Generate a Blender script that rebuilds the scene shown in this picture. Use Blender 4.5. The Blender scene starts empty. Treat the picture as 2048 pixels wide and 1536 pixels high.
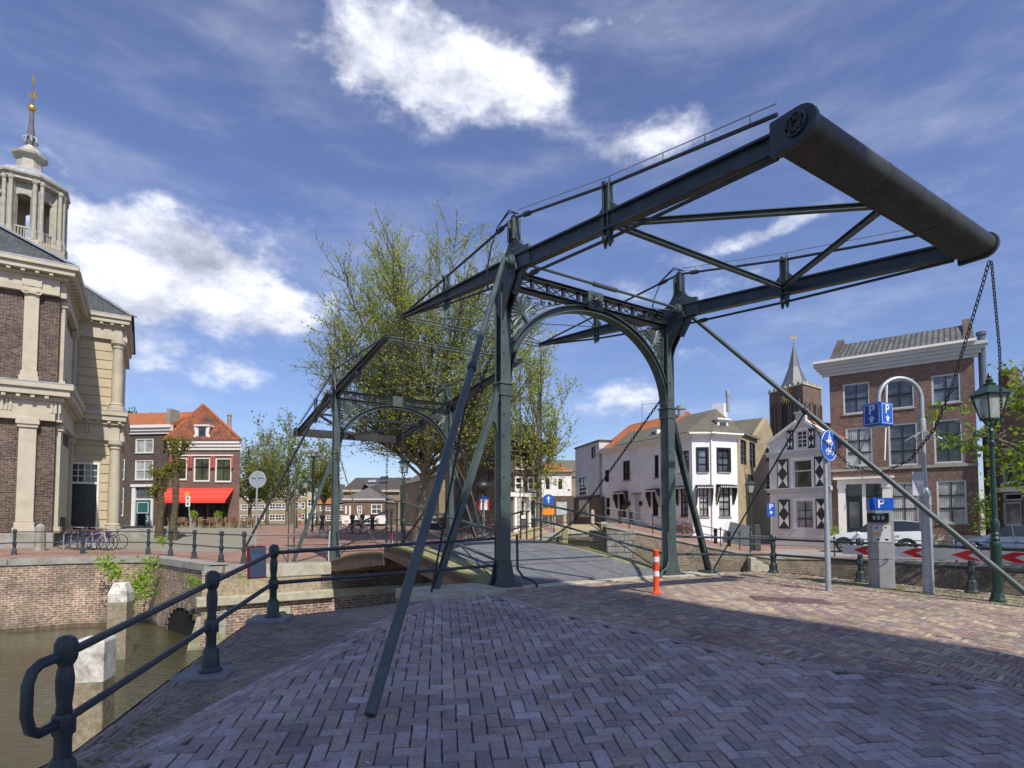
import bpy, bmesh, math, random
import numpy as np
from mathutils import Vector as V, Matrix
R = math.radians
rnd = random.Random(7)
C = bpy.context.scene.collection
sc = bpy.context.scene

# ------------------------------------------------------------ camera, sky, sun
FPX, PITCH, CYP, EYE = 1142.87, 0.0455, 985.1, 1.308
cam = bpy.data.cameras.new('camera'); camo = bpy.data.objects.new('camera', cam); C.objects.link(camo)
camo.location = (0, 0, EYE); camo.rotation_euler = (math.pi/2 + PITCH, 0, 0)
cam.sensor_width = 36; cam.lens = FPX/2048*36; cam.shift_y = (CYP-768)/2048
cam.clip_start = .05; cam.clip_end = 3000
sc.camera = camo
SUN_AZ = math.atan2(.43, -.90); SUN_EL = R(48)
S2 = V((math.sin(SUN_AZ)*math.cos(SUN_EL), math.cos(SUN_AZ)*math.cos(SUN_EL), math.sin(SUN_EL)))
sl = bpy.data.lights.new('sun', 'SUN'); sl.energy = 3.45; sl.angle = R(.5); sl.color = (1, .93, .82)
so = bpy.data.objects.new('sun', sl); C.objects.link(so); so.rotation_euler = S2.to_track_quat('Z', 'Y').to_euler(); so.location = (10, -20, 40)
sc.view_settings.view_transform = 'Standard'; sc.view_settings.look = 'None'; sc.view_settings.gamma = 1
sc.view_settings.exposure = 0.52
sc.cycles.max_bounces = 6; sc.cycles.diffuse_bounces = 4; sc.cycles.glossy_bounces = 3; sc.cycles.transparent_max_bounces = 6
sc.cycles.use_denoising = True

def Pt(px, py, Y):
    """the point at world depth Y seen at photo pixel px, py"""
    c, s = math.cos(PITCH), math.sin(PITCH)
    a = (px-1024)/FPX; b = (CYP-py)/FPX
    d = V((a, c - b*s, s + b*c))
    return V((0, 0, EYE)) + d*(Y/d.y)
def ray(px, py):
    return (Pt(px, py, 1.0) - V((0, 0, EYE)))

class N:
    def __init__(s, m): s.t = m.node_tree; s.t.nodes.clear()
    def __call__(s, typ, **k):
        n = s.t.nodes.new(typ)
        for a, b in k.items():
            if a.startswith('i_'):
                key = a[2:]; key = int(key) if key.isdigit() else key.replace('_', ' ')
                if hasattr(b, 'is_output') or hasattr(b, 'links') and hasattr(b, 'node'): s.t.links.new(b, n.inputs[key])
                else: n.inputs[key].default_value = b
            else: setattr(n, a, b)
        return n
    def L(s, a, b): s.t.links.new(a, b)
    def math(s, op, a, b=None, c=None, clamp=False):
        n = s.t.nodes.new('ShaderNodeMath'); n.operation = op; n.use_clamp = clamp
        for i, v in enumerate((a, b, c)):
            if v is None: continue
            if isinstance(v, (int, float)): n.inputs[i].default_value = v
            else: s.t.links.new(v, n.inputs[i])
        return n.outputs[0]
    def ramp(s, f, *st):
        n = s.t.nodes.new('ShaderNodeValToRGB'); s.t.links.new(f, n.inputs[0]); e = n.color_ramp.elements
        while len(e) < len(st): e.new(.5)
        for i, (p, c) in enumerate(st):
            e[i].position = p; e[i].color = (*c, 1) if len(c) == 3 else c
        return n.outputs[0]
    def mix(s, f, a, b, blend='MIX'):
        n = s.t.nodes.new('ShaderNodeMix'); n.data_type = 'RGBA'; n.blend_type = blend
        for i, v in ((0, f), (6, a), (7, b)):
            if isinstance(v, (int, float)): n.inputs[i].default_value = v
            elif isinstance(v, (tuple, list)): n.inputs[i].default_value = (*v[:3], 1)
            else: s.t.links.new(v, n.inputs[i])
        return n.outputs[2]

w = bpy.data.worlds.new('World'); sc.world = w; w.use_nodes = True
n = N(w)
sky = n('ShaderNodeTexSky', sky_type='NISHITA', sun_disc=False, sun_elevation=SUN_EL, sun_rotation=SUN_AZ, air_density=1.0, dust_density=.35, ozone_density=3.5, altitude=0)
tc = n('ShaderNodeTexCoord')
sep = n('ShaderNodeSeparateXYZ'); n.L(tc.outputs['Generated'], sep.inputs[0])
az = n.math('ARCTAN2', sep.outputs[0], sep.outputs[1])
el = n.math('ARCSINE', sep.outputs[2])
# cloud masses: azimuth, elevation, half widths, weight, tilt
def dirof(px, py):
    d = ray(px, py).normalized(); return math.atan2(d.x, d.y), math.asin(d.z)
CL = [(770, 80, 150, 140, 1.1, 0), (900, 120, 170, 110, .9, -.1), (1040, 180, 100, 80, .75, -.1), (830, 160, 180, 80, .5, 0), (1330, 275, 140, 52, .85, .15), (1240, 290, 80, 40, .4, 0),
      (1560, 448, 130, 16, .72, .15), (1450, 465, 80, 20, .3, 0), (330, 500, 250, 75, 1.0, -.25), (250, 580, 290, 70, 1.0, 0), (430, 570, 160, 80, .75, 0), (560, 480, 110, 60, .45, 0), (180, 430, 150, 50, .75, -.3),
      (360, 715, 190, 42, .8, -.1), (470, 740, 100, 30, .35, 0), (1260, 800, 120, 38, .75, 0), (1375, 565, 190, 55, .6, 0), (1250, 20, 130, 40, .5, 0), (1380, 702, 110, 14, .4, 0),
      (770, 945, 160, 22, .55, 0), (560, 900, 120, 25, .35, 0), (1900, 380, 160, 60, .28, .5)]
warp = n('ShaderNodeTexNoise', i_Scale=9.0, i_Detail=4.0, i_Roughness=.6); n.L(tc.outputs['Generated'], warp.inputs['Vector'])
wv = n.math('MULTIPLY', n.math('SUBTRACT', warp.outputs['Fac'], .5), .16)
az2 = n.math('ADD', az, wv); el2 = n.math('ADD', el, n.math('MULTIPLY', wv, .5))
tot = None
for (px, py, hw, hh, wt, tl) in CL:
    a0, e0 = dirof(px, py); a1, _ = dirof(px+hw, py); _, e1 = dirof(px, py-hh)
    ca, ce = 1/abs(a1-a0), 1/abs(e1-e0)
    da = n.math('SUBTRACT', az2, a0); de = n.math('SUBTRACT', n.math('SUBTRACT', el2, e0), n.math('MULTIPLY', da, tl))
    x = n.math('MULTIPLY', da, ca); y = n.math('MULTIPLY', de, ce)
    r2 = n.math('ADD', n.math('MULTIPLY', x, x), n.math('MULTIPLY', y, y))
    g = n.math('MULTIPLY', n.math('POWER', 2.718, n.math('MULTIPLY', r2, -.9)), wt)
    tot = g if tot is None else n.math('ADD', tot, g)
mp = n('ShaderNodeMapping'); n.L(tc.outputs['Generated'], mp.inputs[0]); mp.inputs['Scale'].default_value = (1, 1, 1.9)
nz = n('ShaderNodeTexNoise', i_Scale=7.5, i_Detail=9.0, i_Roughness=.62); n.L(mp.outputs[0], nz.inputs['Vector'])
mp2 = n('ShaderNodeMapping'); n.L(tc.outputs['Generated'], mp2.inputs[0]); mp2.inputs['Scale'].default_value = (1, 1.4, 4.5); mp2.inputs['Rotation'].default_value = (.1, .25, .3)
nz2 = n('ShaderNodeTexNoise', i_Scale=3.2, i_Detail=8.0, i_Roughness=.6); n.L(mp2.outputs[0], nz2.inputs['Vector'])
mpb = n('ShaderNodeMapping'); n.L(tc.outputs['Generated'], mpb.inputs[0]); mpb.inputs['Scale'].default_value = (1, 1, 1.9); mpb.inputs['Location'].default_value = (-.012, 0, .055)
nzb = n('ShaderNodeTexNoise', i_Scale=7.5, i_Detail=9.0, i_Roughness=.62); n.L(mpb.outputs[0], nzb.inputs['Vector'])
tsat = n.math('MULTIPLY', tot, 2.0, clamp=True)
dens = n.math('ADD', n.math('MULTIPLY', tot, .82), n.math('MULTIPLY', n.math('MULTIPLY', n.math('SUBTRACT', nz.outputs['Fac'], .52), 2.4), tsat))
den = n('ShaderNodeMapRange', interpolation_type='SMOOTHSTEP'); n.L(dens, den.inputs[0]); den.inputs[1].default_value = .10; den.inputs[2].default_value = 1.05
wisp = n('ShaderNodeMapRange', interpolation_type='SMOOTHSTEP'); n.L(nz2.outputs['Fac'], wisp.inputs[0]); wisp.inputs[1].default_value = .40; wisp.inputs[2].default_value = .80
wsp = n.math('MULTIPLY', wisp.outputs[0], .20)
fac = n.math('MAXIMUM', n.math('MULTIPLY', den.outputs[0], .96), wsp)
rel = n.math('ADD', n.math('MULTIPLY', n.math('SUBTRACT', nz.outputs['Fac'], nzb.outputs['Fac']), 2.6), .62)
core = n.math('MULTIPLY', n.math('SUBTRACT', dens, .75), -.15)
cc = n.ramp(n.math('ADD', rel, core), (.0, (.34, .36, .43)), (.45, (.56, .58, .65)), (.85, (.84, .85, .89)), (1.0, (.94, .94, .96)))
elr = n.ramp(n.math('DIVIDE', el, .9), (.0, (.50, .51, .58)), (.22, (.57, .55, .65)), (.5, (.72, .64, .75)), (1.0, (.79, .66, .75)))
skyc = n.mix(1.0, sky.outputs[0], elr, 'MULTIPLY')
cs = n.mix(1.0, cc, (6.1, 6.2, 6.5), 'MULTIPLY')
out = n.mix(fac, skyc, cs)
bg = n('ShaderNodeBackground', i_Strength=.145); n.L(out, bg.inputs[0])
wo = n('ShaderNodeOutputWorld'); n.L(bg.outputs[0], wo.inputs[0])

# ------------------------------------------------------------ materials
MATS = {}
def srgb(r, g, b):
    f = lambda c: ((c/255+.055)/1.055)**2.4 if c > 10 else c/255/12.92
    return (f(r), f(g), f(b))
def mat(name, col, rough=.7, var=.18, scale=2.5, bump=.15, bs=25, metal=0, spec=.4, stain=None, stf=.5, stsc=1.2, bd=.01):
    if name in MATS: return MATS[name]
    m = bpy.data.materials.new(name); m.use_nodes = True; n = N(m)
    tc = n('ShaderNodeTexCoord'); co = tc.outputs['Object']
    nz = n('ShaderNodeTexNoise', i_Scale=scale, i_Detail=6.0, i_Roughness=.6); n.L(co, nz.inputs['Vector'])
    lo = tuple(c*(1-var) for c in col); hi = tuple(min(1, c*(1+var)) for c in col)
    c = n.ramp(nz.outputs['Fac'], (.3, lo), (.7, hi))
    if stain:
        s2 = n('ShaderNodeTexNoise', i_Scale=stsc, i_Detail=8.0, i_Roughness=.7); n.L(co, s2.inputs['Vector'])
        k = n.ramp(s2.outputs['Fac'], (.5, (0, 0, 0)), (.68, (stf,)*3))
        c = n.mix(k, c, stain)
    b = n('ShaderNodeBsdfPrincipled', i_Roughness=rough, i_Metallic=metal); n.L(c, b.inputs['Base Color']); b.inputs['Specular IOR Level'].default_value = spec
    if bump:
        bz = n('ShaderNodeTexNoise', i_Scale=bs, i_Detail=5.0); n.L(co, bz.inputs['Vector'])
        bp = n('ShaderNodeBump', i_Strength=bump, i_Distance=bd); n.L(bz.outputs['Fac'], bp.inputs['Height']); n.L(bp.outputs[0], b.inputs['Normal'])
    o = n('ShaderNodeOutputMaterial'); n.L(b.outputs[0], o.inputs[0]); MATS[name] = m; return m
def brick(name, c1, c2, mortar, bw=.22, bh=.066, ms=.010, rough=.85, stain=None, stf=.5, moss=None, offset=.5, bump=.5, big=.25, ssc=.5):
    if name in MATS: return MATS[name]
    m = bpy.data.materials.new(name); m.use_nodes = True; n = N(m)
    tc = n('ShaderNodeTexCoord'); uv = tc.outputs['UV']; co = tc.outputs['Object']
    bt = n('ShaderNodeTexBrick', offset=offset, i_Scale=1.0); n.L(uv, bt.inputs['Vector'])
    bt.inputs['Brick Width'].default_value = bw; bt.inputs['Row Height'].default_value = bh; bt.inputs['Mortar Size'].default_value = ms; bt.inputs['Mortar Smooth'].default_value = .3
    bt.inputs['Color1'].default_value = (*c1, 1); bt.inputs['Color2'].default_value = (*c2, 1); bt.inputs['Mortar'].default_value = (*mortar, 1); bt.inputs['Bias'].default_value = 0
    s1 = n('ShaderNodeTexNoise', i_Scale=ssc, i_Detail=9.0, i_Roughness=.68); n.L(co, s1.inputs['Vector'])
    f = n.ramp(s1.outputs['Fac'], (.3, (1-big,)*3), (.7, (1+big,)*3))
    c = n.mix(1.0, bt.outputs['Color'], f, 'MULTIPLY')
    s4 = n('ShaderNodeTexNoise', i_Scale=9.0, i_Detail=4.0); n.L(co, s4.inputs['Vector'])
    c = n.mix(1.0, c, n.ramp(s4.outputs['Fac'], (.35, (1-.9*big,)*3), (.65, (1+.8*big,)*3)), 'MULTIPLY')
    if stain:
        s2 = n('ShaderNodeTexNoise', i_Scale=1.4, i_Detail=9.0, i_Roughness=.75); n.L(co, s2.inputs['Vector'])
        c = n.mix(n.ramp(s2.outputs['Fac'], (.48, (0, 0, 0)), (.66, (stf,)*3)), c, stain)
    if moss:
        s3 = n('ShaderNodeTexNoise', i_Scale=.9, i_Detail=9.0, i_Roughness=.75); n.L(co, s3.inputs['Vector'])
        c = n.mix(n.ramp(s3.outputs['Fac'], (.52, (0, 0, 0)), (.64, (.75,)*3)), c, moss)
    if moss:
        gp_ = n('ShaderNodeNewGeometry'); sz = n('ShaderNodeSeparateXYZ'); n.L(gp_.outputs['Position'], sz.inputs[0])
        zz = n.math('ADD', sz.outputs[2], n.math('MULTIPLY', s1.outputs['Fac'], .5))
        c = n.mix(n.ramp(n.math('ADD', zz, 2.95), (.30, (.85,)*3), (.62, (0, 0, 0))), c, (.055, .06, .025))
    b = n('ShaderNodeBsdfPrincipled', i_Roughness=rough); n.L(c, b.inputs['Base Color']); b.inputs['Specular IOR Level'].default_value = .25
    bp = n('ShaderNodeBump', i_Strength=bump, i_Distance=.012); n.L(n.math('SUBTRACT', n.math('MULTIPLY', s4.outputs['Fac'], .5), bt.outputs['Fac']), bp.inputs['Height']); n.L(bp.outputs[0], b.inputs['Normal'])
    o = n('ShaderNodeOutputMaterial'); n.L(b.outputs[0], o.inputs[0]); MATS[name] = m; return m
def tiles(name, c1, c2, tw=.25, th=.3, dark=(.05, .04, .035), bump=1.0, df=.5):
    """pantiles: rows of S-shaped tiles in relief"""
    if name in MATS: return MATS[name]
    m = bpy.data.materials.new(name); m.use_nodes = True; n = N(m)
    tc = n('ShaderNodeTexCoord'); uv = tc.outputs['UV']; co = tc.outputs['Object']
    bt = n('ShaderNodeTexBrick', offset=0.0, i_Scale=1.0); n.L(uv, bt.inputs['Vector'])
    bt.inputs['Brick Width'].default_value = tw; bt.inputs['Row Height'].default_value = th; bt.inputs['Mortar Size'].default_value = .014
    bt.inputs['Color1'].default_value = (*c1, 1); bt.inputs['Color2'].default_value = (*c2, 1); bt.inputs['Mortar'].default_value = (*[c*.35 for c in c1], 1)
    s1 = n('ShaderNodeTexNoise', i_Scale=.8, i_Detail=9.0, i_Roughness=.7); n.L(co, s1.inputs['Vector'])
    c = n.mix(n.ramp(s1.outputs['Fac'], (.45, (0, 0, 0)), (.68, (df,)*3)), bt.outputs['Color'], dark)
    sp = n('ShaderNodeSeparateXYZ'); n.L(uv, sp.inputs[0])
    wa = n.math('SINE', n.math('MULTIPLY', sp.outputs[0], 2*math.pi/tw))
    row = n.math('FRACT', n.math('DIVIDE', sp.outputs[1], th))
    h = n.math('SUBTRACT', n.math('MULTIPLY', wa, .5), n.math('MULTIPLY', row, .9))
    b = n('ShaderNodeBsdfPrincipled', i_Roughness=.75); n.L(c, b.inputs['Base Color'])
    bp = n('ShaderNodeBump', i_Strength=bump, i_Distance=.03); n.L(h, bp.inputs['Height']); n.L(bp.outputs[0], b.inputs['Normal'])
    o = n('ShaderNodeOutputMaterial'); n.L(b.outputs[0], o.inputs[0]); MATS[name] = m; return m
def island(name, cols, rough=.8, bump=.25, spec=.3, moss=None, mossf=.5, bs=60, var=.25):
    """colour picked for every brick or leaf of a mesh"""
    if name in MATS: return MATS[name]
    m = bpy.data.materials.new(name); m.use_nodes = True; n = N(m)
    ge = n('ShaderNodeNewGeometry'); tc = n('ShaderNodeTexCoord'); co = tc.outputs['Object']
    st = [(i/(len(cols)-1), c) for i, c in enumerate(cols)]
    c = n.ramp(ge.outputs['Random Per Island'], *st)
    nz = n('ShaderNodeTexNoise', i_Scale=28.0, i_Detail=6.0, i_Roughness=.65); n.L(co, nz.inputs['Vector'])
    c = n.mix(1.0, c, n.ramp(nz.outputs['Fac'], (.3, (1-var,)*3), (.7, (1+var,)*3)), 'MULTIPLY')
    n2 = n('ShaderNodeTexNoise', i_Scale=.7, i_Detail=8.0, i_Roughness=.7); n.L(co, n2.inputs['Vector'])
    c = n.mix(1.0, c, n.ramp(n2.outputs['Fac'], (.33, (.62,)*3), (.66, (1.22,)*3)), 'MULTIPLY')
    if moss: c = n.mix(n.ramp(n2.outputs['Fac'], (.55, (0, 0, 0)), (.7, (mossf,)*3)), c, moss)
    b = n('ShaderNodeBsdfPrincipled', i_Roughness=rough); n.L(c, b.inputs['Base Color']); b.inputs['Specular IOR Level'].default_value = spec
    bz = n('ShaderNodeTexNoise', i_Scale=float(bs), i_Detail=6.0, i_Roughness=.7); n.L(co, bz.inputs['Vector'])
    bp = n('ShaderNodeBump', i_Strength=bump, i_Distance=.006); n.L(bz.outputs['Fac'], bp.inputs['Height']); n.L(bp.outputs[0], b.inputs['Normal'])
    o = n('ShaderNodeOutputMaterial'); n.L(b.outputs[0], o.inputs[0]); MATS[name] = m; return m
def leafmat(name, cols, tr=.5):
    if name in MATS: return MATS[name]
    m = bpy.data.materials.new(name); m.use_nodes = True; n = N(m)
    ge = n('ShaderNodeNewGeometry')
    c = n.ramp(ge.outputs['Random Per Island'], *[(i/(len(cols)-1), c) for i, c in enumerate(cols)])
    b = n('ShaderNodeBsdfPrincipled', i_Roughness=.6); n.L(c, b.inputs['Base Color']); b.inputs['Specular IOR Level'].default_value = .25
    t = n('ShaderNodeBsdfTranslucent'); n.L(n.mix(1.0, c, (1.5, 1.6, .7), 'MULTIPLY'), t.inputs[0])
    x = n('ShaderNodeMixShader', i_0=tr); n.L(b.outputs[0], x.inputs[1]); n.L(t.outputs[0], x.inputs[2])
    o = n('ShaderNodeOutputMaterial'); n.L(x.outputs[0], o.inputs[0]); MATS[name] = m; return m

def glass(name, col, lum=0):
    if name in MATS: return MATS[name]
    m = bpy.data.materials.new(name); m.use_nodes = True; n = N(m)
    tc = n('ShaderNodeTexCoord')
    nz = n('ShaderNodeTexNoise', i_Scale=1.1, i_Detail=3.0); n.L(tc.outputs['Object'], nz.inputs['Vector'])
    wv = n('ShaderNodeTexWave', bands_direction='X', i_Scale=3.0, i_Distortion=1.5); n.L(tc.outputs['UV'], wv.inputs['Vector'])
    c = n.ramp(nz.outputs['Fac'], (.35, tuple(x*.5 for x in col)), (.65, tuple(min(1, x*1.5) for x in col)))
    oi = n('ShaderNodeObjectInfo'); c = n.mix(1.0, c, n.ramp(oi.outputs['Random'], (0, (.45,)*3), (.6, (1.2,)*3), (1, (2.6,)*3)), 'MULTIPLY') if not lum else c
    if lum: c = n.mix(1.0, c, n.ramp(wv.outputs['Fac'], (0, (.6,)*3), (1, (1.1,)*3)), 'MULTIPLY')
    b = n('ShaderNodeBsdfPrincipled', i_Roughness=.06); n.L(c, b.inputs['Base Color']); b.inputs['Specular IOR Level'].default_value = .8
    bz = n('ShaderNodeTexNoise', i_Scale=1.6); n.L(tc.outputs['Object'], bz.inputs['Vector'])
    bp = n('ShaderNodeBump', i_Strength=.12, i_Distance=.03); n.L(bz.outputs['Fac'], bp.inputs['Height']); n.L(bp.outputs[0], b.inputs['Normal'])
    o = n('ShaderNodeOutputMaterial'); n.L(b.outputs[0], o.inputs[0]); MATS[name] = m; return m

IRON = mat('painted iron', (.030, .042, .048), .42, .35, 3, .15, 40, spec=.5, stain=(.075, .078, .072), stf=.6, stsc=4.5)
IRON_L = mat('painted iron light', (.058, .085, .083), .45, .3, 3, .14, 40, spec=.5, stain=(.085, .07, .052), stf=.45, stsc=5)
IRON_G = mat('dark green lamp paint', (.016, .05, .038), .35, .25, 4, .08, 50, spec=.5)
RUST = mat('rusty steel', (.13, .06, .035), .8, .4, 12, .3, 60)
CHAIN = mat('chain steel', (.045, .04, .045), .55, .4, 15, .2, 60, metal=.4)
BLACK = mat('black paint', (.018, .02, .022), .4, .3, 4, .05, 40)
WHITE = mat('white paint', (.78, .77, .73), .55, .06, 2, .05, 30, stain=(.5, .49, .44), stf=.4, stsc=2)
WPLAST = mat('white plaster', (.80, .80, .80), .8, .06, 1.2, .15, 18, stain=(.52, .53, .53), stf=.45, stsc=.9)
WGREY = mat('grey white plaster', (.52, .55, .56), .85, .08, 1.2, .15, 18, stain=(.38, .40, .40), stf=.4, stsc=1.0)
CREAM = mat('cream paint', (.49, .44, .34), .7, .07, 1.5, .1, 20, stain=(.34, .30, .23), stf=.6, stsc=.9)
YCREAM = mat('yellow cream stucco', (.50, .43, .29), .75, .07, 1.5, .1, 20, stain=(.38, .33, .23), stf=.5, stsc=1.0)
STONE = mat('grey stone', (.30, .29, .26), .85, .2, 3, .3, 25, stain=(.13, .15, .07), stf=.6, stsc=1.6)
STONEL = mat('pale stone', (.44, .41, .32), .85, .2, 3, .3, 25, stain=(.22, .23, .10), stf=.6, stsc=2.2)
BLUEST = mat('blue stone', (.20, .215, .23), .7, .15, 5, .2, 30, stain=(.12, .13, .1), stf=.4, stsc=3)
ASPH = mat('deck asphalt', (.15, .155, .165), .85, .18, 6, .6, 180, stain=(.22, .22, .22), stf=.5, stsc=1.5)
ROAD = mat('road surface', (.30, .29, .27), .9, .15, 1.5, .3, 60)
COBBLE = mat('cobbled square', (.25, .235, .185), .9, .22, 5, .6, 9, stain=(.20, .22, .11), stf=.5, stsc=.5)
REDPAVE = brick('red clinker paving', (.30, .15, .12), (.36, .22, .17), (.20, .16, .11), .2, .06, .006, stain=(.3, .26, .18), stf=.5)
GALV = mat('galvanised steel', (.40, .44, .46), .45, .15, 8, .08, 60, metal=.5)
LEAD = mat('lead sheet', (.36, .39, .42), .5, .25, 3, .1, 15, metal=.2, stain=(.2, .22, .22), stf=.5)
SLATE = tiles('dark glazed tiles', (.055, .06, .065), (.09, .095, .1), .26, .32, (.1, .1, .08), 1.0, .4)
SLATEW = tiles('weathered grey pantiles', (.075, .08, .08), (.15, .15, .14), .28, .34, (.05, .055, .05), 1.4, .5)
OTILE = tiles('orange pantiles', (.42, .12, .035), (.50, .18, .065), .25, .3, (.3, .1, .04), 1.2, .4)
OBTILE = tiles('orange and brown pantiles', (.36, .10, .035), (.17, .065, .035), .25, .3, (.05, .035, .03), 1.2, .9)
MOSSROOF = mat('mossy slate roof', (.13, .12, .095), .85, .2, 2, .3, 12, stain=(.17, .15, .06), stf=.6, stsc=.7)
BR_RED = brick('red brown brick', (.12, .068, .054), (.215, .125, .098), (.25, .21, .18), stain=(.13, .09, .08), stf=.4)
BR_DARK = brick('dark brown brick', (.085, .06, .052), (.13, .095, .08), (.12, .11, .1))
BR_HALL = brick('dark hall brick', (.045, .030, .030), (.15, .095, .075), (.19, .16, .13), .26, .085, .016, big=.35, bump=1.0)
BR_TAN = brick('tan brick', (.30, .23, .14), (.36, .29, .19), (.32, .28, .2), stain=(.2, .16, .1), stf=.4)
BR_CAFE = brick('cafe brick', (.15, .085, .07), (.20, .12, .10), (.2, .17, .15))
BR_QUAY = brick('quay wall brick', (.22, .095, .065), (.37, .21, .15), (.42, .38, .31), .24, .085, .02, big=.4, ssc=1.1, stain=(.13, .12, .09), stf=.7, moss=(.19, .20, .08), bump=.9)
BR_QUAYD = brick('old dark quay brick', (.15, .09, .065), (.26, .18, .13), (.26, .24, .19), .23, .08, .02, stain=(.07, .07, .05), stf=.8, moss=(.12, .13, .055), bump=1.0)
BLOCKS = brick('rough stone blocks', (.17, .165, .15), (.26, .25, .23), (.07, .07, .06), .8, .28, .02, stain=(.1, .1, .08), stf=.6, bump=1.2)
G_DARK = glass('dark window glass', (.03, .035, .04))
G_BLUE = glass('window glass with painted sky reflection', (.10, .12, .15))  # reflected sky is put into the pane colour
G_CURT = glass('window glass with curtains', (.34, .35, .34), 1)
G_GREEN = glass('window glass with painted green reflection', (.03, .036, .024))  # reflected green is put into the pane colour
TEAL = mat('teal door paint', (.03, .12, .12), .4, .15)
DOORB = mat('blue black door paint', (.02, .025, .035), .25, .2, spec=.6)
REDA = mat('red awning cloth', (.72, .055, .035), .8, .06, 2, .1, 30)
WOOD = mat('weathered timber', (.26, .22, .15), .85, .35, 9, .8, 22, stain=(.10, .12, .05), stf=.8, stsc=2)
WOODB = mat('brown timber', (.17, .10, .07), .85, .3, 5, .3, 30)
MOSSW = mat('mossy timber', (.26, .25, .12), .9, .3, 6, .4, 30, stain=(.13, .15, .04), stf=.7, stsc=3)
BARK = mat('bark', (.16, .15, .105), .9, .4, 5, .7, 18, stain=(.10, .13, .04), stf=.6, stsc=1.5, bd=.05)
TWIG = mat('twigs', (.13, .12, .07), .9, .3, 5, 0)
LF_SPR = leafmat('spring leaves', [(.24, .33, .06), (.36, .44, .09), (.46, .42, .10), (.28, .38, .08), (.20, .29, .05)])
LF_GRN = leafmat('green leaves', [(.07, .15, .02), (.14, .24, .03), (.20, .28, .04), (.09, .18, .025)])
LF_BRI = leafmat('bright green leaves', [(.14, .28, .03), (.26, .40, .05), (.36, .45, .07), (.18, .32, .04)])
LF_GRN2 = leafmat('mid green leaves', [(.10, .19, .02), (.18, .29, .03), (.26, .34, .05), (.12, .22, .025)])
LF_POL = leafmat('golden green tufts', [(.16, .17, .03), (.26, .24, .04), (.12, .11, .03), (.20, .21, .04)])
LF_SPR2 = leafmat('pale spring leaves', [(.16, .21, .06), (.22, .27, .08), (.28, .28, .09), (.15, .19, .06)])
LF_DRK = leafmat('dull leaves', [(.07, .09, .03), (.12, .14, .04), (.16, .16, .05), (.09, .11, .04)], .35)

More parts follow.
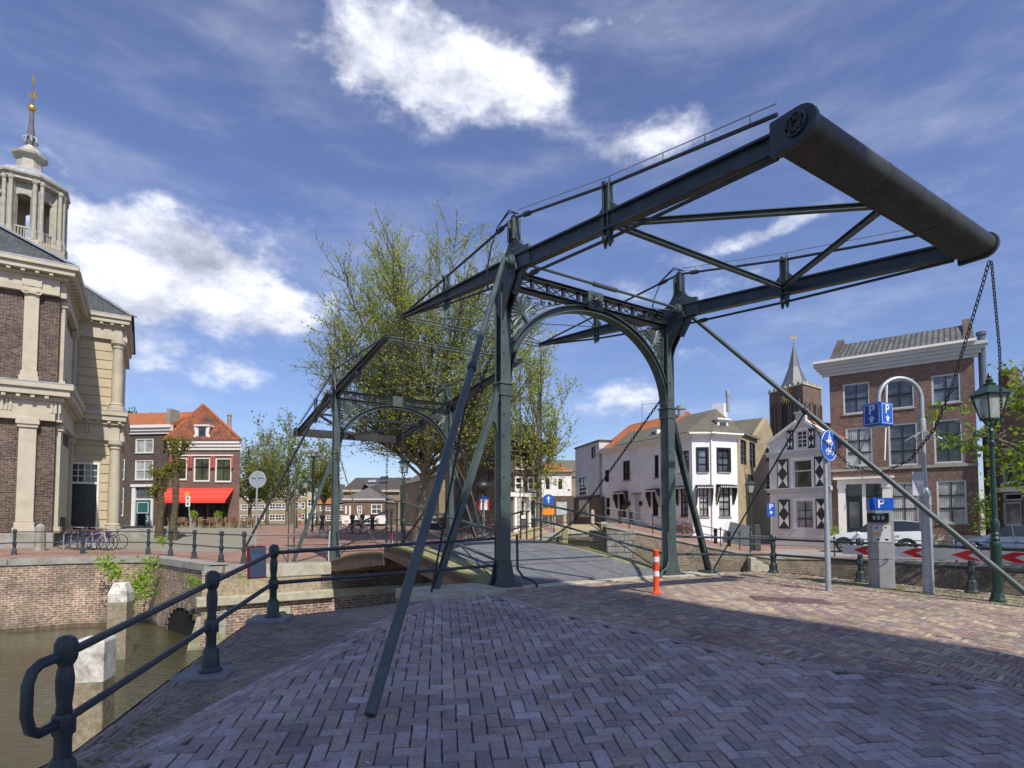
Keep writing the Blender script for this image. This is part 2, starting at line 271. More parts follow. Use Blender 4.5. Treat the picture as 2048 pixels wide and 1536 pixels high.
# ------------------------------------------------------------ mesh helpers
def wloc(o):
    v = V((0, 0, 0))
    while o: v = v + o.location; o = o.parent
    return v
class MB:
    def __init__(s): s.v = []; s.f = []
    def add(s, vs, fs):
        b = len(s.v); s.v += [tuple(p) for p in vs]; s.f += [tuple(i+b for i in f) for f in fs]; return s
    def poly(s, pts): return s.add(pts, [tuple(range(len(pts)))])
    def boxv(s, o, a, b, c):
        """corner o and three edge vectors"""
        o, a, b, c = V(o), V(a), V(b), V(c)
        if a.cross(b).dot(c) < 0: a, b = b, a
        vs = [o, o+a, o+a+b, o+b, o+c, o+a+c, o+a+b+c, o+b+c]
        return s.add(vs, [(3, 2, 1, 0), (4, 5, 6, 7), (0, 1, 5, 4), (1, 2, 6, 5), (2, 3, 7, 6), (3, 0, 4, 7)])
    def box(s, x0, x1, y0, y1, z0, z1): return s.boxv((x0, y0, z0), (x1-x0, 0, 0), (0, y1-y0, 0), (0, 0, z1-z0))
    def bar(s, a, b, wd, ht, up=V((0, 0, 1))):
        """rectangular bar from a to b"""
        a, b = V(a), V(b); d = (b-a).normalized(); sd = d.cross(up)
        if sd.length < 1e-4: sd = V((1, 0, 0))
        sd.normalize(); u = sd.cross(d).normalized()
        return s.boxv(a-sd*wd/2-u*ht/2, b-a, sd*wd, u*ht)
    def ibeam(s, a, b, wd, ht, tf=.03, tw=.025, up=V((0, 0, 1))):
        a, b = V(a), V(b); d = (b-a).normalized(); sd = d.cross(up).normalized(); u = sd.cross(d).normalized()
        s.boxv(a-sd*wd/2+u*(ht/2-tf), b-a, sd*wd, u*tf); s.boxv(a-sd*wd/2-u*ht/2, b-a, sd*wd, u*tf)
        return s.boxv(a-sd*tw/2-u*(ht/2-tf), b-a, sd*tw, u*(ht-2*tf))
    def tube(s, pts, r, seg=8, cap=True, closed=False):
        pts = [V(p) for p in pts]; n = len(pts); rr = r if isinstance(r, (list, tuple)) else [r]*n
        vs = []; fs = []; pn = None
        for i, p in enumerate(pts):
            if closed: t = pts[(i+1) % n]-pts[i-1]
            else: t = pts[min(i+1, n-1)]-pts[max(i-1, 0)]
            t = t.normalized() if t.length > 1e-9 else V((0, 0, 1))
            if pn is None: pn = t.cross(V((0, 0, 1)) if abs(t.z) < .9 else V((1, 0, 0))).normalized()
            pn = (pn - t*pn.dot(t)).normalized(); bn = t.cross(pn)
            for k in range(seg):
                a = 2*math.pi*k/seg; vs.append(p + (pn*math.cos(a)+bn*math.sin(a))*rr[i])
        m = n if closed else n-1
        for i in range(m):
            j = (i+1) % n
            for k in range(seg): fs.append((i*seg+k, i*seg+(k+1) % seg, j*seg+(k+1) % seg, j*seg+k))
        if cap and not closed: fs += [tuple(range(seg))[::-1], tuple(range((n-1)*seg, n*seg))]
        return s.add(vs, fs)
    def lathe(s, c, prof, seg=16, ax=V((0, 0, 1)), rot=0, sq=False):
        """profile of (radius, height)"""
        c = V(c); ax = V(ax).normalized(); a0 = ax.cross(V((0, 0, 1)) if abs(ax.z) < .9 else V((1, 0, 0))).normalized(); b0 = ax.cross(a0)
        vs = []; fs = []
        for (r, h) in prof:
            for k in range(seg):
                a = 2*math.pi*k/seg+rot; vs.append(c+ax*h+(a0*math.cos(a)+b0*math.sin(a))*r)
        for i in range(len(prof)-1):
            for k in range(seg): fs.append((i*seg+k, i*seg+(k+1) % seg, (i+1)*seg+(k+1) % seg, (i+1)*seg+k))
        fs += [tuple(range(seg))[::-1], tuple(range((len(prof)-1)*seg, len(prof)*seg))]
        return s.add(vs, fs)
    def extr(s, pts, vec):
        pts = [V(p) for p in pts]; vec = V(vec); n = len(pts)
        return s.add(pts+[p+vec for p in pts], [tuple(range(n)), tuple(range(n, 2*n))[::-1]]+[(i, i+n, (i+1) % n+n, (i+1) % n) for i in range(n)])
    def build(s, name, m, parent=None, smooth=False, bevel=0, fix=True, sa=35):
        me = bpy.data.meshes.new(name); off = wloc(parent)
        me.from_pydata([(a-off.x, b-off.y, c-off.z) for a, b, c in s.v], [], s.f)
        if fix:
            bm = bmesh.new(); bm.from_mesh(me); bmesh.ops.recalc_face_normals(bm, faces=bm.faces); bm.to_mesh(me); bm.free()
        nf = len(me.polygons)
        no = np.empty(nf*3, 'f'); me.polygons.foreach_get('normal', no); no = no.reshape(-1, 3)
        lt = np.empty(nf, 'i'); me.polygons.foreach_get('loop_total', lt)
        vi = np.empty(len(me.loops), 'i'); me.loops.foreach_get('vertex_index', vi)
        co = np.empty(len(me.vertices)*3, 'f'); me.vertices.foreach_get('co', co); co = co.reshape(-1, 3)+np.array(off)
        nl = np.repeat(no, lt, axis=0)
        t = np.stack([-nl[:, 1], nl[:, 0], np.zeros(len(nl))], 1); ln = np.linalg.norm(t, axis=1); fl = ln < .15
        t[fl] = (1, 0, 0); ln[fl] = 1; t /= ln[:, None]; b = np.cross(nl, t)
        pc = co[vi]; uv = np.stack([(pc*t).sum(1), (pc*b).sum(1)], 1).astype('f')
        l = me.uv_layers.new(name='UVMap'); l.data.foreach_set('uv', uv.ravel())
        me.materials.append(m)
        if smooth:
            me.polygons.foreach_set('use_smooth', [True]*nf)
            try: me.set_sharp_from_angle(angle=R(sa))
            except Exception: pass
        o = bpy.data.objects.new(name, me); C.objects.link(o)
        if parent: o.parent = parent
        if bevel:
            md = o.modifiers.new('Bevel', 'BEVEL'); md.width = bevel; md.segments = 2; md.limit_method = 'ANGLE'; md.angle_limit = R(40)
        return o
def tag(o, label=None, cat=None, group=None, kind=None):
    if label: o['label'] = label
    if cat: o['category'] = cat
    if group: o['group'] = group
    if kind: o['kind'] = kind
    return o
def thing(name, loc, label, cat, group=None, rz=0):
    o = bpy.data.objects.new(name, None); C.objects.link(o); o.location = loc; o.rotation_euler = (0, 0, rz); o.empty_display_size = .2
    return tag(o, label, cat, group)
def kids(o): return [c for c in bpy.data.objects if c.parent == o]
def copy_tree(o, parent=None):
    c = o.copy(); C.objects.link(c); c.parent = parent
    for ch in kids(o): copy_tree(ch, c)
    return c
def struct(o, label): return tag(o, label, None, None, 'structure')
def text_mb(txt, size, at, right, up, thick, name, m, parent, bold=0.0):
    cu = bpy.data.curves.new('t', 'FONT'); cu.body = txt; cu.size = size; cu.extrude = thick; cu.align_x = 'CENTER'; cu.align_y = 'CENTER'; cu.offset = bold
    to = bpy.data.objects.new('t', cu); C.objects.link(to)
    dg = bpy.context.evaluated_depsgraph_get(); me = bpy.data.meshes.new_from_object(to.evaluated_get(dg)); bpy.data.objects.remove(to); bpy.data.curves.remove(cu)
    right, up = V(right).normalized(), V(up).normalized(); nn = right.cross(up)
    mb = MB(); mb.add([V(at)+right*v.co.x+up*v.co.y+nn*v.co.z for v in me.vertices], [tuple(p.vertices) for p in me.polygons])
    bpy.data.meshes.remove(me); return mb.build(name, m, parent, fix=False)

class Plane:
    """an upright plane: origin o, t runs along it, n points out of it"""
    def __init__(s, o, t, flip=False):
        s.o = V((o[0], o[1], 0)); s.t = V((t[0], t[1], 0)).normalized(); s.n = V((s.t.y, -s.t.x, 0))
        if flip: s.n = -s.n
    def P(s, u, w, z): return s.o + s.t*u + s.n*w + V((0, 0, z))
    def hit(s, px, py, w=0):
        d = ray(px, py); e = V((0, 0, EYE)); k = (s.o+s.n*w-e).dot(s.n)/d.dot(s.n); p = e+d*k
        return (p-s.o).dot(s.t), p.z
    def rect(s, x0, y0, x1, y1, w=0):
        xm, ym = (x0+x1)/2, (y0+y1)/2
        u0 = s.hit(x0, ym, w)[0]; u1 = s.hit(x1, ym, w)[0]; z1 = s.hit(xm, y0, w)[1]; z0 = s.hit(xm, y1, w)[1]
        return (min(u0, u1), max(u0, u1), min(z0, z1), max(z0, z1))
    def box(s, mb, u0, u1, w0, w1, z0, z1): return mb.boxv(s.P(u0, w0, z0), s.t*(u1-u0), s.n*(w1-w0), V((0, 0, z1-z0)))
    def prism(s, mb, pts, w0, w1): return mb.extr([s.P(u, w0, z) for u, z in pts], s.n*(w1-w0))
def two(p0, p1):
    """plane through two ground points given as (px, depth)"""
    a = V(((p0[0]-1024)/FPX*p0[1]*1.0, p0[1], 0)); b = V(((p1[0]-1024)/FPX*p1[1], p1[1], 0))
    return Plane(a, b-a), (b-a).length
def wall_grid(mb, F, u0, u1, z0, z1, holes, dep=.14):
    hs = [h for h in holes if h[1] > u0 and h[0] < u1 and h[3] > z0 and h[2] < z1]
    us = sorted({u0, u1, *[min(max(v, u0), u1) for h in hs for v in h[:2]]}); zs = sorted({z0, z1, *[min(max(v, z0), z1) for h in hs for v in h[2:]]})
    for i in range(len(us)-1):
        for j in range(len(zs)-1):
            a, b, c, d = us[i], us[i+1], zs[j], zs[j+1]
            if b-a < 1e-5 or d-c < 1e-5: continue
            um, zm = (a+b)/2, (c+d)/2
            if any(h[0] < um < h[1] and h[2] < zm < h[3] for h in hs): continue
            mb.poly([F.P(a, 0, c), F.P(b, 0, c), F.P(b, 0, d), F.P(a, 0, d)])
    for a, b, c, d in hs:
        for p, q in (((a, c), (a, d)), ((a, d), (b, d)), ((b, d), (b, c)), ((b, c), (a, c))):
            mb.poly([F.P(p[0], 0, p[1]), F.P(q[0], 0, q[1]), F.P(q[0], -dep, q[1]), F.P(p[0], -dep, p[1])])
def body(mb, F, u0, u1, z0, z1, dep, holes=(), sk=0):
    wall_grid(mb, F, u0, u1, z0, z1, holes); b0, b1 = u0+sk*dep, u1+sk*dep
    mb.poly([F.P(u1, 0, z0), F.P(b1, -dep, z0), F.P(b1, -dep, z1), F.P(u1, 0, z1)])
    mb.poly([F.P(b0, -dep, z0), F.P(u0, 0, z0), F.P(u0, 0, z1), F.P(b0, -dep, z1)])
    mb.poly([F.P(b1, -dep, z0), F.P(b0, -dep, z0), F.P(b0, -dep, z1), F.P(b1, -dep, z1)])
    mb.poly([F.P(u0, 0, z1-.01), F.P(u1, 0, z1-.01), F.P(b1, -dep, z1-.01), F.P(b0, -dep, z1-.01)])
def window(F, h, parent, frame=WHITE, fw=.07, nx=2, ny=2, g=G_DARK, bar=.028, bm=None, sill=STONE, name='window', dep=.14, surround=0, rows=None):
    a, b, c, d = h; m = MB()
    F.box(m, a, a+fw, -dep, -.03, c, d); F.box(m, b-fw, b, -dep, -.03, c, d); F.box(m, a+fw, b-fw, -dep, -.03, c, c+fw); F.box(m, a+fw, b-fw, -dep, -.03, d-fw, d)
    if surround:
        F.box(m, a-surround, a, -.02, .04, c-surround*.3, d+surround); F.box(m, b, b+surround, -.02, .04, c-surround*.3, d+surround); F.box(m, a, b, -.02, .04, d, d+surround)
    o = m.build(name, frame, parent)
    bb = MB()
    for i in range(1, nx): u = a+fw+(b-a-2*fw)*i/nx; F.box(bb, u-bar/2, u+bar/2, -dep+.01, -.055, c+fw, d-fw)
    for i in range(1, ny):
        z = c+fw+(d-c-2*fw)*(rows[i-1] if rows else i/ny); bw = bar*(1.6 if i == ny//2 or rows else 1); F.box(bb, a+fw, b-fw, -dep+.008, -.05, z-bw/2, z+bw/2)
    if bb.v: bb.build('sash', bm or frame, o)
    p = MB(); p.poly([F.P(a+fw*.5, -dep+.03, c+fw*.5), F.P(b-fw*.5, -dep+.03, c+fw*.5), F.P(b-fw*.5, -dep+.03, d-fw*.5), F.P(a+fw*.5, -dep+.03, d-fw*.5)]); p.build('pane', g, o)
    if sill: q = MB(); F.box(q, a-.06, b+.06, -.02, .07, c-.08, c); q.build('sill', sill, o)
    return o
def gable_roof(mb, F, u0, u1, z0, dep, rise, ov=.15, along='u', hipl=0, hipr=0, w0=0):
    """ridge along the facade (u) or running back from it (w)"""
    if along == 'u':
        A, B = F.P(u0-ov, w0+ov, z0), F.P(u1+ov, w0+ov, z0); Cc, D = F.P(u1+ov, -dep-ov, z0), F.P(u0-ov, -dep-ov, z0)
        r0, r1 = F.P(u0-ov+hipl, -dep/2, z0+rise), F.P(u1+ov-hipr, -dep/2, z0+rise)
        mb.add([A, B, Cc, D, r0, r1], [(0, 1, 5, 4), (2, 3, 4, 5), (3, 0, 4), (1, 2, 5), (3, 2, 1, 0)])
    else:
        um = (u0+u1)/2
        A, B = F.P(u0-ov, w0+ov, z0), F.P(u1+ov, w0+ov, z0); Cc, D = F.P(u1+ov, -dep-ov, z0), F.P(u0-ov, -dep-ov, z0)
        r0, r1 = F.P(um, w0+ov-hipl, z0+rise), F.P(um, -dep-ov+hipr, z0+rise)
        mb.add([A, B, Cc, D, r0, r1], [(0, 1, 4), (1, 2, 5, 4), (2, 3, 5), (3, 0, 4, 5), (3, 2, 1, 0)])
    return mb
def cornice(F, parent, u0, u1, z0, z1, m=WHITE, out=.3, name='cornice', steps=3, ends=.0):
    mb = MB(); h = (z1-z0)/steps
    for i in range(steps):
        o = out*(i+1)/steps; F.box(mb, u0-o*ends-.002*i, u1+o*ends+.002*i, -.05, o, z0+h*i, z0+h*(i+1)-.002)
    return mb.build(name, m, parent)

# ------------------------------------------------------------ the drawbridge: frame of axes
BA = .5733; BU = V((math.cos(BA), math.sin(BA), 0)); BW = V((-math.sin(BA), math.cos(BA), 0))
B0 = V((-.1818, 10.9685, 0)); BWID = 4.606; BLEN = 11.3747; BDZ = -.2309
WATER = -2.75
def sstep(a, b, x):
    t = min(1, max(0, (x-a)/(b-a))); return t*t*(3-2*t)
def zA(x, y):
    """near pavement"""
    z = np.interp(y, [-3, 0, 3.6, 5.7, 7.9, 10], [-.62, -.56, -.42, -.215, -.06, -.004])
    dip = .011*math.sin(x*1.3+y*.7)*math.sin(y*1.1-x*.4+1)+.006*math.sin(x*3.1+1.7)*math.sin(y*2.7+.5)
    return float(z) - .13*sstep(3, 8, x)*sstep(4, 9, y) + dip*sstep(-3.4, -2.2, x)*(1-sstep(9.5, 11, y))
def zB(x, y):
    """far quay and square"""
    z = -.2+.8*sstep(22, 58, y)
    if x > -2: z += .72*sstep(-1.5, 2.5, x)*sstep(24, 31, y)*(1-sstep(36, 58, y)*.8)
    return z
def zC(x, y): return min(1.0, max(-.48, .7-.2*(x-6)+.06*(y-27)))
def inpoly(x, y, P):
    c = False; j = len(P)-1
    for i in range(len(P)):
        if (P[i][1] > y) != (P[j][1] > y) and x < (P[j][0]-P[i][0])*(y-P[i][1])/(P[j][1]-P[i][1])+P[i][0]: c = not c
        j = i
    return c
def sheet(P, zf, step, dz=0, skirt=None):
    """a polygon of ground cut into a fine grid that follows zf"""
    bm = bmesh.new(); bm.faces.new([bm.verts.new((p[0], p[1], 0)) for p in P])
    xs = [p[0] for p in P]; ys = [p[1] for p in P]
    for ax, lo, hi in ((0, min(xs), max(xs)), (1, min(ys), max(ys))):
        k = lo+step
        while k < hi:
            co = V((0, 0, 0)); co[ax] = k; no = V((0, 0, 0)); no[ax] = 1
            bmesh.ops.bisect_plane(bm, geom=bm.verts[:]+bm.edges[:]+bm.faces[:], plane_co=co, plane_no=no); k += step
    mb = MB(); bm.verts.index_update()
    mb.add([(v.co.x, v.co.y, zf(v.co.x, v.co.y)+dz) for v in bm.verts], [tuple(v.index for v in f.verts) for f in bm.faces]); bm.free()
    return mb

# ------------------------------------------------------------ water and land
wm = bpy.data.materials.new('canal water'); wm.use_nodes = True; n = N(wm)
tc = n('ShaderNodeTexCoord'); mp = n('ShaderNodeMapping'); n.L(tc.outputs['Object'], mp.inputs[0]); mp.inputs['Scale'].default_value = (1, 1.6, 1); mp.inputs['Rotation'].default_value = (0, 0, .5)
z1 = n('ShaderNodeTexNoise', i_Scale=3.4, i_Detail=5.0, i_Roughness=.55, i_Distortion=.9); n.L(mp.outputs[0], z1.inputs['Vector'])
b = n('ShaderNodeBsdfPrincipled', i_Roughness=.03, i_IOR=1.95); b.inputs['Base Color'].default_value = (.050, .050, .016, 1); b.inputs['Specular IOR Level'].default_value = .75
bp = n('ShaderNodeBump', i_Strength=1.0, i_Distance=.11); n.L(z1.outputs['Fac'], bp.inputs['Height']); n.L(bp.outputs[0], b.inputs['Normal'])
o = n('ShaderNodeOutputMaterial'); n.L(b.outputs[0], o.inputs[0])
mb = MB(); mb.poly([(-90, -40, WATER), (120, -40, WATER), (120, 90, WATER), (-90, 90, WATER)])
struct(mb.build('canal_water', wm), 'brown green canal water rippling below the quay walls')
mb = MB(); mb.poly([(-1500, 62, .55), (1500, 62, .55), (1500, 1500, .55), (-1500, 1500, .55)]); mb.poly([(-1500, -1500, -3.2), (1500, -1500, -3.2), (1500, 62, -3.2), (-1500, 62, -3.2)])
struct(mb.build('ground', mat('far ground', (.2, .19, .16), .9)), 'flat paved ground of the town running to the horizon')

def B(u, w, z=0): return B0+BU*u+BW*w+V((0, 0, z))
EA = [B(-1.95, -.75), B(-1.95, .42), B(6.25, .42)]
PA = [(-60, -40), (-8, -1.5), (-4.3, 1.6), (-3.45, 3.0), (-3.15, 4.2), (-3.3, 5.7), (-3.52, 7.75), (-2.35, 8.75), (EA[0].x, EA[0].y), (EA[1].x, EA[1].y), (EA[2].x, EA[2].y), (6.95, 15.6), (7.25, 15.5), (9.35, 11.4), (10.6, 9.0), (16, -2), (40, -40)]
base = sheet(PA, zA, .3, -.021)
JOINT = mat('mossy joint sand', (.07, .062, .045), .95, .3, 6, .5, 50, stain=(.07, .10, .03), stf=.7, stsc=1.6)
struct(base.build('near_pavement_bed', JOINT), 'mossy sand bed and joints under the brick paving')

def herring(mb, poly, ang, L, Wd, org, zf, gap=.006, h=.03, only=None, jit=.0022, excl=()):
    nn = round(L/Wd); ca, sa = math.cos(ang), math.sin(ang)
    xs = [p[0] for p in poly]; ys = [p[1] for p in poly]
    cor = [((x-org[0])*ca+(y-org[1])*sa, -(x-org[0])*sa+(y-org[1])*ca) for x in (min(xs), max(xs)) for y in (min(ys), max(ys))]
    i0, i1 = int(min(c[0] for c in cor)/Wd)-nn, int(max(c[0] for c in cor)/Wd)+nn
    j0, j1 = int(min(c[1] for c in cor)/Wd)-nn, int(max(c[1] for c in cor)/Wd)+nn
    for i in range(i0, i1):
        for j in range(j0, j1):
            k = (i-j) % (2*nn)
            if k == 0: cx, cy, lx, ly = (i+nn/2)*Wd, (j+.5)*Wd, L, Wd
            elif k == 2*nn-1: cx, cy, lx, ly = (i+.5)*Wd, (j+nn/2)*Wd, Wd, L
            else: continue
            x = org[0]+cx*ca-cy*sa; y = org[1]+cx*sa+cy*ca
            if not inpoly(x, y, poly) or any(inpoly(x, y, e) for e in excl): continue
            onebrick(mb, x, y, ang+rnd.gauss(0, .019), lx-gap, ly-gap, zf, h, jit)
def onebrick(mb, x, y, ang, lx, ly, zf, h=.03, jit=.0022, ch=.006):
    ca, sa = math.cos(ang), math.sin(ang); x += rnd.gauss(0, .0015); y += rnd.gauss(0, .0015)
    z = rnd.gauss(0, jit*1.3); tx, ty = rnd.gauss(0, .017), rnd.gauss(0, .017); vs = []
    ch = min(ch, lx*.12, ly*.16)
    for (s, dz) in ((ch, 0), (0, -.006), (0, -h)):
        for (a, b) in ((-1, -1), (1, -1), (1, 1), (-1, 1)):
            px, py = a*(lx/2-s), b*(ly/2-s); X, Y = x+px*ca-py*sa, y+px*sa+py*ca
            vs.append((X, Y, zf(X, Y)+z+px*tx+py*ty+dz))
    mb.add(vs, [(0, 1, 2, 3)]+[(k+4*l+4, (k+1) % 4+4*l+4, (k+1) % 4+4*l, k+4*l) for l in (0, 1) for k in range(4)])
def rows(mb, a, b, nrow, L, Wd, zf, side=1, off=0, gap=.006):
    """rows of stretcher bricks laid end to end beside the line a-b"""
    a, b = V((*a, 0)), V((*b, 0)); d = (b-a); ln = d.length; d.normalize(); s = V((-d.y, d.x, 0))*side; an = math.atan2(d.y, d.x)
    for r in range(nrow):
        k = (r % 2)*.5*L
        while k < ln:
            c = a+d*(k+L/2)+s*((r+.5)*Wd+off); onebrick(mb, c.x, c.y, an+rnd.gauss(0, .008), L-gap, Wd-gap, zf); k += L
L1 = [(-2.95, 2.4), (-2.6, 3.78), (-1.78, 6.7), (-1.02, 9.55)]
L2 = [(-.4, 9.9), (.42, 8.5), (2.55, 6.1), (4.7, 5.2), (9.5, 3.9)]
RA = L1[::-1]+[(-2.6, 1.2), (7, 1.0), (9.5, 3.9)]+L2[::-1][1:]
top = [B(-.35, -.32), B(6.1, -.32)]
KERB = [B(-1.95, -.72), B(-1.95, .4), B(6.2, .4), B(6.2, -.30), B(-.3, -.30), B(-.3, -.72)]
XK = [[(p.x, p.y) for p in KERB]]
zAl = lambda x, y: zA(x, y)-.0045
a_mb = MB(); herring(a_mb, [(p[0]-.05, p[1]) for p in L1[::-1]]+RA[4:], R(7), .234, .117, (0, 2), zAl, .011)
for i in range(3): rows(a_mb, L1[i], L1[i+1], 5, .21, .060, zA, 1)
for i in range(4): rows(a_mb, L2[i], L2[i+1], 3, .21, .055, zA, 1)
PAVE_A = island('purple grey paving brick', [(.29, .22, .22), (.37, .30, .30), (.44, .38, .38), (.33, .24, .215), (.45, .40, .395), (.33, .29, .285), (.40, .30, .26), (.25, .22, .225), (.38, .33, .27)], .72, .3, .3, (.10, .10, .06), .3)
struct(a_mb.build('near_pavement_large_bricks', PAVE_A), 'purple grey bricks in a coarse herringbone in the shade')
RB = [(L2[0][0], L2[0][1]), (L2[1][0]+.05, L2[1][1]+.05), (L2[2][0]+.04, L2[2][1]+.07), (L2[3][0]+.03, L2[3][1]+.08), (10.8, 3.8), (12.6, 5.0), (10.55, 8.8), (9.2, 11.4), (7.15, 15.3), (6.75, 15.5), (EA[2].x, EA[2].y-.1), (top[1].x+.1, top[1].y), (top[0].x, top[0].y)]
b_mb = MB(); herring(b_mb, RB, R(38), .208, .052, (2, 8), zAl, .007, excl=XK)
PAVE_B = island('red and yellow clinker', [(.27, .18, .15), (.34, .235, .19), (.22, .17, .165), (.42, .34, .22), (.29, .20, .17), (.38, .28, .22), (.19, .17, .18), (.32, .25, .22), (.48, .41, .26), (.28, .25, .25)], .75, .3, .3, (.17, .18, .07), .35)
struct(b_mb.build('near_pavement_red_clinkers', PAVE_B), 'narrow red and yellow clinkers in herringbone by the right rail')
RC = [(-3.3, 2.4), (-3.05, 4.2), (-3.2, 5.7), (-3.4, 7.7), (-2.3, 8.6), (EA[0].x+.05, EA[0].y+.05), (-1.35, 9.65)]+[(p[0]-.20, p[1]+.05) for p in L1[::-1]]
c_mb = MB(); herring(c_mb, RC, R(-20), .208, .052, (-3, 5), zAl, .007, excl=XK)
herring(c_mb, [(-8, -1.5), (-4.3, 1.6), (-3.3, 3.2), (-3.0, 2.2), (-2.7, 1)], R(-20), .208, .052, (-3, 5), zA, .007)
ED = [(-4.3, 1.6), (-3.45, 3.0), (-3.15, 4.2), (-3.3, 5.7), (-3.52, 7.75), (-2.35, 8.75), (EA[0].x-.05, EA[0].y)]
for i in range(len(ED)-1): rows(c_mb, ED[i], ED[i+1], 4, .21, .056, zA, -1, .012)
PAVE_C = island('mossy brown clinker', [(.24, .19, .155), (.30, .24, .20), (.21, .18, .165), (.34, .28, .23), (.26, .20, .18)], .8, .35, .25, (.09, .11, .04), .6)
struct(c_mb.build('near_pavement_edge_clinkers', PAVE_C), 'mossy grey brown clinkers along the left quay edge')
# iron cover let into the paving
def zAt(x, y): return zA(x, y)+.006
p0 = V((4.6, 9.6, 0)); cov = MB()
for i in range(2):
    q = [V((p0.x+dx, p0.y+dy, 0)) for dx, dy in ((-.62+i*.62, -.2), (-.02+i*.62, -.28), (.08+i*.62, .22), (-.52+i*.62, .3))]
    cov.extr([(v.x, v.y, zAt(v.x, v.y)) for v in q], V((0, 0, -.03)))
tag(cov.build('manhole_cover', mat('rusty brown iron', (.13, .08, .075), .8, .3, 9, .3, 60), bevel=.004), 'rusty brown rectangular iron cover let into the sunny paving', 'manhole cover')
g = MB(); gc = V((2.55, 3.42, 0))
for i in range(5): g.box(gc.x-.14, gc.x+.14, gc.y-.1+i*.05, gc.y-.1+i*.05+.022, zA(gc.x, gc.y)-.02, zA(gc.x, gc.y)+.009)
for i in range(2): g.box(gc.x-.16+i*.30, gc.x-.14+i*.30, gc.y-.12, gc.y+.13, zA(gc.x, gc.y)-.02, zA(gc.x, gc.y)+.010)
tag(g.build('drain_grate', BLACK), 'small dark iron drain grate in the shaded foreground bricks', 'drain')

# near quay walls
def qwall(name, pts, ztop, m, label, zb=WATER-.4, cop=STONE, ch=.22, cw=.5, coff=.06, closed=False):
    r = thing(name, (pts[0][0], pts[0][1], 0), label, 'quay wall')
    wmb, cmb = MB(), MB()
    zt = ztop if callable(ztop) else (lambda x, y: ztop)
    for i in range(len(pts)-1):
        a, b = V((*pts[i], 0)), V((*pts[i+1], 0)); k = max(1, int((b-a).length/1.0))
        d = (b-a).normalized(); nrm = V((d.y, -d.x, 0))
        for j in range(k):
            p, q = a.lerp(b, j/k), a.lerp(b, (j+1)/k); zp, zq = zt(p.x, p.y), zt(q.x, q.y)
            wmb.poly([(p.x, p.y, zb), (q.x, q.y, zb), (q.x, q.y, zq-ch), (p.x, p.y, zp-ch)])
            if cop:
                o = nrm*coff; s = -nrm*cw; A, Bq = V((p.x, p.y, zp+.012)), V((q.x, q.y, zq+.012)); h = V((0, 0, ch))
                vs = [A+o-h, Bq+o-h, Bq+s-h, A+s-h, A+o, Bq+o, Bq+s, A+s]
                cmb.add(vs, [(0, 1, 5, 4), (4, 5, 6, 7), (3, 2, 1, 0), (2, 3, 7, 6), (0, 4, 7, 3), (1, 2, 6, 5)])
    wmb.build('masonry', m, r)
    if cop: cmb.build('coping', cop, r)
    return r
qwall('quay_wall', [(-8, -1.5), (-4.3, 1.6), (-3.45, 3.0), (-3.15, 4.2), (-3.3, 5.7), (-3.52, 7.75), (-2.35, 8.75), tuple(B(-1.95, -.74).xy)], zA, BR_QUAYD, 'brick quay wall under the shaded foreground paving and its railing', cop=None, ch=.0)
qwall('bridge_abutment', [tuple(B(-1.95, -.75).xy), tuple(B(-1.95, .42).xy), tuple(B(6.25, .42).xy), (6.95, 15.6), (7.25, 15.5), (9.35, 11.4), (10.6, 9.0), (16, -2)], lambda x, y: zA(x, y)-.005, BR_QUAYD, 'dark brick abutment under the near end of the drawbridge', cop=None, ch=0)
# light coping stones of the near abutment
k = MB()
def slab(mb, P, zf, h=.16, up=.012):
    mb.extr([V((p.x, p.y, zf(p.x, p.y)+up)) for p in P], V((0, 0, -h)))
slab(k, [B(-1.98, -.74), B(-1.98, .44), B(-.36, .44), B(-.36, -.74)], zA, .18, .075)
for i in range(6): slab(k, [B(-.34+i*1.1, -.30), B(-.34+i*1.1+1.09, -.30), B(-.34+i*1.1+1.09, .43), B(-.34+i*1.1, .43)], zA, .18, .016)
tag(k.build('abutment_coping', STONEL, bevel=.012), 'row of pale worn coping stones at the near foot of the bridge', 'coping')

# far land
def G(px, py, z=None, zf=zB):
    """ground point seen at a pixel"""
    z = -.2 if z is None else z; d = ray(px, py); k = (z-EYE)/d.z; return (d.x*k, d.y*k)
FB = lambda u, w: tuple(B(u, BLEN+w).xy)
EB = [(-60, 24), G(-60, 1119), (-18.6, 21.2), G(150, 1115), G(300, 1113), G(352, 1120), G(410, 1128), (-9.6, 18.6), FB(-4.1, -.42), FB(-.6, -.42), FB(5.6, -.42)]
PB = EB+[(-.2, 24.9), (2.6, 30.3), (3.1, 30.9), (6.2, 34), (6.5, 62.5), (-200, 62.5), (-200, 24)]
struct(sheet(PB, zB, 2.0).build('far_quay_paving', REDPAVE), 'red clinker paving of the far quay behind its iron railing')
sq = sheet([(-17, 26.6), (-15.5, 25.6), (-12.3, 25.2), (-14.3, 32), (-20.5, 46), (-25, 56), (-45, 56), (-35, 34)], zB, 1.6, .006)
struct(sq.build('cobbled_square', COBBLE), 'pale mossy cobbled square before the cafe')
st = sheet([(-1.2, 27), (3.4, 31.6), (6.3, 35), (6.4, 40), (-1, 39)], zB, 1.5, .006)
struct(st.build('yellow_pavement', mat('yellow clinker', (.42, .34, .18), .9, .2, 3)), 'yellow paved strip beside the far canal corner')
PC = [((1212-1024)/FPX*27, 27), ((1270-1024)/FPX*27.1, 27.1), ((1490-1024)/FPX*27.2, 27.2), ((1660-1024)/FPX*26.5, 26.5), (19.5, 21.6), (40, 3), (120, 3), (120, 62.5), (6.6, 62.5), (6.5, 47), (5.2, 33)]
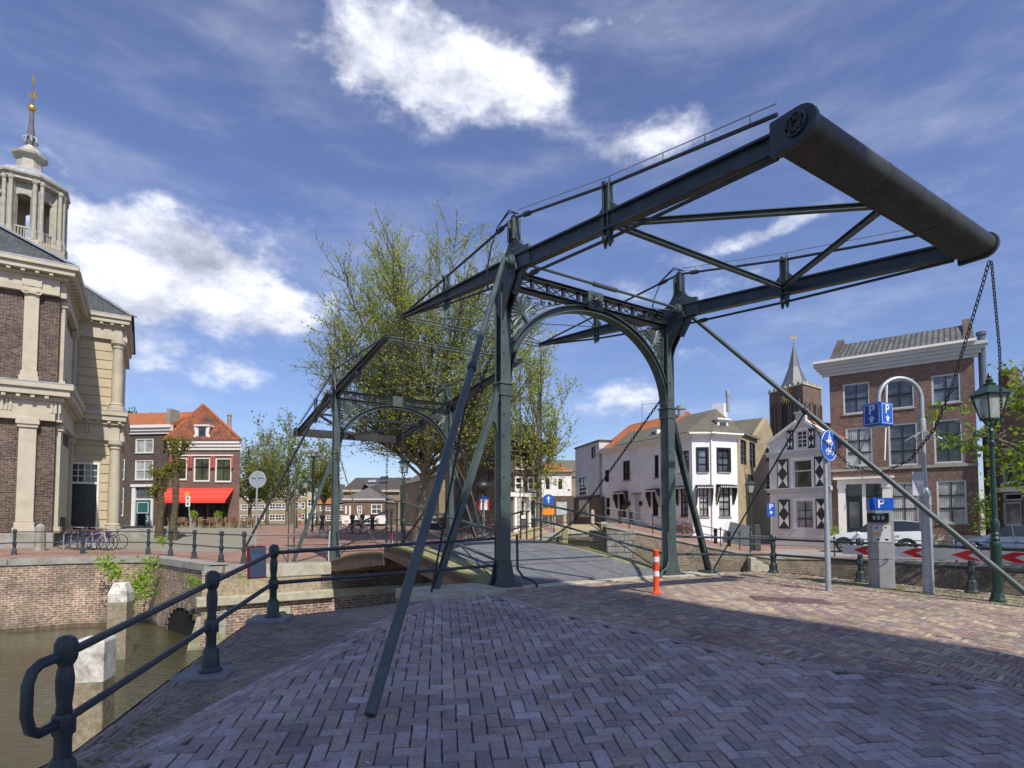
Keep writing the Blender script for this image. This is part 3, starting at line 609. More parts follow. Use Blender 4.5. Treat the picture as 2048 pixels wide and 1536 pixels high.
struct(sheet(PC, zC, 1.5).build('canal_street', REDPAVE), 'red clinker street along the side canal where the cars are parked')
st = sheet([(12.0, 28.4), (15.6, 27.2), (20.2, 22.2), (40, 4.5), (60, 4.5), (30, 26), (22, 31.5), (15, 34)], zC, 1.5, .006)
struct(st.build('street_roadway', ROAD), 'pale grey roadway strip beside the parked cars')
qwall('quay_wall', EB[:7], -.2, BR_QUAY, 'long sunlit red brick quay wall left of the culvert', cop=STONE, ch=.24)
qwall('quay_wall', [EB[6], EB[7], EB[8], EB[9], EB[10], PB[len(EB)], (2.6, 30.3)], zB, BR_QUAYD, 'dark brick quay wall under the far end of the bridge', cop=STONE, ch=.2)
qwall('quay_wall', [((1212-1024)/FPX*30, 32), PC[0], PC[1], PC[2], PC[3], PC[4], PC[5]], zC, BR_QUAYD, 'old brick canal wall below the street with the parked cars', cop=STONE, ch=.12, cw=.35)

# sloping shoulder of the culvert, buttress, arch
r = thing('culvert_wing', (-10.5, 18.5, WATER), 'brick wing wall with a dark low culvert arch and a stone buttress', 'wing wall')
P0 = V((*EB[6], 0)); P1 = V((*FB(-3.9, -.44), 0))
F = Plane(P0, (P1-P0)); Lf = (P1-P0).length
a, bq = Plane(V((*EB[4], 0)), V((*EB[6], 0))-V((*EB[4], 0))), (V((*EB[6], 0))-V((*EB[4], 0))).length
for fl in (a,):
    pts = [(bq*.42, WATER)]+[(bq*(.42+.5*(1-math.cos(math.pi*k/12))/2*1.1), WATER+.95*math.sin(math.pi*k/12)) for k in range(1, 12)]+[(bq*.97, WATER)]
    m1 = MB(); a.prism(m1, pts, .0, .05); m1.build('arch_shade_panel', mat('culvert shade black', (.008, .007, .006), .95, bump=0), r)  # near black panel paints the shade inside the culvert
    m2 = MB()
    for k in range(13):
        t = math.pi*k/12; u = bq*.695-math.cos(t)*bq*.29; z = WATER+1.0*math.sin(t); a.box(m2, u-.12, u+.12, 0, .1, z-.06, z+.14)
    m2.build('arch_ring', BR_QUAYD, r)
bt = MB(); zt = -.55
q0 = V((*EB[7], 0)); d = (P1-q0).normalized(); nn = V((d.y, -d.x, 0))
bt.add([q0-d*.35+nn*.1+V((0, 0, zt)), q0+d*.55+nn*.1+V((0, 0, zt)), q0+d*.55-nn*.4+V((0, 0, zt)), q0-d*.35-nn*.4+V((0, 0, zt)),
        q0-d*.75+nn*.75+V((0, 0, WATER-.3)), q0+d*.65+nn*.75+V((0, 0, WATER-.3)), q0+d*.65-nn*.4+V((0, 0, WATER-.3)), q0-d*.75-nn*.4+V((0, 0, WATER-.3))],
       [(0, 1, 2, 3), (4, 5, 1, 0), (5, 6, 2, 1), (6, 7, 3, 2), (7, 4, 0, 3)])
bt.build('buttress', brick('buttress stone', (.30, .29, .25), (.36, .34, .3), (.15, .14, .11), .9, .42, .012, stain=(.16, .17, .1), stf=.6, moss=(.2, .22, .08)), r)

# far abutment face: lit brick with string course and pale block
r = thing('bridge_abutment', FB(-2, -.45)+(WATER,), 'sunlit far brick abutment with pale stone block and string course', 'abutment')
AF = Plane(B(-4.2, BLEN-.46), BU)
m1 = MB(); AF.box(m1, 0, 10.2, -.3, .02, WATER-.3, -1.42); m1.build('lower_brickwork', BR_QUAY, r)
m1 = MB(); AF.box(m1, 0, 3.6, -.3, .06, -1.14, -.62)
m1.build('soldier_course', brick('soldier brick', (.36, .27, .19), (.42, .33, .22), (.3, .28, .2), .075, .5, .012, moss=(.25, .27, .1)), r)
m1 = MB(); AF.box(m1, 3.6, 10.2, -.3, .02, -1.3, -.45); m1.build('upper_brickwork', BR_QUAYD, r)
m1 = MB(); AF.box(m1, -.15, 4.0, -.3, .2, -1.42, -1.14); AF.box(m1, 4.003, 10.2, -.3, .1, -1.42, -1.14); m1.build('string_course', STONEL, r, bevel=.03)
m1 = MB(); AF.box(m1, 1.35, 3.95, -.3, .09, -.62, -.212); m1.build('stone_block', STONEL, r, bevel=.02)
m1 = MB(); AF.box(m1, 0, 1.34, -.3, .05, -.62, -.35); m1.build('brick_band', BR_QUAY, r)
m1 = MB(); AF.box(m1, 2.1, 2.62, .02, .06, -2.08, -1.66); pl = m1.build('mooring_plate', STONEL, r, bevel=.01)
m1 = MB(); c = AF.P(2.36, .09, -1.9); m1.tube([c+BU*(.13*math.cos(t))+V((0, 0, .13*math.sin(t))) for t in [2*math.pi*k/16 for k in range(16)]], .022, 8, closed=True); m1.build('mooring_ring', BLACK, pl, True)

# ------------------------------------------------------------ the drawbridge itself
class Half:
    def __init__(s, org, wd): s.o, s.w = org, wd
    def __call__(s, u, w, z): return s.o+BU*u+s.w*w+V((0, 0, z))
def qb(zt, zb): return (zt, zb)
def spiral(mb, c, ex, ey, r0, turns, r=.012, sg=1, a0=0):
    pts = []
    for k in range(int(14*turns)+1):
        t = k/14*2*math.pi; rr = r0*(1-k/(14*turns)*.86); pts.append(c+ex*(math.cos(a0+sg*t)*rr)+ey*(math.sin(a0+sg*t)*rr))
    mb.tube(pts, r, 5)
def spandrel(mb, H, side):
    """palmette and scrolls between post, girder and arch; side 0 left, 1 right"""
    sx = 1 if side == 0 else -1; u0 = .12 if side == 0 else BWID-.12
    def q(a, b): return H(u0+sx*a, 0, b)
    ex, ey = BU*sx, V((0, 0, 1)); root = (.36, 5.36)
    for k in range(12):
        an = R(40+k*17.5); L = .40
        ca, sa = math.cos(an), math.sin(an)
        if ca < 0: L = min(L, (root[0]-.03)/-ca)
        if sa > 0: L = min(L, (5.80-root[1])/sa)
        bend = .03*(1 if k < 5 else -1)
        pts = [q(root[0]+ca*L*t-sa*bend*math.sin(t*3), root[1]+sa*L*t+ca*bend*math.sin(t*3)) for t in (.1, .35, .6, .85, 1)]
        mb.tube(pts, [.016, .027, .033, .036, .016], 6)
    mb.tube([q(root[0]+.10, root[1]-.14), q(root[0]+.02, root[1]-.03), q(root[0]-.04, root[1]+.05)], [.03, .055, .02], 8)
    for (a, b, r0, sg, a1) in ((.17, 5.13, .08, 1, 0), (.08, 4.97, .055, -1, 2), (.28, 5.22, .055, 1, 1), (.66, 5.62, .09, -1, 1), (.85, 5.70, .06, 1, 2), (.60, 5.46, .05, -1, 0), (1.02, 5.73, .045, -1, 0),
                              (.07, 4.82, .04, 1, 1), (1.18, 5.76, .03, 1, 1), (.50, 5.72, .055, 1, 2), (.10, 5.66, .05, 1, 2), (.06, 4.68, .03, -1, 1)):
        spiral(mb, q(a, b), ex, ey, r0*1.08, 1.6, .0145, sg, a1)
    mb.tube([q(.05, 4.5), q(.10, 4.85), q(.22, 5.05), q(.36, 5.20)], .016, 5); mb.tube([q(.50, 5.36), q(.66, 5.5), q(.9, 5.64), q(1.3, 5.78)], .016, 5)
    mb.bar(q(.015, 4.2), q(.015, 5.8), .03, .03, BU)
def portal(H, label, strutends, rodends, near, zfoot):
    r = thing('bridge_portal', H(BWID/2, 0, 0), label, 'bridge portal')
    for side in (0, 1):
        u = 0 if side == 0 else BWID; sx = -1 if side == 0 else 1
        m = MB()
        for ww in (-.11, .11): m.boxv(H(u-.11, ww-.015, .1), BU*.22, H.w*.03, V((0, 0, 5.75)))
        m.boxv(H(u-.015, -.10, .1), BU*.03, H.w*.20, V((0, 0, 5.75)))
        m.boxv(H(u-.10, -.095, .1), BU*.02, H.w*.19, V((0, 0, 3.75)))
        m.boxv(H(u+.08, -.095, .1), BU*.02, H.w*.19, V((0, 0, 5.6)))
        # flared foot
        for ww in (-.128, .092): m.extr([H(u-.27, ww, 0), H(u+.27, ww, 0), H(u+.19, ww, .16), H(u+.125, ww, .5), H(u-.125, ww, .5), H(u-.19, ww, .16)], H.w*.036)
        m.boxv(H(u-.32, -.22, -.0), BU*.64, H.w*.48, V((0, 0, .035)))
        o = m.build('post', IRON_L if not near else IRON_L, r, bevel=.006)
        # capital where the arch springs, bolts up the face
        m = MB(); m.boxv(H(u-.15, -.165, 3.88), BU*.30, H.w*.33, V((0, 0, .05))); m.boxv(H(u-.13, -.145, 3.66), BU*.26, H.w*.29, V((0, 0, .22)))
        m.build('capital', IRON_L, r, bevel=.012)
        bl = MB()
        for k in range(14): bl.lathe(H(u-.05, -.125, .5+k*.4), [(.018, 0), (.018, .01), (.01, .018)], 6, -H.w)
        bl.build('bolt_row', IRON, o, fix=False)
        # gusset and raking brace
        m = MB()
        f0, f1 = H(u+sx*1.42, -.0, zfoot), H(u+sx*.12, 0, 3.72)
        m.ibeam(f1, f0, .10, .14, .018, .018, H.w)
        m.extr([H(u+sx*.12, -.02, 3.95), H(u+sx*.12, -.02, 2.9), H(u+sx*.16, -.02, 3.12), H(u+sx*.24, -.02, 3.18), H(u+sx*.36, -.02, 2.95)], H.w*.04)
        m.boxv(H(u+sx*1.42-.18, -.2, zfoot-.015), BU*.36, H.w*.4, V((0, 0, .05)))
        m.build('raking_brace', IRON_L, r, bevel=.004)
        # bracket that carries the bearing behind the post
        m = MB()
        pts = [(.12, 5.35), (.12, 5.98), (.08, 6.02), (-.58, 6.08), (-.6, 5.95), (-.54, 5.8), (-.36, 5.55), (-.2, 5.32), (-.12, 5.1)]
        for du in (-.09, .055): m.extr([H(u+du, a, b) for a, b in pts], BU*.035)
        m.boxv(H(u-.10, -.64, 5.92), BU*.20, H.w*.28, V((0, 0, .05)))
        m.build('bearing_bracket', IRON, r, bevel=.006)
        # long strut and its stay rod
        top = H(u+sx*0-.22 if side == 0 else u+.22, -.4, 6.18)
        e = V(strutends[side]); m = MB(); m.tube([top, top.lerp(e, .33), e], [.045, .05, .05], 12)
        st = m.build('stay_pole', IRON_L, r, True)
        col = MB(); t0 = top.lerp(e, .42); dd = (e-top).normalized(); col.lathe(t0-dd*.06, [(.065, 0), (.07, .02), (.07, .10), (.065, .12)], 12, dd); col.build('collar', IRON, st, True)
        m = MB(); m.tube([t0, V(rodends[side])], .018, 8); m.build('stay_rod', IRON, r, True)
    # girder
    m = MB()
    for z in (5.87, 6.15): m.ibeam(H(.1, 0, z), H(BWID-.1, 0, z), .16, .08, .014, .016)
    for k in range(11):
        u = .3+(BWID-.6)*k/10
        if k != 5: m.boxv(H(u-.03, -.04, 5.9), BU*.06, H.w*.08, V((0, 0, .22)))
        if k < 10 and k not in (4, 5):
            a0, a1 = u, u+(BWID-.6)/10
            m.tube([H(a0, .0, 5.91), H(a1, .0, 6.11)], .012, 5); m.tube([H(a0, .0, 6.11), H(a1, .0, 5.91)], .012, 5)
            m.lathe(H((a0+a1)/2, -.02, 6.01), [(.03, 0), (.03, .04)], 8, H.w)
    g = m.build('portal_girder', IRON, r)
    m = MB(); m.boxv(H(BWID/2-.21, -.12, 5.80), BU*.42, H.w*.24, V((0, 0, .40))); p = m.build('centre_plate', IRON_L, r, bevel=.02)
    m = MB(); cc = H(BWID/2, -.13, 6.0)
    for k in range(8): m.tube([cc, cc+BU*(.15*math.cos(k*math.pi/4))+V((0, 0, .15*math.sin(k*math.pi/4)))], [.03, .012], 6)
    m.lathe(cc+H.w*.02, [(.07, 0), (.06, .04), (.03, .06)], 10, -H.w); m.build('rosette', IRON, p, True)
    # arch ring: I section, elliptic
    m = MB(); cx, rx, ry, zs = BWID/2, BWID/2-.12, 1.80, 3.95; K = 40
    def ar(t, off): return cx-math.cos(t)*(rx+off), zs+math.sin(t)*(ry+off)
    for (w0, w1, o0, o1) in ((-.11, .11, -.02, .0), (-.09, .09, .10, .12), (-.012, .012, 0, .10)):
        vs, fs = [], []
        for k in range(K+1):
            t = math.pi*k/K
            for (o_, w_) in ((o0, w0), (o0, w1), (o1, w1), (o1, w0)): a, b = ar(t, o_); vs.append(H(a, w_, b))
        for k in range(K): fs += [(4*k+i, 4*k+(i+1) % 4, 4*k+4+(i+1) % 4, 4*k+4+i) for i in range(4)]
        fs += [(0, 1, 2, 3), (4*K, 4*K+1, 4*K+2, 4*K+3)]; m.add(vs, fs)
    m.build('arch', IRON_L, r)
    for side in (0, 1):
        m = MB(); spandrel(m, H, side); m.build('spandrel_ornament', IRON_L, r, True, fix=False)
    m = MB(); m.tube([H(-.1, -.4, 6.2), H(BWID/2-.3, -.4, 6.2)], .03, 8); m.tube([H(BWID/2+.3, -.4, 6.2), H(BWID+.1, -.4, 6.2)], .03, 8); m.tube([H(BWID/2-.32, -.4, 6.2), H(BWID/2+.32, -.4, 6.2)], .05, 8)
    m.build('axle_tie', IRON_L, r, True)
    return r
RZ, FZ = 5.39, 6.79
def beam_z(w): return 6.12+(w+.4)*(FZ-6.12)/5.55 if w > -.4 else 6.12+(w+.4)*(6.12-5.42)/5.5
def balance(H, label):
    r = thing('balance_frame', H(BWID/2, -.4, 6.2), label, 'balance frame')
    for side in (0, 1):
        u = 0 if side == 0 else BWID
        m = MB(); segs = [(-5.85, .25), (-3, .27), (-.4, .30), (2.5, .22), (5.15, .09)]
        for i in range(4):
            (a, ha), (b, hb) = segs[i], segs[i+1]; za, zb = beam_z(a), beam_z(b)
            for (tz, th) in ((1, .03), (-1, .03)):
                A0, A1 = za+tz*ha/2, zb+tz*hb/2
                m.add([H(u-.075, a, A0), H(u+.075, a, A0), H(u+.075, b, A1), H(u-.075, b, A1), H(u-.075, a, A0-tz*th), H(u+.075, a, A0-tz*th), H(u+.075, b, A1-tz*th), H(u-.075, b, A1-tz*th)],
                      [(0, 1, 2, 3), (4, 5, 6, 7), (0, 1, 5, 4), (1, 2, 6, 5), (2, 3, 7, 6), (3, 0, 4, 7)])
            m.add([H(u+d, p, q) for d in (-.015, .015) for p, q in ((a, za-ha/2+.03), (b, zb-hb/2+.03), (b, zb+hb/2-.03), (a, za+ha/2-.03))], [(0, 1, 2, 3), (4, 5, 6, 7), (0, 1, 5, 4), (1, 2, 6, 5), (2, 3, 7, 6), (3, 0, 4, 7)])
        m.build('balance_beam', IRON, r)
        # king post with curved shoulders
        z0 = beam_z(-.4); m = MB(); pts = []
        for k in range(9):
            t = k/8*math.pi/2; pts.append((-.4-.10-.42*(1-math.sin(t)), z0+.2+.48*(1-math.cos(t))))
        left = pts+[(-.46, 7.02)]; right = [(-.8-a, b) for a, b in left][::-1]
        low = [(-.8+.62, z0-.18), (-.8+.55, z0-.25), (-.8+.42, z0-.55), (-.5, z0-.62), (-.62, z0-.45), (-.75, z0-.25), (-1.0, z0-.2)]
        full = left+right+[(a, b) for a, b in low]
        m.extr([H(u-.03, a, b) for a, b in full], BU*.06)
        for ww in (-.5, -.34): m.boxv(H(u-.09, ww, z0+.45), BU*.18, H.w*.035, V((0, 0, 6.98-z0-.45)))
        kp = m.build('king_post', IRON_L, r)
        m = MB()
        for k in range(5): m.lathe(H(u-.05, -.42, z0+.25+k*.13), [(.03, 0), (.03, .015), (.014, .02)], 8, -BU)
        m.build('king_post_bolts', IRON, kp, fix=False)
        for sgn in (-1, 1):
            m = MB(); m.lathe(H(u+sgn*.04, -.4, z0+.02), [(.15, 0), (.15, .06), (.12, .08), (.12, .12), (.07, .13), (.07, .2)], 16, BU*sgn); m.build('bearing_boss', IRON_L, r, True)
        # queen posts
        for wq, zt, zb in ((-3.0, 6.36, 5.52), (2.5, 6.92, 6.27)):
            m = MB()
            for d in (-.07, .04): m.boxv(H(u-.05, wq+d, zb), BU*.1, H.w*.03, V((0, 0, zt-zb)))
            m.boxv(H(u-.015, wq-.05, zb), BU*.03, H.w*.1, V((0, 0, zt-zb)))
            zz = beam_z(wq)
            for sg in (-1, 1):
                m.extr([H(u-.02, wq+sg*.06, zz-.18), H(u-.02, wq+sg*.06, zz+.42 if zt > 6 else zz+.3), H(u-.02, wq+sg*.1, zz+.26), H(u-.02, wq+sg*.2, zz+.18)], BU*.04)
            for z_ in (zt, zb):
                for sg in (-1, 1): m.lathe(H(u, wq+sg*.05, z_-.06), [(.02, -.06), (.035, 0), (.035, .08), (.02, .1), (.008, .16)], 8)
                m.lathe(H(u-.09, wq, z_), [(.04, 0), (.04, .18)], 8, BU)
            m.build('queen_post', IRON_L, r)
        # tie rods above and below, with turnbuckles, and the thin cable clipped above
        tp = [(-5.75, 5.78), (-3.0, 6.36), (-.4, 7.02), (2.5, 6.92), (5.1, FZ+.03)]
        bp_ = [(-5.75, 5.28), (-3.0, 5.52), (-.62, 5.78)]; b2 = [(-.18, 5.85), (2.5, 6.27), (5.1, FZ-.03)]
        m = MB()
        for ps in (tp, bp_, b2):
            for i in range(len(ps)-1): m.tube([H(u, *ps[i]), H(u, *ps[i+1])], .026, 8)
        for (p, q, t) in ((tp[2], tp[1], .14), (tp[2], tp[3], .14), (bp_[2], bp_[1], .16), (b2[0], b2[1], .16)):
            a, b = H(u, *p), H(u, *q); m.tube([a.lerp(b, t-.02), a.lerp(b, t), a.lerp(b, t+.06), a.lerp(b, t+.08)], [.03, .05, .05, .03], 8)
        m.build('tie_rods', IRON, r, True)
        m = MB(); cz = [H(u, a, b+.09) for a, b in ((-5.75, 5.82), (-3.0, 6.40), (-.5, 7.04))]; m.tube(cz, .008, 5)
        for t in (.12, .35, .6, .85):
            for i in range(2): p = cz[i].lerp(cz[i+1], t); m.tube([p, p-V((0, 0, .1))], .01, 5)
        m.build('safety_cable', GALV, r)
        m = MB(); c0 = H(u, -.4, 7.02)
        for dz, o_ in ((0, 0), (.05, .04)): m.tube([H(u, -.55, 7.04), H(u-.05, -.3, 7.16+dz), H(u-.1, .05, 7.0), H(u-.14, .25, 6.6), H(u-.16, .35+o_, 6.1), H(u-.17, .25+o_, 5.85), H(u-.1, .1, 5.75)], .012, 6)
        m.lathe(c0, [(.05, -.02), (.06, .02), (.03, .06)], 8); m.build('looped_cable', BLACK, r, True)
        # end shoe of the counterweight
        m = MB(); pts = [(-5.76, 5.22), (-5.76, 5.61)]+[(-6.08-.20*math.sin(t), 5.415+.195*math.cos(t)) for t in [math.pi*k/12 for k in range(13)]]
        uu = u-.17 if side == 0 else u+.10; m.extr([H(uu, a, b) for a, b in pts], BU*.07)
        e = m.build('counterweight_end', IRON, r, bevel=.01)
        m = MB(); cc = H(uu-.02 if side == 0 else uu+.09, -6.06, 5.42)
        for k in range(6): spiral(m, cc+H.w*(.068*math.cos(k*math.pi/3))+V((0, 0, .068*math.sin(k*math.pi/3))), H.w, V((0, 0, 1)), .035, 1.2, .011, 1, k)
        m.tube([cc+H.w*(.115*math.cos(t))+V((0, 0, .115*math.sin(t))) for t in [2*math.pi*k/20 for k in range(20)]], .012, 6, closed=True)
        m.build('end_rosette', IRON, e, True, fix=False)
    # counterweight box with its rounded back
    m = MB(); pts = [(-5.82, 5.25), (-5.82, 5.58)]+[(-6.08-.17*math.sin(t), 5.415+.165*math.cos(t)) for t in [math.pi*k/12 for k in range(13)]]
    m.extr([H(-.1, a, b) for a, b in pts], BU*(BWID+.2))
    m.build('counterweight', mat('dark counterweight paint', (.032, .034, .032), .5, .4, 3, .25, 14, stain=(.06, .05, .04), stf=.6, stsc=4), r, True, sa=25)
    m = MB()
    for k in range(2):
        u = 1.5+k*1.6
        m.extr([H(u, a, b) for a, b in [(-5.817, 5.247), (-5.817, 5.583)]+[(-6.08-.173*math.sin(t), 5.415+.168*math.cos(t)) for t in [math.pi*k_/12 for k_ in range(13)]]], BU*.05)
    for k in range(34):
        for a, b in ((-5.85, 5.246), (-6.06, 5.246)): m.lathe(H(.1+k*.13, a, b), [(.011, 0), (.008, .007)], 6, V((0, 0, -1)))
    m.build('plate_seam', MATS['dark counterweight paint'], r, True, sa=30)
    # wind bracing
    m = MB(); q0, q1, cw = H(.08, -3.0, beam_z(-3)), H(BWID-.08, -3.0, beam_z(-3)), H(BWID/2, -5.84, 5.42)
    m.ibeam(q0, q1, .08, .08, .012, .012); m.ibeam(q0, cw, .08, .08, .012, .012); m.ibeam(q1, cw, .08, .08, .012, .012)
    m.build('wind_brace', IRON_L, r)
    m = MB()
    for dz in (0, -.09): m.tube([H(0, 5.1, FZ+dz), H(BWID, 5.1, FZ+dz)], .022, 8)
    m.tube([H(.0, 2.5, 6.6), H(BWID, 5.05, FZ)], .014, 6); m.tube([H(BWID, 2.5, 6.6), H(0, 5.05, FZ)], .014, 6); m.tube([H(0, -.4, 6.15), H(BWID, 2.5, 6.6)], .014, 6); m.tube([H(BWID, -.4, 6.15), H(0, 2.5, 6.6)], .014, 6)
    m.build('tip_rod', IRON_L, r, True)
    return r
def leaf(H, label, span):
    r = thing('bridge_leaf', H(BWID/2, 0, 0), label, 'bridge leaf')
    def dz(w): return .02+.62*math.sin(min(1, max(0, w)/span)*math.pi/2*.92)
    K = 10; ws = [-.0+(span)*k/K for k in range(K+1)]
    m = MB(); vs = []; u0, u1 = .42, BWID-.35
    for w_ in ws: vs += [H(u0, w_, dz(w_)+.03), H(u1, w_, dz(w_)+.03), H(u1, w_, dz(w_)-.05), H(u0, w_, dz(w_)-.05)]
    m.add(vs, [(4*k+i, 4*k+(i+1) % 4, 4*k+4+(i+1) % 4, 4*k+4+i) for k in range(K) for i in range(4)]+[(0, 1, 2, 3), (4*K, 4*K+1, 4*K+2, 4*K+3)])
    dk = m.build('deck_surface', ASPH, r); m = MB()
    for w_ in (span*.25, span*.5, span*.75): m.extr([H(u0+.03, w_, dz(w_)+.034), H(u1-.03, w_, dz(w_)+.034), H(u1-.03, w_+.02, dz(w_+.02)+.034), H(u0+.03, w_+.02, dz(w_+.02)+.034)], V((0, 0, -.02)))
    for u in (u0+.9, u1-1.1, (u0+u1)/2):
        for k in range(K): a_, b_ = ws[k], ws[k+1]; m.poly([H(u, a_, dz(a_)+.0335), H(u+.015, a_, dz(a_)+.0335), H(u+.015, b_, dz(b_)+.0335), H(u, b_, dz(b_)+.0335)])
    m.build('deck_joint', BLACK, dk, fix=False)
    for side, (a, b) in enumerate(((-.28, .415), (BWID-.345, BWID+.28))):
        m = MB(); nb = 30
        for k in range(nb):
            w0, w1 = span*k/nb, span*(k+1)/nb-.015
            q = [H(a, w0, dz(w0)+.0), H(b, w0, dz(w0)+.0), H(b, w1, dz(w1)+.0), H(a, w1, dz(w1)+.0)]; m.extr(q, V((0, 0, -.06)))
        m.build('side_planking', MOSSW, r)
        ue = a+.02 if side == 0 else b-.12
        m = MB(); vs = []
        for w_ in ws:
            h = .30+.12*math.sin(w_/span*math.pi); vs += [H(ue, w_, dz(w_)-.062), H(ue+.1, w_, dz(w_)-.062), H(ue+.1, w_, dz(w_)-.062-h), H(ue, w_, dz(w_)-.062-h)]
        m.add(vs, [(4*k+i, 4*k+(i+1) % 4, 4*k+4+(i+1) % 4, 4*k+4+i) for k in range(K) for i in range(4)]+[(0, 1, 2, 3), (4*K, 4*K+1, 4*K+2, 4*K+3)])
        m.build('edge_beam', WOODB, r)
        # handrails that rise to the middle
        ur = 0.02 if side == 0 else BWID-.02
        for h_ in (1.12, .62):
            m = MB(); m.tube([H(ur, .12, (1.03 if h_ > 1 else .47)), H(ur, span-.55, dz(span-.55)+h_+.02)], .03, 8); m.build('handrail', IRON_L, r, True)
        m = MB()
        for w_ in (span-.55, span-.2): m.tube([H(ur, w_, dz(w_)-.15), H(ur, w_, dz(w_)+h_+(.55 if w_ < span-.3 else .5))], .028, 8)
        for h_ in (1.14, .64): m.tube([H(ur, span-.55, dz(span)+h_), H(ur, span-.02, dz(span)+h_)], .02, 6)
        m.build('rail_post', IRON, r, True)
        m = MB(); m.tube([H(ur, span*.42, dz(span*.42)+.3), H(ur, span-.6, dz(span)+.1)], .014, 6); m.tube([H(ur, .3, .1), H(ur, span*.5, dz(span*.5)+.75)], .014, 6); m.build('rail_stay', IRON, r)
    m = MB()
    for k in range(5): u = .35+k*(BWID-.7)/4; m.bar(H(u, .1, -.25), H(u, span-.1, dz(span)-.25), .12, .3)
    m.build('deck_girder', WOODB, r)
    return r
HN = Half(B0.copy(), BW); HF = Half(B0+BW*BLEN+V((0, 0, BDZ)), -BW)
portal(HN, 'tall near iron portal with arch and palmette spandrels framing the deck', [Pt(740, 1430, 4.72), V((8.67, 9.35, -.17))], [Pt(862, 1190, 9.75), Pt(1425, 1142, 14.4)], True, .0)
fl, fr_ = Pt(488, 1100, 24.4), HF(BWID+4.2, -4.6, .3)
portal(HF, 'smaller looking far iron portal beyond the crown of the deck', [fl, fr_], [HF(-1.6, .1, 0), HF(BWID+1.6, .1, 0)], False, .0)
balance(HN, 'near balance frame with the big rounded counterweight overhead')
balance(HF, 'far balance frame tipping down behind the far portal')
leaf(HN, 'near leaf of the bridge deck with grey asphalt and mossy edges', BLEN/2-.012)
leaf(HF, 'far leaf of the bridge deck seen past the crown', BLEN/2-.012)

def chain(pts, name, label, link=.085, r=.011, m=CHAIN, group=None):
    """interlocking links along a polyline"""
    P = [V(p) for p in pts]; mb = MB(); d = [0]
    for i in range(len(P)-1): d.append(d[-1]+(P[i+1]-P[i]).length)
    tot = d[-1]; nl = int(tot/link); step = tot/nl; seg = 5; ns = 10
    for k in range(nl):
        s = (k+.5)*step; i = max(j for j in range(len(P)-1) if d[j] <= s); t = (s-d[i])/(d[i+1]-d[i]); c = P[i].lerp(P[i+1], t); ax = (P[i+1]-P[i]).normalized()
        sd = ax.cross(V((.3, .2, 1)) if abs(ax.z) < .9 else V((1, .2, 0))).normalized(); ot = ax.cross(sd); sd = sd if k % 2 else ot
        pts_ = []
        for q in range(ns):
            a = 2*math.pi*q/ns; pts_.append(c+ax*(math.cos(a)*(step*.62))+sd*(math.sin(a)*step*.33))
        mb.tube(pts_, r, seg, closed=True)
    o = mb.build(name, m, None, True, fix=False); return tag(o, label, 'chain', group)
def sag(a, b, s, n=24): return [V(a).lerp(V(b), k/n)-V((0, 0, s*4*(k/n)*(1-k/n))) for k in range(n+1)]
DZT = .66
for H, nm in ((HN, 'near'), (HF, 'far')):
    for u, sd in ((0.02, 'left'), (BWID-.02, 'right')):
        t = 'thin hanging chain from the %s beam tip on the %s side to the deck' % (nm, sd)
        chain([H(u, 5.1, FZ-.15), H(u, 5.1, DZT)], 'lifting_chain', t, .08, .009)
chain([HN(BWID, .1, 4.25), HN(BWID, 2.2, 2.4), HN(BWID+.02, 3.6, 1.2), HN(BWID+.05, 5.0, .55)], 'stay_chain', 'slack chain from the right arch post down to the deck edge', .08, .0115)
chain([HN(0, -.1, 5.1), HN(-.05, 1.8, 3.0), HN(-.08, 3.4, 1.5), HN(-.1, 5.0, .55)], 'stay_chain', 'slack chain behind the left brace down to the deck edge', .08, .0115)
m = MB(); m.tube([HF(0, .1, 4.1), HF(0, 2.6, 1.6), HF(0, 5.1, .5)], .02, 6); tag(m.build('stay_rod', RUST), 'rusty brown rod from the far left post to the deck', 'stay rod')
m = MB(); m.tube([HF(BWID, .1, 4.1), HF(BWID, 2.6, 1.6), HF(BWID, 5.1, .5)], .02, 6); tag(m.build('stay_rod', RUST), 'rusty brown rod from the far right post to the deck', 'stay rod')
ctop = HN(BWID+.12, -6.15, 5.15)
chain([ctop, Pt(1962, 580, 8.5), Pt(1938, 660, 8.7), Pt(1902, 780, 8.9), Pt(1868, 860, 9.3), Pt(1820, 920, 9.7), Pt(1760, 948, 10.1), Pt(1700, 932, 10.6), Pt(1645, 880, 11.0), HN(BWID+.22, -.4, 6.18).lerp(V((8.67, 9.35, -.17)), .42)], 'pull_chain', 'heavy chain looping from the counterweight to the right stay pole', .07, .0085)
chain([ctop+V((.05, .02, 0)), Pt(1999, 700, 8.45), Pt(2004, 862, 8.5)], 'pull_chain', 'straight chain hanging from the counterweight with a ring at its end', .05, .008)
m = MB(); c = Pt(2007, 884, 8.5); m.tube([c+V((.09*math.cos(t), 0, .145*math.sin(t))) for t in [2*math.pi*k/20 for k in range(20)]], .01, 6, closed=True); tag(m.build('pull_ring', CHAIN, smooth=True), 'oval iron pull ring at the end of the straight chain', 'ring')
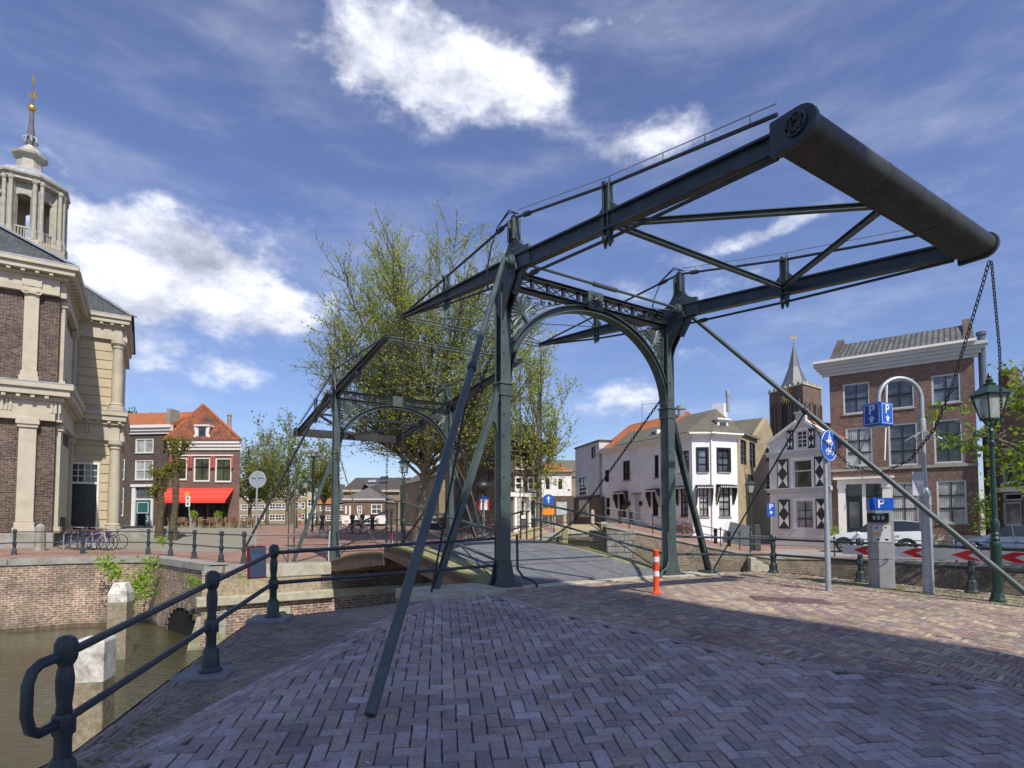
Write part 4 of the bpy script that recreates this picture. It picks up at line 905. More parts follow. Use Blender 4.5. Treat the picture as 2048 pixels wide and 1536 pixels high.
# bent conduit at the feet of the near posts
for u, s_ in ((0.2, 1), (BWID-.25, -1)):
    m = MB(); m.tube([HN(u, -.2, 1.0), HN(u, -.22, .35), HN(u+.1*s_, -.26, .2), HN(u+.3*s_, -.3, .12), HN(u+.38*s_, -.32, .04), HN(u+.38*s_, -.32, -.05)], .024, 8)
    tag(m.build('foot_conduit', IRON_L if u > 2 else IRON, smooth=True), 'bent cable pipe at the foot of the %s near post' % ('left' if s_ > 0 else 'right'), 'pipe')
m = MB(); m.tube([HF(-.2, .1, 1.1), HF(-.26, .2, .6), HF(-.28, .3, -.1), HF(-.2, .45, -.45), HF(.1, .55, -.6), HF(.7, .5, -.62), HF(1.6, .45, -.6)], .025, 8)
tag(m.build('foot_conduit', GALV, smooth=True), 'pale cable pipe curling under the far left post', 'pipe')

# ------------------------------------------------------------ railings, posts, signs near the bridge
def rail_post(mb, p, h=1.0, s=1.0):
    """octagonal foot, turned baluster, squared head"""
    p = V(p); z = V((0, 0, h))
    mb.lathe(p, [(.135*s, -.1), (.135*s, .03*h), (.105*s, .06*h), (.095*s, .22*h), (.072*s, .25*h)], 8, rot=R(22.5))
    mb.lathe(p+V((0, 0, .24*h)), [(.062*s, 0), (.060*s, .12*h), (.066*s, .15*h), (.066*s, .16*h)], 12)
    mb.lathe(p+V((0, 0, .39*h)), [(.078*s, 0), (.085*s, .01*h), (.085*s, .11*h), (.075*s, .13*h)], 8, rot=R(22.5))
    mb.lathe(p+V((0, 0, .51*h)), [(.05*s, 0), (.058*s, .02*h), (.052*s, .06*h), (.062*s, .14*h), (.066*s, .22*h), (.056*s, .28*h), (.046*s, .31*h)], 12)
    mb.lathe(p+V((0, 0, .81*h)), [(.05*s, 0), (.078*s, .04*h), (.085*s, .07*h), (.085*s, .14*h), (.065*s, .175*h), (.03*s, .19*h)], 8, rot=R(22.5))
def railing(pts, label, hs=1.0, m=IRON, rr=.028, name='quay_railing', zf=None, lo=.47, hi=.885, extra=None, plinth=None, s=1.0, ends=None, thin=False):
    p0 = V(pts[0]); r = thing(name, p0, label, 'railing')
    for q in pts:
        mb = MB()
        if thin: mb.lathe(q, [(.05, 0), (.04, .06), (.03, .1), (.03, hs*.9), (.045, hs*.93), (.045, hs*.98), (.02, hs*1.01)], 8)
        else: rail_post(mb, q, hs, s)
        o = mb.build('post', m, r, not thin, sa=30)
        if plinth:
            k = MB(); k.box(q[0]-.22, q[0]+.2, q[1]-.22, q[1]+.2, q[2]-.1, q[2]+.02); k.build('plinth', plinth, o, bevel=.01)
    for h_ in (lo, hi):
        l = [V(q)+V((0, 0, h_*hs)) for q in pts]
        if ends: l = [V(e)+V((0, 0, h_*hs)) for e in ends[0]]+l+[V(e)+V((0, 0, h_*hs)) for e in ends[1]]
        mb = MB()
        for i in range(len(l)-1): mb.tube([l[i], l[i+1]], rr, 8)
        mb.build('rail', m, r, True, fix=False)
    return r
def zg(x, y, zf=zA): return (x, y, zf(x, y))
np1, np2, np3 = V((-2.80, 3.63, -.425)), V((-2.98, 5.72, -.21)), V((-3.27, 7.88, -.045))
r = thing('quay_railing', np1, 'dark iron quay railing in the shade with a looped end beside the water', 'railing')
for q in (np1, np2, np3):
    mb = MB(); rail_post(mb, q, 1.0, .78); o = mb.build('post', IRON_G if q is np3 else IRON, r, True, sa=30)  # third post greener: the sun on it is put into its paint
    k = MB()
    for (dx, dy) in ((0, 0),): k.boxv((q.x-.26, q.y-.25, q.z-.12), (.50, .06, 0), (-.06, .48, 0), (0, 0, .13))
    k.build('plinth', BLUEST, o, bevel=.012)
e = HN(-.17, 0, 0)
for h_, a in ((.885, .93), (.47, .42)):
    mb = MB(); mb.tube([np1+V((0, 0, h_)), np2+V((0, 0, h_)), np3+V((0, 0, h_))], .028, 10); mb.tube([np3+V((0, 0, h_)), e+V((0, 0, a))], .028, 10); mb.build('rail', IRON, r, True)
q = np1; d = V((-.03, -.27, 0)); mb = MB()
lp = [q+V((0, 0, .885)), q+d*.62+V((0, 0, .865)), q+d*.82+V((0, 0, .83)), q+d*.92+V((0, 0, .76)), q+d*.92+V((0, 0, .58)), q+d*.82+V((0, 0, .49)), q+d*.62+V((0, 0, .455)), q+V((0, 0, .47))]
mb.tube(lp, .032, 10); mb.build('end_loop', IRON, r, True, sa=80)
# notice board hung on the rail
c = np3+V((-.10, -.33, .78)); bx = V((.35, .94, 0)).normalized(); mb = MB(); tl = V((-.04, 0, 1)).normalized()
nb = thing('notice_board', c, 'small red edged notice board hung on the shaded quay railing', 'notice board')
mb.boxv(c-bx*.15-tl*.21, bx*.30, bx.cross(tl)*.03, tl*.42); mb.build('frame', mat('red frame paint', (.75, .03, .025), .4), nb, bevel=.004)
mb = MB(); mb.boxv(c-bx*.135-tl*.195+bx.cross(tl)*.03, bx*.27, bx.cross(tl)*.006, tl*.39); pn = mb.build('panel', mat('grey sign back', (.30, .34, .38), .4, .1, 3), nb)
mb = MB(); mb.boxv(c-bx*.11-tl*.02+bx.cross(tl)*.036, bx*.22, bx.cross(tl)*.004, tl*.12); mb.build('notice_sheet', mat('pale notice', (.5, .53, .55), .5), pn)

# right side of the near quay
e = HN(BWID+.17, 0, 0)
rp = [zg(6.92, 15.2), zg(7.95, 13.1), zg(8.96, 11.2), zg(9.95, 9.2), zg(11.0, 7.2)]
r = railing(rp, 'green iron quay railing in the sun behind the parking machine', ends=([e], []), m=IRON)
mb = MB(); mb.tube([(rp[0][0]+.05, rp[0][1]+.0, rp[0][2]+.94), (rp[0][0]-.02, rp[0][1]+.05, rp[0][2]+1.0)], .05, 8)
# striped barrier board
F = Plane(V((7.62, 12.98, 0)), V((9.95-7.62, 9.3-12.98-.2, 0)))
if F.n.y > 0: F.n = -F.n
F.o = V((7.48, 12.95, 0)); F.t = V((1.95, -3.7, 0)).normalized(); F.n = V((F.t.y, -F.t.x, 0))
bd = thing('barrier_board', (7.6, 13, .5), 'long white board with red arrowheads fixed low on the sunny railing', 'barrier board')
Lb = 5.2; mb = MB(); F.box(mb, 0, 2.795, 0, .03, .515, .72); F.box(mb, 2.805, Lb, 0, .03, .515, .72); mb.build('panel', mat('white reflective board', (.66, .67, .66), .4, .05, 4), bd)
mb = MB(); u = .25
for u in (.25, 1.25, 2.15, 2.86, 3.72, 4.45):
    mb.extr([F.P(a, .03, b) for a, b in ((u, .617), (u+.26, .712), (u+.5, .712), (u+.26, .617), (u+.5, .523), (u+.26, .523))], F.n*.004)
mb.build('arrowhead_stripe', mat('red reflective stripe', (.55, .02, .03), .4), bd)

# lantern posts
def lamp(loc, label, s=1.0, m=IRON_G, bits=True, name='street_lamp', group=None):
    r = thing(name, loc, label, 'street lamp', group); z0 = V(loc)
    mb = MB(); q = lambda h: z0+V((0, 0, h*s))
    mb.lathe(q(-.1), [(0.125*s, 0), (0.125*s, .14*s), (0.106*s, .17*s), (0.099*s, .22*s), (0.086*s, .25*s)], 8, rot=R(22.5)); mb.lathe(q(.15), [(0.083*s, 0), (0.079*s, .78*s), (0.089*s, .82*s), (0.089*s, .86*s), (0.073*s, .9*s)], 12)
    mb.lathe(q(1.04), [(0.050*s, 0), (0.073*s, .05*s), (0.053*s, .1*s), (0.066*s, .13*s), (0.050*s, .17*s), (0.066*s, .26*s), (0.069*s, .34*s), (0.046*s, .4*s)], 14)
    mb.lathe(q(1.43), [(0.045*s, 0), (0.038*s, .7*s), (0.033*s, 1.28*s), (0.050*s, 1.3*s), (0.059*s, 1.36*s), (0.033*s, 1.4*s), (0.030*s, 1.56*s)], 14)
    mb.lathe(q(2.94), [(0.033*s, 0), (0.040*s, .06*s), (0.020*s, .1*s), (0.015*s, .26*s)], 10)
    po = mb.build('pole', m, r, True, sa=30)
    if bits:
        mb = MB()
        for sg in (-1, 1):
            mb.tube([q(2.9), q(2.9)+V((sg*.14*s, 0, -.02*s)), q(2.9)+V((sg*.24*s, 0, .0)), q(2.9)+V((sg*.3*s, 0, .05*s)), q(2.9)+V((sg*.27*s, 0, .1*s)), q(2.9)+V((sg*.22*s, 0, .07*s))], .013*s, 6)
            mb.tube([q(3.06), q(3.12)+V((sg*.1*s, 0, 0)), q(3.22)+V((sg*.17*s, 0, 0)), q(3.26)+V((sg*.12*s, 0, 0))], .014*s, 6)
        mb.build('scroll_bracket', m, po, True, sa=60)
    # four sided lantern
    hd = MB(); a, b = .10*s, .18*s; zb, zt = 3.2, 3.62
    cb = [q(zb)+V((x*a, y*a, 0)) for x, y in ((-1, -1), (1, -1), (1, 1), (-1, 1))]; ct = [q(zt)+V((x*b, y*b, 0)) for x, y in ((-1, -1), (1, -1), (1, 1), (-1, 1))]
    for i in range(4): hd.tube([cb[i], ct[i]], .014*s, 5); hd.bar(cb[i], cb[(i+1) % 4], .03*s, .03*s); hd.bar(ct[i], ct[(i+1) % 4], .04*s, .035*s)
    la = hd.build('lantern_frame', m, r)
    gm = MB(); i_ = .94
    gm.add([z0+(v-z0).lerp(V((0, 0, (v-z0).z)), .05) for v in cb+ct], [(0, 1, 5, 4), (1, 2, 6, 5), (2, 3, 7, 6), (3, 0, 4, 7)]); gm.build('lantern_glass', LGLASS, la)
    hd = MB(); e_ = .225*s
    hd.add([q(3.64)+V((x*e_, y*e_, 0)) for x, y in ((-1, -1), (1, -1), (1, 1), (-1, 1))]+[q(3.70)+V((x*.17*s, y*.17*s, 0)) for x, y in ((-1, -1), (1, -1), (1, 1), (-1, 1))]+[q(3.80)+V((x*.08*s, y*.08*s, 0)) for x, y in ((-1, -1), (1, -1), (1, 1), (-1, 1))],
           [(3, 2, 1, 0), (0, 1, 5, 4), (1, 2, 6, 5), (2, 3, 7, 6), (3, 0, 4, 7), (4, 5, 9, 8), (5, 6, 10, 9), (6, 7, 11, 10), (7, 4, 8, 11), (8, 9, 10, 11)])
    hd.lathe(q(3.80), [(.09*s, 0), (.1*s, .03*s), (.05*s, .05*s), (.06*s, .1*s), (.03*s, .13*s), (.035*s, .17*s), (.012*s, .24*s)], 10)
    hd.build('lantern_roof', m, r)
    return r
LGLASS = bpy.data.materials.new('lantern glass'); LGLASS.use_nodes = True; n = N(LGLASS)
g1 = n('ShaderNodeBsdfTransparent'); g1.inputs[0].default_value = (.85, .9, .85, 1); g2 = n('ShaderNodeBsdfPrincipled', i_Roughness=.25); g2.inputs['Base Color'].default_value = (.55, .58, .5, 1)
x = n('ShaderNodeMixShader', i_0=.5); n.L(g1.outputs[0], x.inputs[1]); n.L(g2.outputs[0], x.inputs[2]); o = n('ShaderNodeOutputMaterial'); n.L(x.outputs[0], o.inputs[0])
lamp((8.47, 10.04, zA(8.47, 10.04)), 'big dark green lantern post beside the striped barrier board', 1.0)
L2_ = lamp(((808-1024)/FPX*27, 27, .0), 'lantern post beside the big plane tree beyond the bridge', 1.09)
lamp(((612-1024)/FPX*38, 38, .3), 'lantern post with yellow plate left of the far portal', .95)
lamp(((634-1024)/FPX*52, 52, .5), 'greenish lantern post half hidden behind the far portal brace', 1.0)
lamp(((594-1024)/FPX*50, 50, .5), 'lantern post standing beyond the round sign back', .95)
lamp(((1501-1024)/FPX*29.5, 29.5, -.56), 'lantern post before the alley between white house and gabled house', 1.0)
c = Pt(613, 995, 37.8); mb = MB(); mb.lathe(c, [(.09, 0), (.09, .03)], 12, V((0, -1, 0))); tag(mb.build('number_plate', mat('yellow plate', (.75, .55, .15), .5)), 'small round yellow plate on the far lantern post', 'plate')

# blue and white signs
BLUE = mat('sign blue', (.012, .10, .52), .35, .05, 3, 0); SWH = mat('sign white', (.75, .77, .8), .4, .04, 3, 0)
def ptxt(c, rt, up, s, parent, name='letter', th=.003): return text_mb('P', s, c, rt, up, th, name, SWH, parent, .012*s)
def hand(c, rt, up, s, parent):
    """hand holding coins, as on paid parking signs"""
    nn = rt.cross(up); mb = MB(); o = V(c)+nn*.004
    P_ = lambda a, b: o+rt*(a*s)+up*(b*s)
    mb.extr([P_(a, b) for a, b in ((-.16, -.5), (.14, -.5), (.2, -.1), (.46, .12), (.36, .22), (.1, .1), (-.1, .1), (-.36, .2), (-.44, .08), (-.22, -.08))], nn*.003)
    for a, b, w_ in ((-.2, .24, .2), (.2, .24, .2), (0, .34, .2), (0, .46, .16)): mb.lathe(P_(a, b)+nn*.001, [(w_*s*.5, 0), (w_*s*.5, .004)], 10, nn)
    return mb.build('hand_symbol', SWH, parent, fix=False)
# arched pole with the cube
ap = V((8.04, 11.1, zA(8.04, 11.1))); r = thing('sign_pole', ap, 'galvanised arched pole standing between machine and lantern post', 'sign pole')
mb = MB(); mb.lathe(ap-V((0, 0, .1)), [(.095, 0), (.09, 2.0), (.088, 2.06), (.062, 2.12), (.055, 2.14)], 16); mb.build('pole_base', GALV, r, True, sa=30)
topz = 3.72; cx = 7.56; rad = (ap.x-7.16)/2-.02; mb = MB()
arc = [V((ap.x-.02-rad+rad*math.cos(t), 11.1, topz-.08+rad*1.0*math.sin(t))) for t in [math.pi*k/16 for k in range(17)]]
mb.tube([ap+V((0, 0, 1.9))]+[V((ap.x-.02, 11.1, 3.0))]+arc+[arc[-1]-V((0, 0, .05))], .042, 12); mb.lathe((ap.x-.02, 11.1, 2.92), [(.06, 0), (.062, .03), (.062, .3), (.055, .34)], 14); mb.build('arched_tube', GALV, r, True, sa=60)
mb = MB(); bc = V((ap.x-.01, 11.1, 2.95))
for k in range(14):
    t = 2*math.pi*k/14; mb.tube([bc+V((.06*math.cos(t), .06*math.sin(t), .05)), bc+V((.3*math.cos(t), .3*math.sin(t), -.12+.02*(k % 3)))], .009, 5)
mb.build('climb_guard', GALV, r)
mb = MB(); c = V((ap.x-.15, 11.0, 2.05)); mb.boxv(c-V((.17, 0, .3)), (.24, 0, 0), (0, .012, 0), (0, 0, .46)); mb.build('paper_sheet', mat('grey plastic pocket', (.42, .43, .5), .4, .15, 6), r)
cc = V((7.16, 11.1, 3.33)); r = thing('parking_cube', cc, 'blue cube sign with white P and hand hung from arched pole', 'parking sign')
a0 = R(23); ux, uy = V((math.cos(a0), math.sin(a0), 0)), V((-math.sin(a0), math.cos(a0), 0)); s_ = .36; up = V((0, 0, 1))
mb = MB(); mb.boxv(cc-ux*s_/2-uy*s_/2-up*.22, ux*s_, uy*s_, up*.44); mb.build('case', BLUE, r, bevel=.012)
mb = MB(); mb.tube([cc+up*.22, cc+up*.32], .02, 8); mb.build('hanger', GALV, r)
mb = MB(); mb.boxv(cc-ux*.12-uy*.12-up*.25, ux*.24, uy*.24, up*.03); mb.build('lamp_base', mat('pale plastic', (.6, .6, .55), .5), r)
for nn_, rt in ((-uy, ux), (ux, uy), (-ux, -uy), (uy, -ux)):
    fc = cc+nn_*(s_/2+.003); mb = MB()
    for a, b, w_, h_ in ((-.15, -.19, .30, .008), (-.15, .182, .30, .008), (-.15, -.19, .008, .38), (.142, -.19, .008, .38)): mb.boxv(fc+rt*a+up*b, rt*w_, nn_*.003, up*h_)
    mb.build('border', SWH, r); ptxt(fc+up*.08-rt*.0, rt, up, .24, r); hand(fc-up*.095, rt, up, .13, r)
# small parking sign across the water
def small_p(c, rt, label):
    r = thing('parking_sign', c, label, 'parking sign'); nn = V(rt).cross(up); mb = MB(); rt = V(rt)
    mb.boxv(c-rt*.2-up*.36, rt*.4, nn*.02, up*.72); mb.build('plate', BLUE, r); ptxt(c+nn*.024+up*.14, rt, up, .42, r); hand(c+nn*.021-up*.16, rt, up, .2, r)
    mb = MB(); mb.tube([c-nn*.03+up*.3, c-nn*.03-up*1.9], .03, 8); mb.build('pole', GALV, r); return r
small_p(Pt(1542, 1019, 31), V((.96, -.2, 0)).normalized(), 'small blue parking sign in front of the gabled house')
# round blue sign with bicycle and moped
pp = V((6.16, 11.2, zA(6.16, 11.2))); r = thing('cycle_sign', pp, 'round blue sign with white bicycle and moped on a grey pole', 'traffic sign')
mb = MB(); mb.lathe(pp-V((0, 0, .1)), [(.052, 0), (.05, 1.42), (.045, 1.46), (.038, 1.5), (.038, 2.72)], 12); mb.build('pole', GALV, r, True, sa=30)
dn = V((.62, -.62, 0)).normalized(); dn = V((math.cos(R(-56)), math.sin(R(-56)), 0)); rt = up.cross(dn); dc = pp+V((.03, -.0, 2.83))+dn*.055
mb = MB(); mb.lathe(dc-dn*.02, [(.30, 0), (.312, .012), (.312, .02), (.29, .022)], 36, dn); mb.build('disc', BLUE, r, fix=True)
mb = MB(); mb.tube([dc+dn*.004+rt*(.293*math.cos(t))+up*(.293*math.sin(t)) for t in [2*math.pi*k/40 for k in range(40)]], .007, 5, closed=True); mb.build('rim', SWH, r)
def cyc(mb, c, s, mop=False):
    q = lambda a, b: c+dn*.008+rt*(a*s)+up*(b*s)
    for a in (-.55, .55): mb.tube([q(a+.36*math.cos(t), .36*math.sin(t)) for t in [2*math.pi*k/18 for k in range(18)]], (.075 if mop else .05)*s, 5, closed=True)
    for l in ([(-.55, 0), (-.1, 0), (.35, .6), (-.25, .6), (-.55, 0)], [(-.1, 0), (-.3, .75)], [(.55, 0), (.33, .8), (.5, .85)], [(-.45, .78), (-.15, .78)]): mb.tube([q(*p) for p in l], (.09 if mop else .045)*s, 5)
    if mop:
        mb.tube([q(-.05, .8), q(-.1, 1.35)], .15*s, 6); mb.lathe(q(-.02, 1.62), [(.16*s, 0), (.16*s, .004)], 10, dn); mb.tube([q(-.05, 1.25), q(.3, .95)], .07*s, 5); mb.tube([q(-.05, .8), q(.2, .5), (q(.15, .1))], .09*s, 5)
mb = MB(); cyc(mb, dc-up*.13, .15); mb.build('bicycle_symbol', SWH, r, fix=False); mb = MB(); cyc(mb, dc+up*.06, .12, True); mb.build('moped_symbol', SWH, r, fix=False)

# parking machine
mp_ = V((7.8, 12.15, zA(7.8, 12.15))); r = thing('parking_machine', mp_, 'grey steel parking machine with blue P head by the railing', 'parking machine')
dn = V((-.34, -.94, 0)).normalized(); rt = up.cross(dn); SG = mat('grey machine steel', (.33, .34, .35), .45, .1, 5, .05, 80, metal=.3)
def fb(mb, a0, a1, b0, b1, z0, z1): mb.boxv(mp_+rt*a0+dn*b0+up*z0, rt*(a1-a0), dn*(b1-b0), up*(z1-z0))
mb = MB(); fb(mb, -.2, .2, -.15, .15, -.08, .58); fb(mb, -.2, .2, -.15, .15, .588, .92); fb(mb, -.2, .2, -.15, .15, .928, 1.62); mb.build('cabinet', SG, r, bevel=.006)
mb = MB(); fb(mb, .2, .225, -.16, .14, -.05, 1.62); mb.build('side_trim', GALV, r)
mb = MB(); fb(mb, -.205, .235, -.16, .16, 1.62, 1.88); h = mb.build('sign_head', BLUE, r, bevel=.01)
text_mb('P', .25, mp_+up*1.745+dn*.165, rt, up, .003, 'letter', SWH, h, .004); text_mb('P', .25, mp_+up*1.745+rt*.24, -dn, up, .003, 'letter', SWH, h, .004)
mb = MB(); fb(mb, -.26, .14, .12, .19, 1.36, 1.56); mb.build('display_hood', BLACK, r, bevel=.02)
mb = MB()
for i in range(3): fb(mb, -.16+i*.08, -.11+i*.08, .19, .194, 1.42, 1.50)
mb.build('display_digit', mat('pale display', (.35, .42, .45), .3), r)
mb = MB(); fb(mb, -.16, .17, .15, .156, .95, 1.30); fp = mb.build('front_plate', mat('pale grey plate', (.52, .53, .54), .5, .05), r)
mb = MB(); fb(mb, -.15, -.02, .156, .161, 1.10, 1.145); mb.build('yellow_label', mat('orange yellow label', (.8, .38, .02), .5), fp)
mb = MB()
for (a, b, w_, h_) in ((-.11, 1.23, .04, .035), (.06, 1.24, .03, .03), (-.1, .985, .05, .03), (.06, .985, .06, .035), (.0, 1.19, .03, .02)): fb(mb, a, a+w_, .156, .16, b, b+h_)
mb.build('button_marks', BLACK, fp)

# orange and white bollard
bp_ = V((2.53, 10.08, 0.0)); r = thing('flexible_bollard', bp_, 'orange bollard with two white bands at the bridge foot', 'bollard')
OR_ = mat('orange plastic', (.72, .07, .02), .5, .1, 4, .05)
mb = MB(); mb.lathe(bp_, [(.09, 0), (.09, .012), (.06, .03), (.052, .05), (.052, .72), (.056, .73), (.056, .75), (.03, .77)], 18); mb.build('tube', OR_, r, True, sa=30)
for z_ in (.30, .55): mb = MB(); mb.lathe(bp_+up*z_, [(.0535, 0), (.0535, .09)], 18); mb.build('reflective_band', mat('white reflective band', (.68, .68, .68), .35, .1), r, True, sa=30)

# mooring posts in the water
for (px, py, w_, d_, dp, lab) in ((243, 1165, .50, .3, 16.9, 'square timber mooring post with white painted pointed top further from the railing'), (192, 1275, .42, .36, 9.2, 'thick timber mooring post with peeling white top close behind the railing')):
    t_ = Pt(px, py, dp); c = V((t_.x, t_.y, 0)); r = thing('mooring_post', (c.x, c.y, WATER), lab, 'mooring post'); zt = t_.z; a = R(12)
    ex, ey = V((math.cos(a), math.sin(a), 0))*w_/2, V((-math.sin(a), math.cos(a), 0))*w_/2
    def ring(z, k): return [c+ex*sx*k+ey*sy*k+V((0, 0, z)) for sx, sy in ((-1, -1), (1, -1), (1, 1), (-1, 1))]
    zs = zt-.52 if dp > 12 else zt-.62
    mb = MB(); mb.add(ring(WATER-.5, 1.04)+ring(zs, 1.0), [(0, 1, 5, 4), (1, 2, 6, 5), (2, 3, 7, 6), (3, 0, 4, 7), (4, 5, 6, 7)]); mb.build('timber', WOOD, r, bevel=.02)
    mb = MB(); R1, R2, R3 = ring(zs-.03, 1.012), ring(zt-(.3 if dp > 12 else .05), 1.012), ring(zt, .62 if dp > 12 else .92)
    mb.add(R1+R2+R3, [(k+4*l, (k+1) % 4+4*l, (k+1) % 4+4*l+4, k+4*l+4) for l in (0, 1) for k in range(4)]+[(8, 9, 10, 11)])
    mb.build('white_top', mat('peeling white paint', (.62, .60, .54), .85, .2, 7, .6, 25, stain=(.24, .20, .14), stf=.95, stsc=3), r, bevel=.015)

# railing of the far quay, left of the bridge
def gp(px, py, z=-.2): x, y = G(px, py, z); return (x, y, z)
fr = [gp(-60, 1118), gp(28, 1110), gp(165, 1108), gp(296, 1109), gp(341, 1112), gp(388, 1117), gp(442, 1124), (-8.95, 19.15, -.2)]
railing(fr, 'long green iron railing along the far quay in front of the bicycles', 1.08, IRON, .022, s=.9)
railing([(-8.95+.02, 19.2, -.2), tuple(HF(-.3, -.1, 0))][:1]+[], 'short end of the far railing', 1.08, IRON_L) if False else None
mb = MB(); r = thing('quay_rails', (-8.9, 19.1, 0), 'two thin rails from the last far post to the far portal', 'railing')
for h_ in (.95, .5): mb.tube([V((-8.95, 19.15, -.2+h_)), HF(-.15, 0, h_)], .022, 8)
mb.build('rail', IRON_L, r, True)
# sign seen from behind, thin poles on the far quay
c = Pt(515, 959, 27); r = thing('round_sign', (c.x, c.y, -.1), 'grey back of a round traffic sign on a thin pole', 'traffic sign'); mb = MB(); mb.lathe(c, [(.40, 0), (.41, .01), (.40, .02)], 28, V((0, 1, 0))); mb.build('disc', GALV, r)
mb = MB(); mb.tube([V((c.x, c.y-.04, -.15)), c+V((0, -.04, .42))], .045, 8); mb.bar(c+V((-.3, -.03, .1)), c+V((.3, -.03, .1)), .03, .04); mb.build('pole', GALV, r)
c = Pt(591, 925, 25); r = thing('thin_pole', (c.x, c.y, -.15), 'thin grey pole standing left of the far portal', 'pole'); mb = MB(); mb.tube([(c.x, c.y, -.15), c], .035, 8); mb.build('shaft', IRON_L, r)
# twin floodlight mast
c = Pt(627, 914, 44); r = thing('floodlight_mast', (c.x, c.y, .4), 'black mast with two silver floodlights above the square', 'floodlight mast'); mb = MB(); mb.tube([(c.x, c.y, .3), c], .09, 8); mb.bar(c-V((.45, 0, 0)), c+V((.5, 0, 0)), .12, .1); mb.build('mast', BLACK, r)
for dx in (-.4, .32): mb = MB(); mb.lathe(c+V((dx, -.1, .28)), [(.14, 0), (.24, .12), (.26, .3), (.1, .36)], 10, V((-.5, -.2, .6))); mb.build('floodlight', mat('silver lamp', (.5, .52, .54), .35, .1, metal=.5), r)
# yellow and white stop sign post near the cafe
c = Pt(375, 988, 40); r = thing('bus_stop_sign', (c.x, c.y, .2), 'thin post with round yellow sign over two white plates', 'sign'); mb = MB(); mb.tube([(c.x+.3, c.y+.04, .15), c+V((0, .04, .1))], .04, 8); mb.build('pole', GALV, r)
mb = MB(); mb.lathe(c, [(.17, 0), (.17, .03)], 14, V((0, -1, 0))); mb.build('yellow_disc', mat('dull yellow', (.55, .42, .1), .5), r)
for dz, hh in ((-.48, .32), (-.88, .36)):
    mb = MB(); mb.box(c.x-.14+.03, c.x+.2, c.y-.02, c.y+.01, c.z+dz, c.z+dz+hh); q = mb.build('white_plate', SWH, r)
    mb = MB(); mb.box(c.x-.04+.03, c.x+.1, c.y-.03, c.y-.021, c.z+dz+.1, c.z+dz+hh-.08); mb.build('dark_mark', BLACK, q)
# blue arrow sign with orange plate across the deck
c = Pt(1097, 999, 33); r = thing('arrow_sign', (c.x, c.y, .6), 'round blue sign with white arrow over an orange plate', 'traffic sign'); mb = MB(); mb.lathe(c, [(.31, 0), (.31, .02)], 24, V((0, -1, 0))); mb.build('disc', BLUE, r)
mb = MB(); mb.extr([c+V((a, -.025, b)) for a, b in ((-.03, -.2), (.03, -.2), (.03, .05), (.12, .0), (0, .22), (-.12, .0), (-.03, .05))], V((0, -.004, 0))); mb.build('arrow', SWH, r)
mb = MB(); mb.box(c.x-.32, c.x+.34, c.y-.01, c.y+.01, c.z-.88, c.z-.52); mb.build('orange_plate', mat('orange plate', (.8, .25, .02), .5), r)
mb = MB(); mb.tube([(c.x, c.y+.04, .5), c+V((0, .04, .3))], .035, 8); mb.build('pole', GALV, r)
# signs behind the near left post
c = Pt(968, 1008, 34); r = thing('warning_sign', (c.x, c.y, .3), 'small red edged white sign with blue top behind the near portal', 'traffic sign'); mb = MB(); mb.box(c.x-.28, c.x+.28, c.y-.01, c.y+.01, c.z-.35, c.z+.28); mb.build('plate', SWH, r)
mb = MB(); mb.box(c.x-.29, c.x-.2, c.y-.02, c.y-.011, c.z-.36, c.z+.28); mb.box(c.x+.2, c.x+.29, c.y-.02, c.y-.011, c.z-.36, c.z+.28); mb.build('red_edge', mat('red edge', (.6, .03, .05), .5), r)
mb = MB(); mb.box(c.x-.28, c.x+.28, c.y-.02, c.y-.011, c.z+.281, c.z+.46); mb.build('blue_top', BLUE, r); mb = MB(); mb.tube([(c.x, c.y+.04, .2), c], .035, 8); mb.build('pole', GALV, r)
# big pale lantern head of a mast behind the near portal
c = Pt(966, 975, 30); mb = MB(); mb.lathe(c-V((.35, 0, 0)), [(.1, 0), (.3, .1), (.36, .35), (.28, .6), (.12, .78)], 12, V((1, .1, .12))); r = thing('round_floodlight', (c.x, c.y, .3), 'dark rounded floodlight head between the near braces', 'floodlight'); mb.build('housing', BLACK, r, True)
mb = MB(); mb.tube([(c.x, c.y+.1, .2), c], .05, 8); mb.build('pole', IRON_L, r)

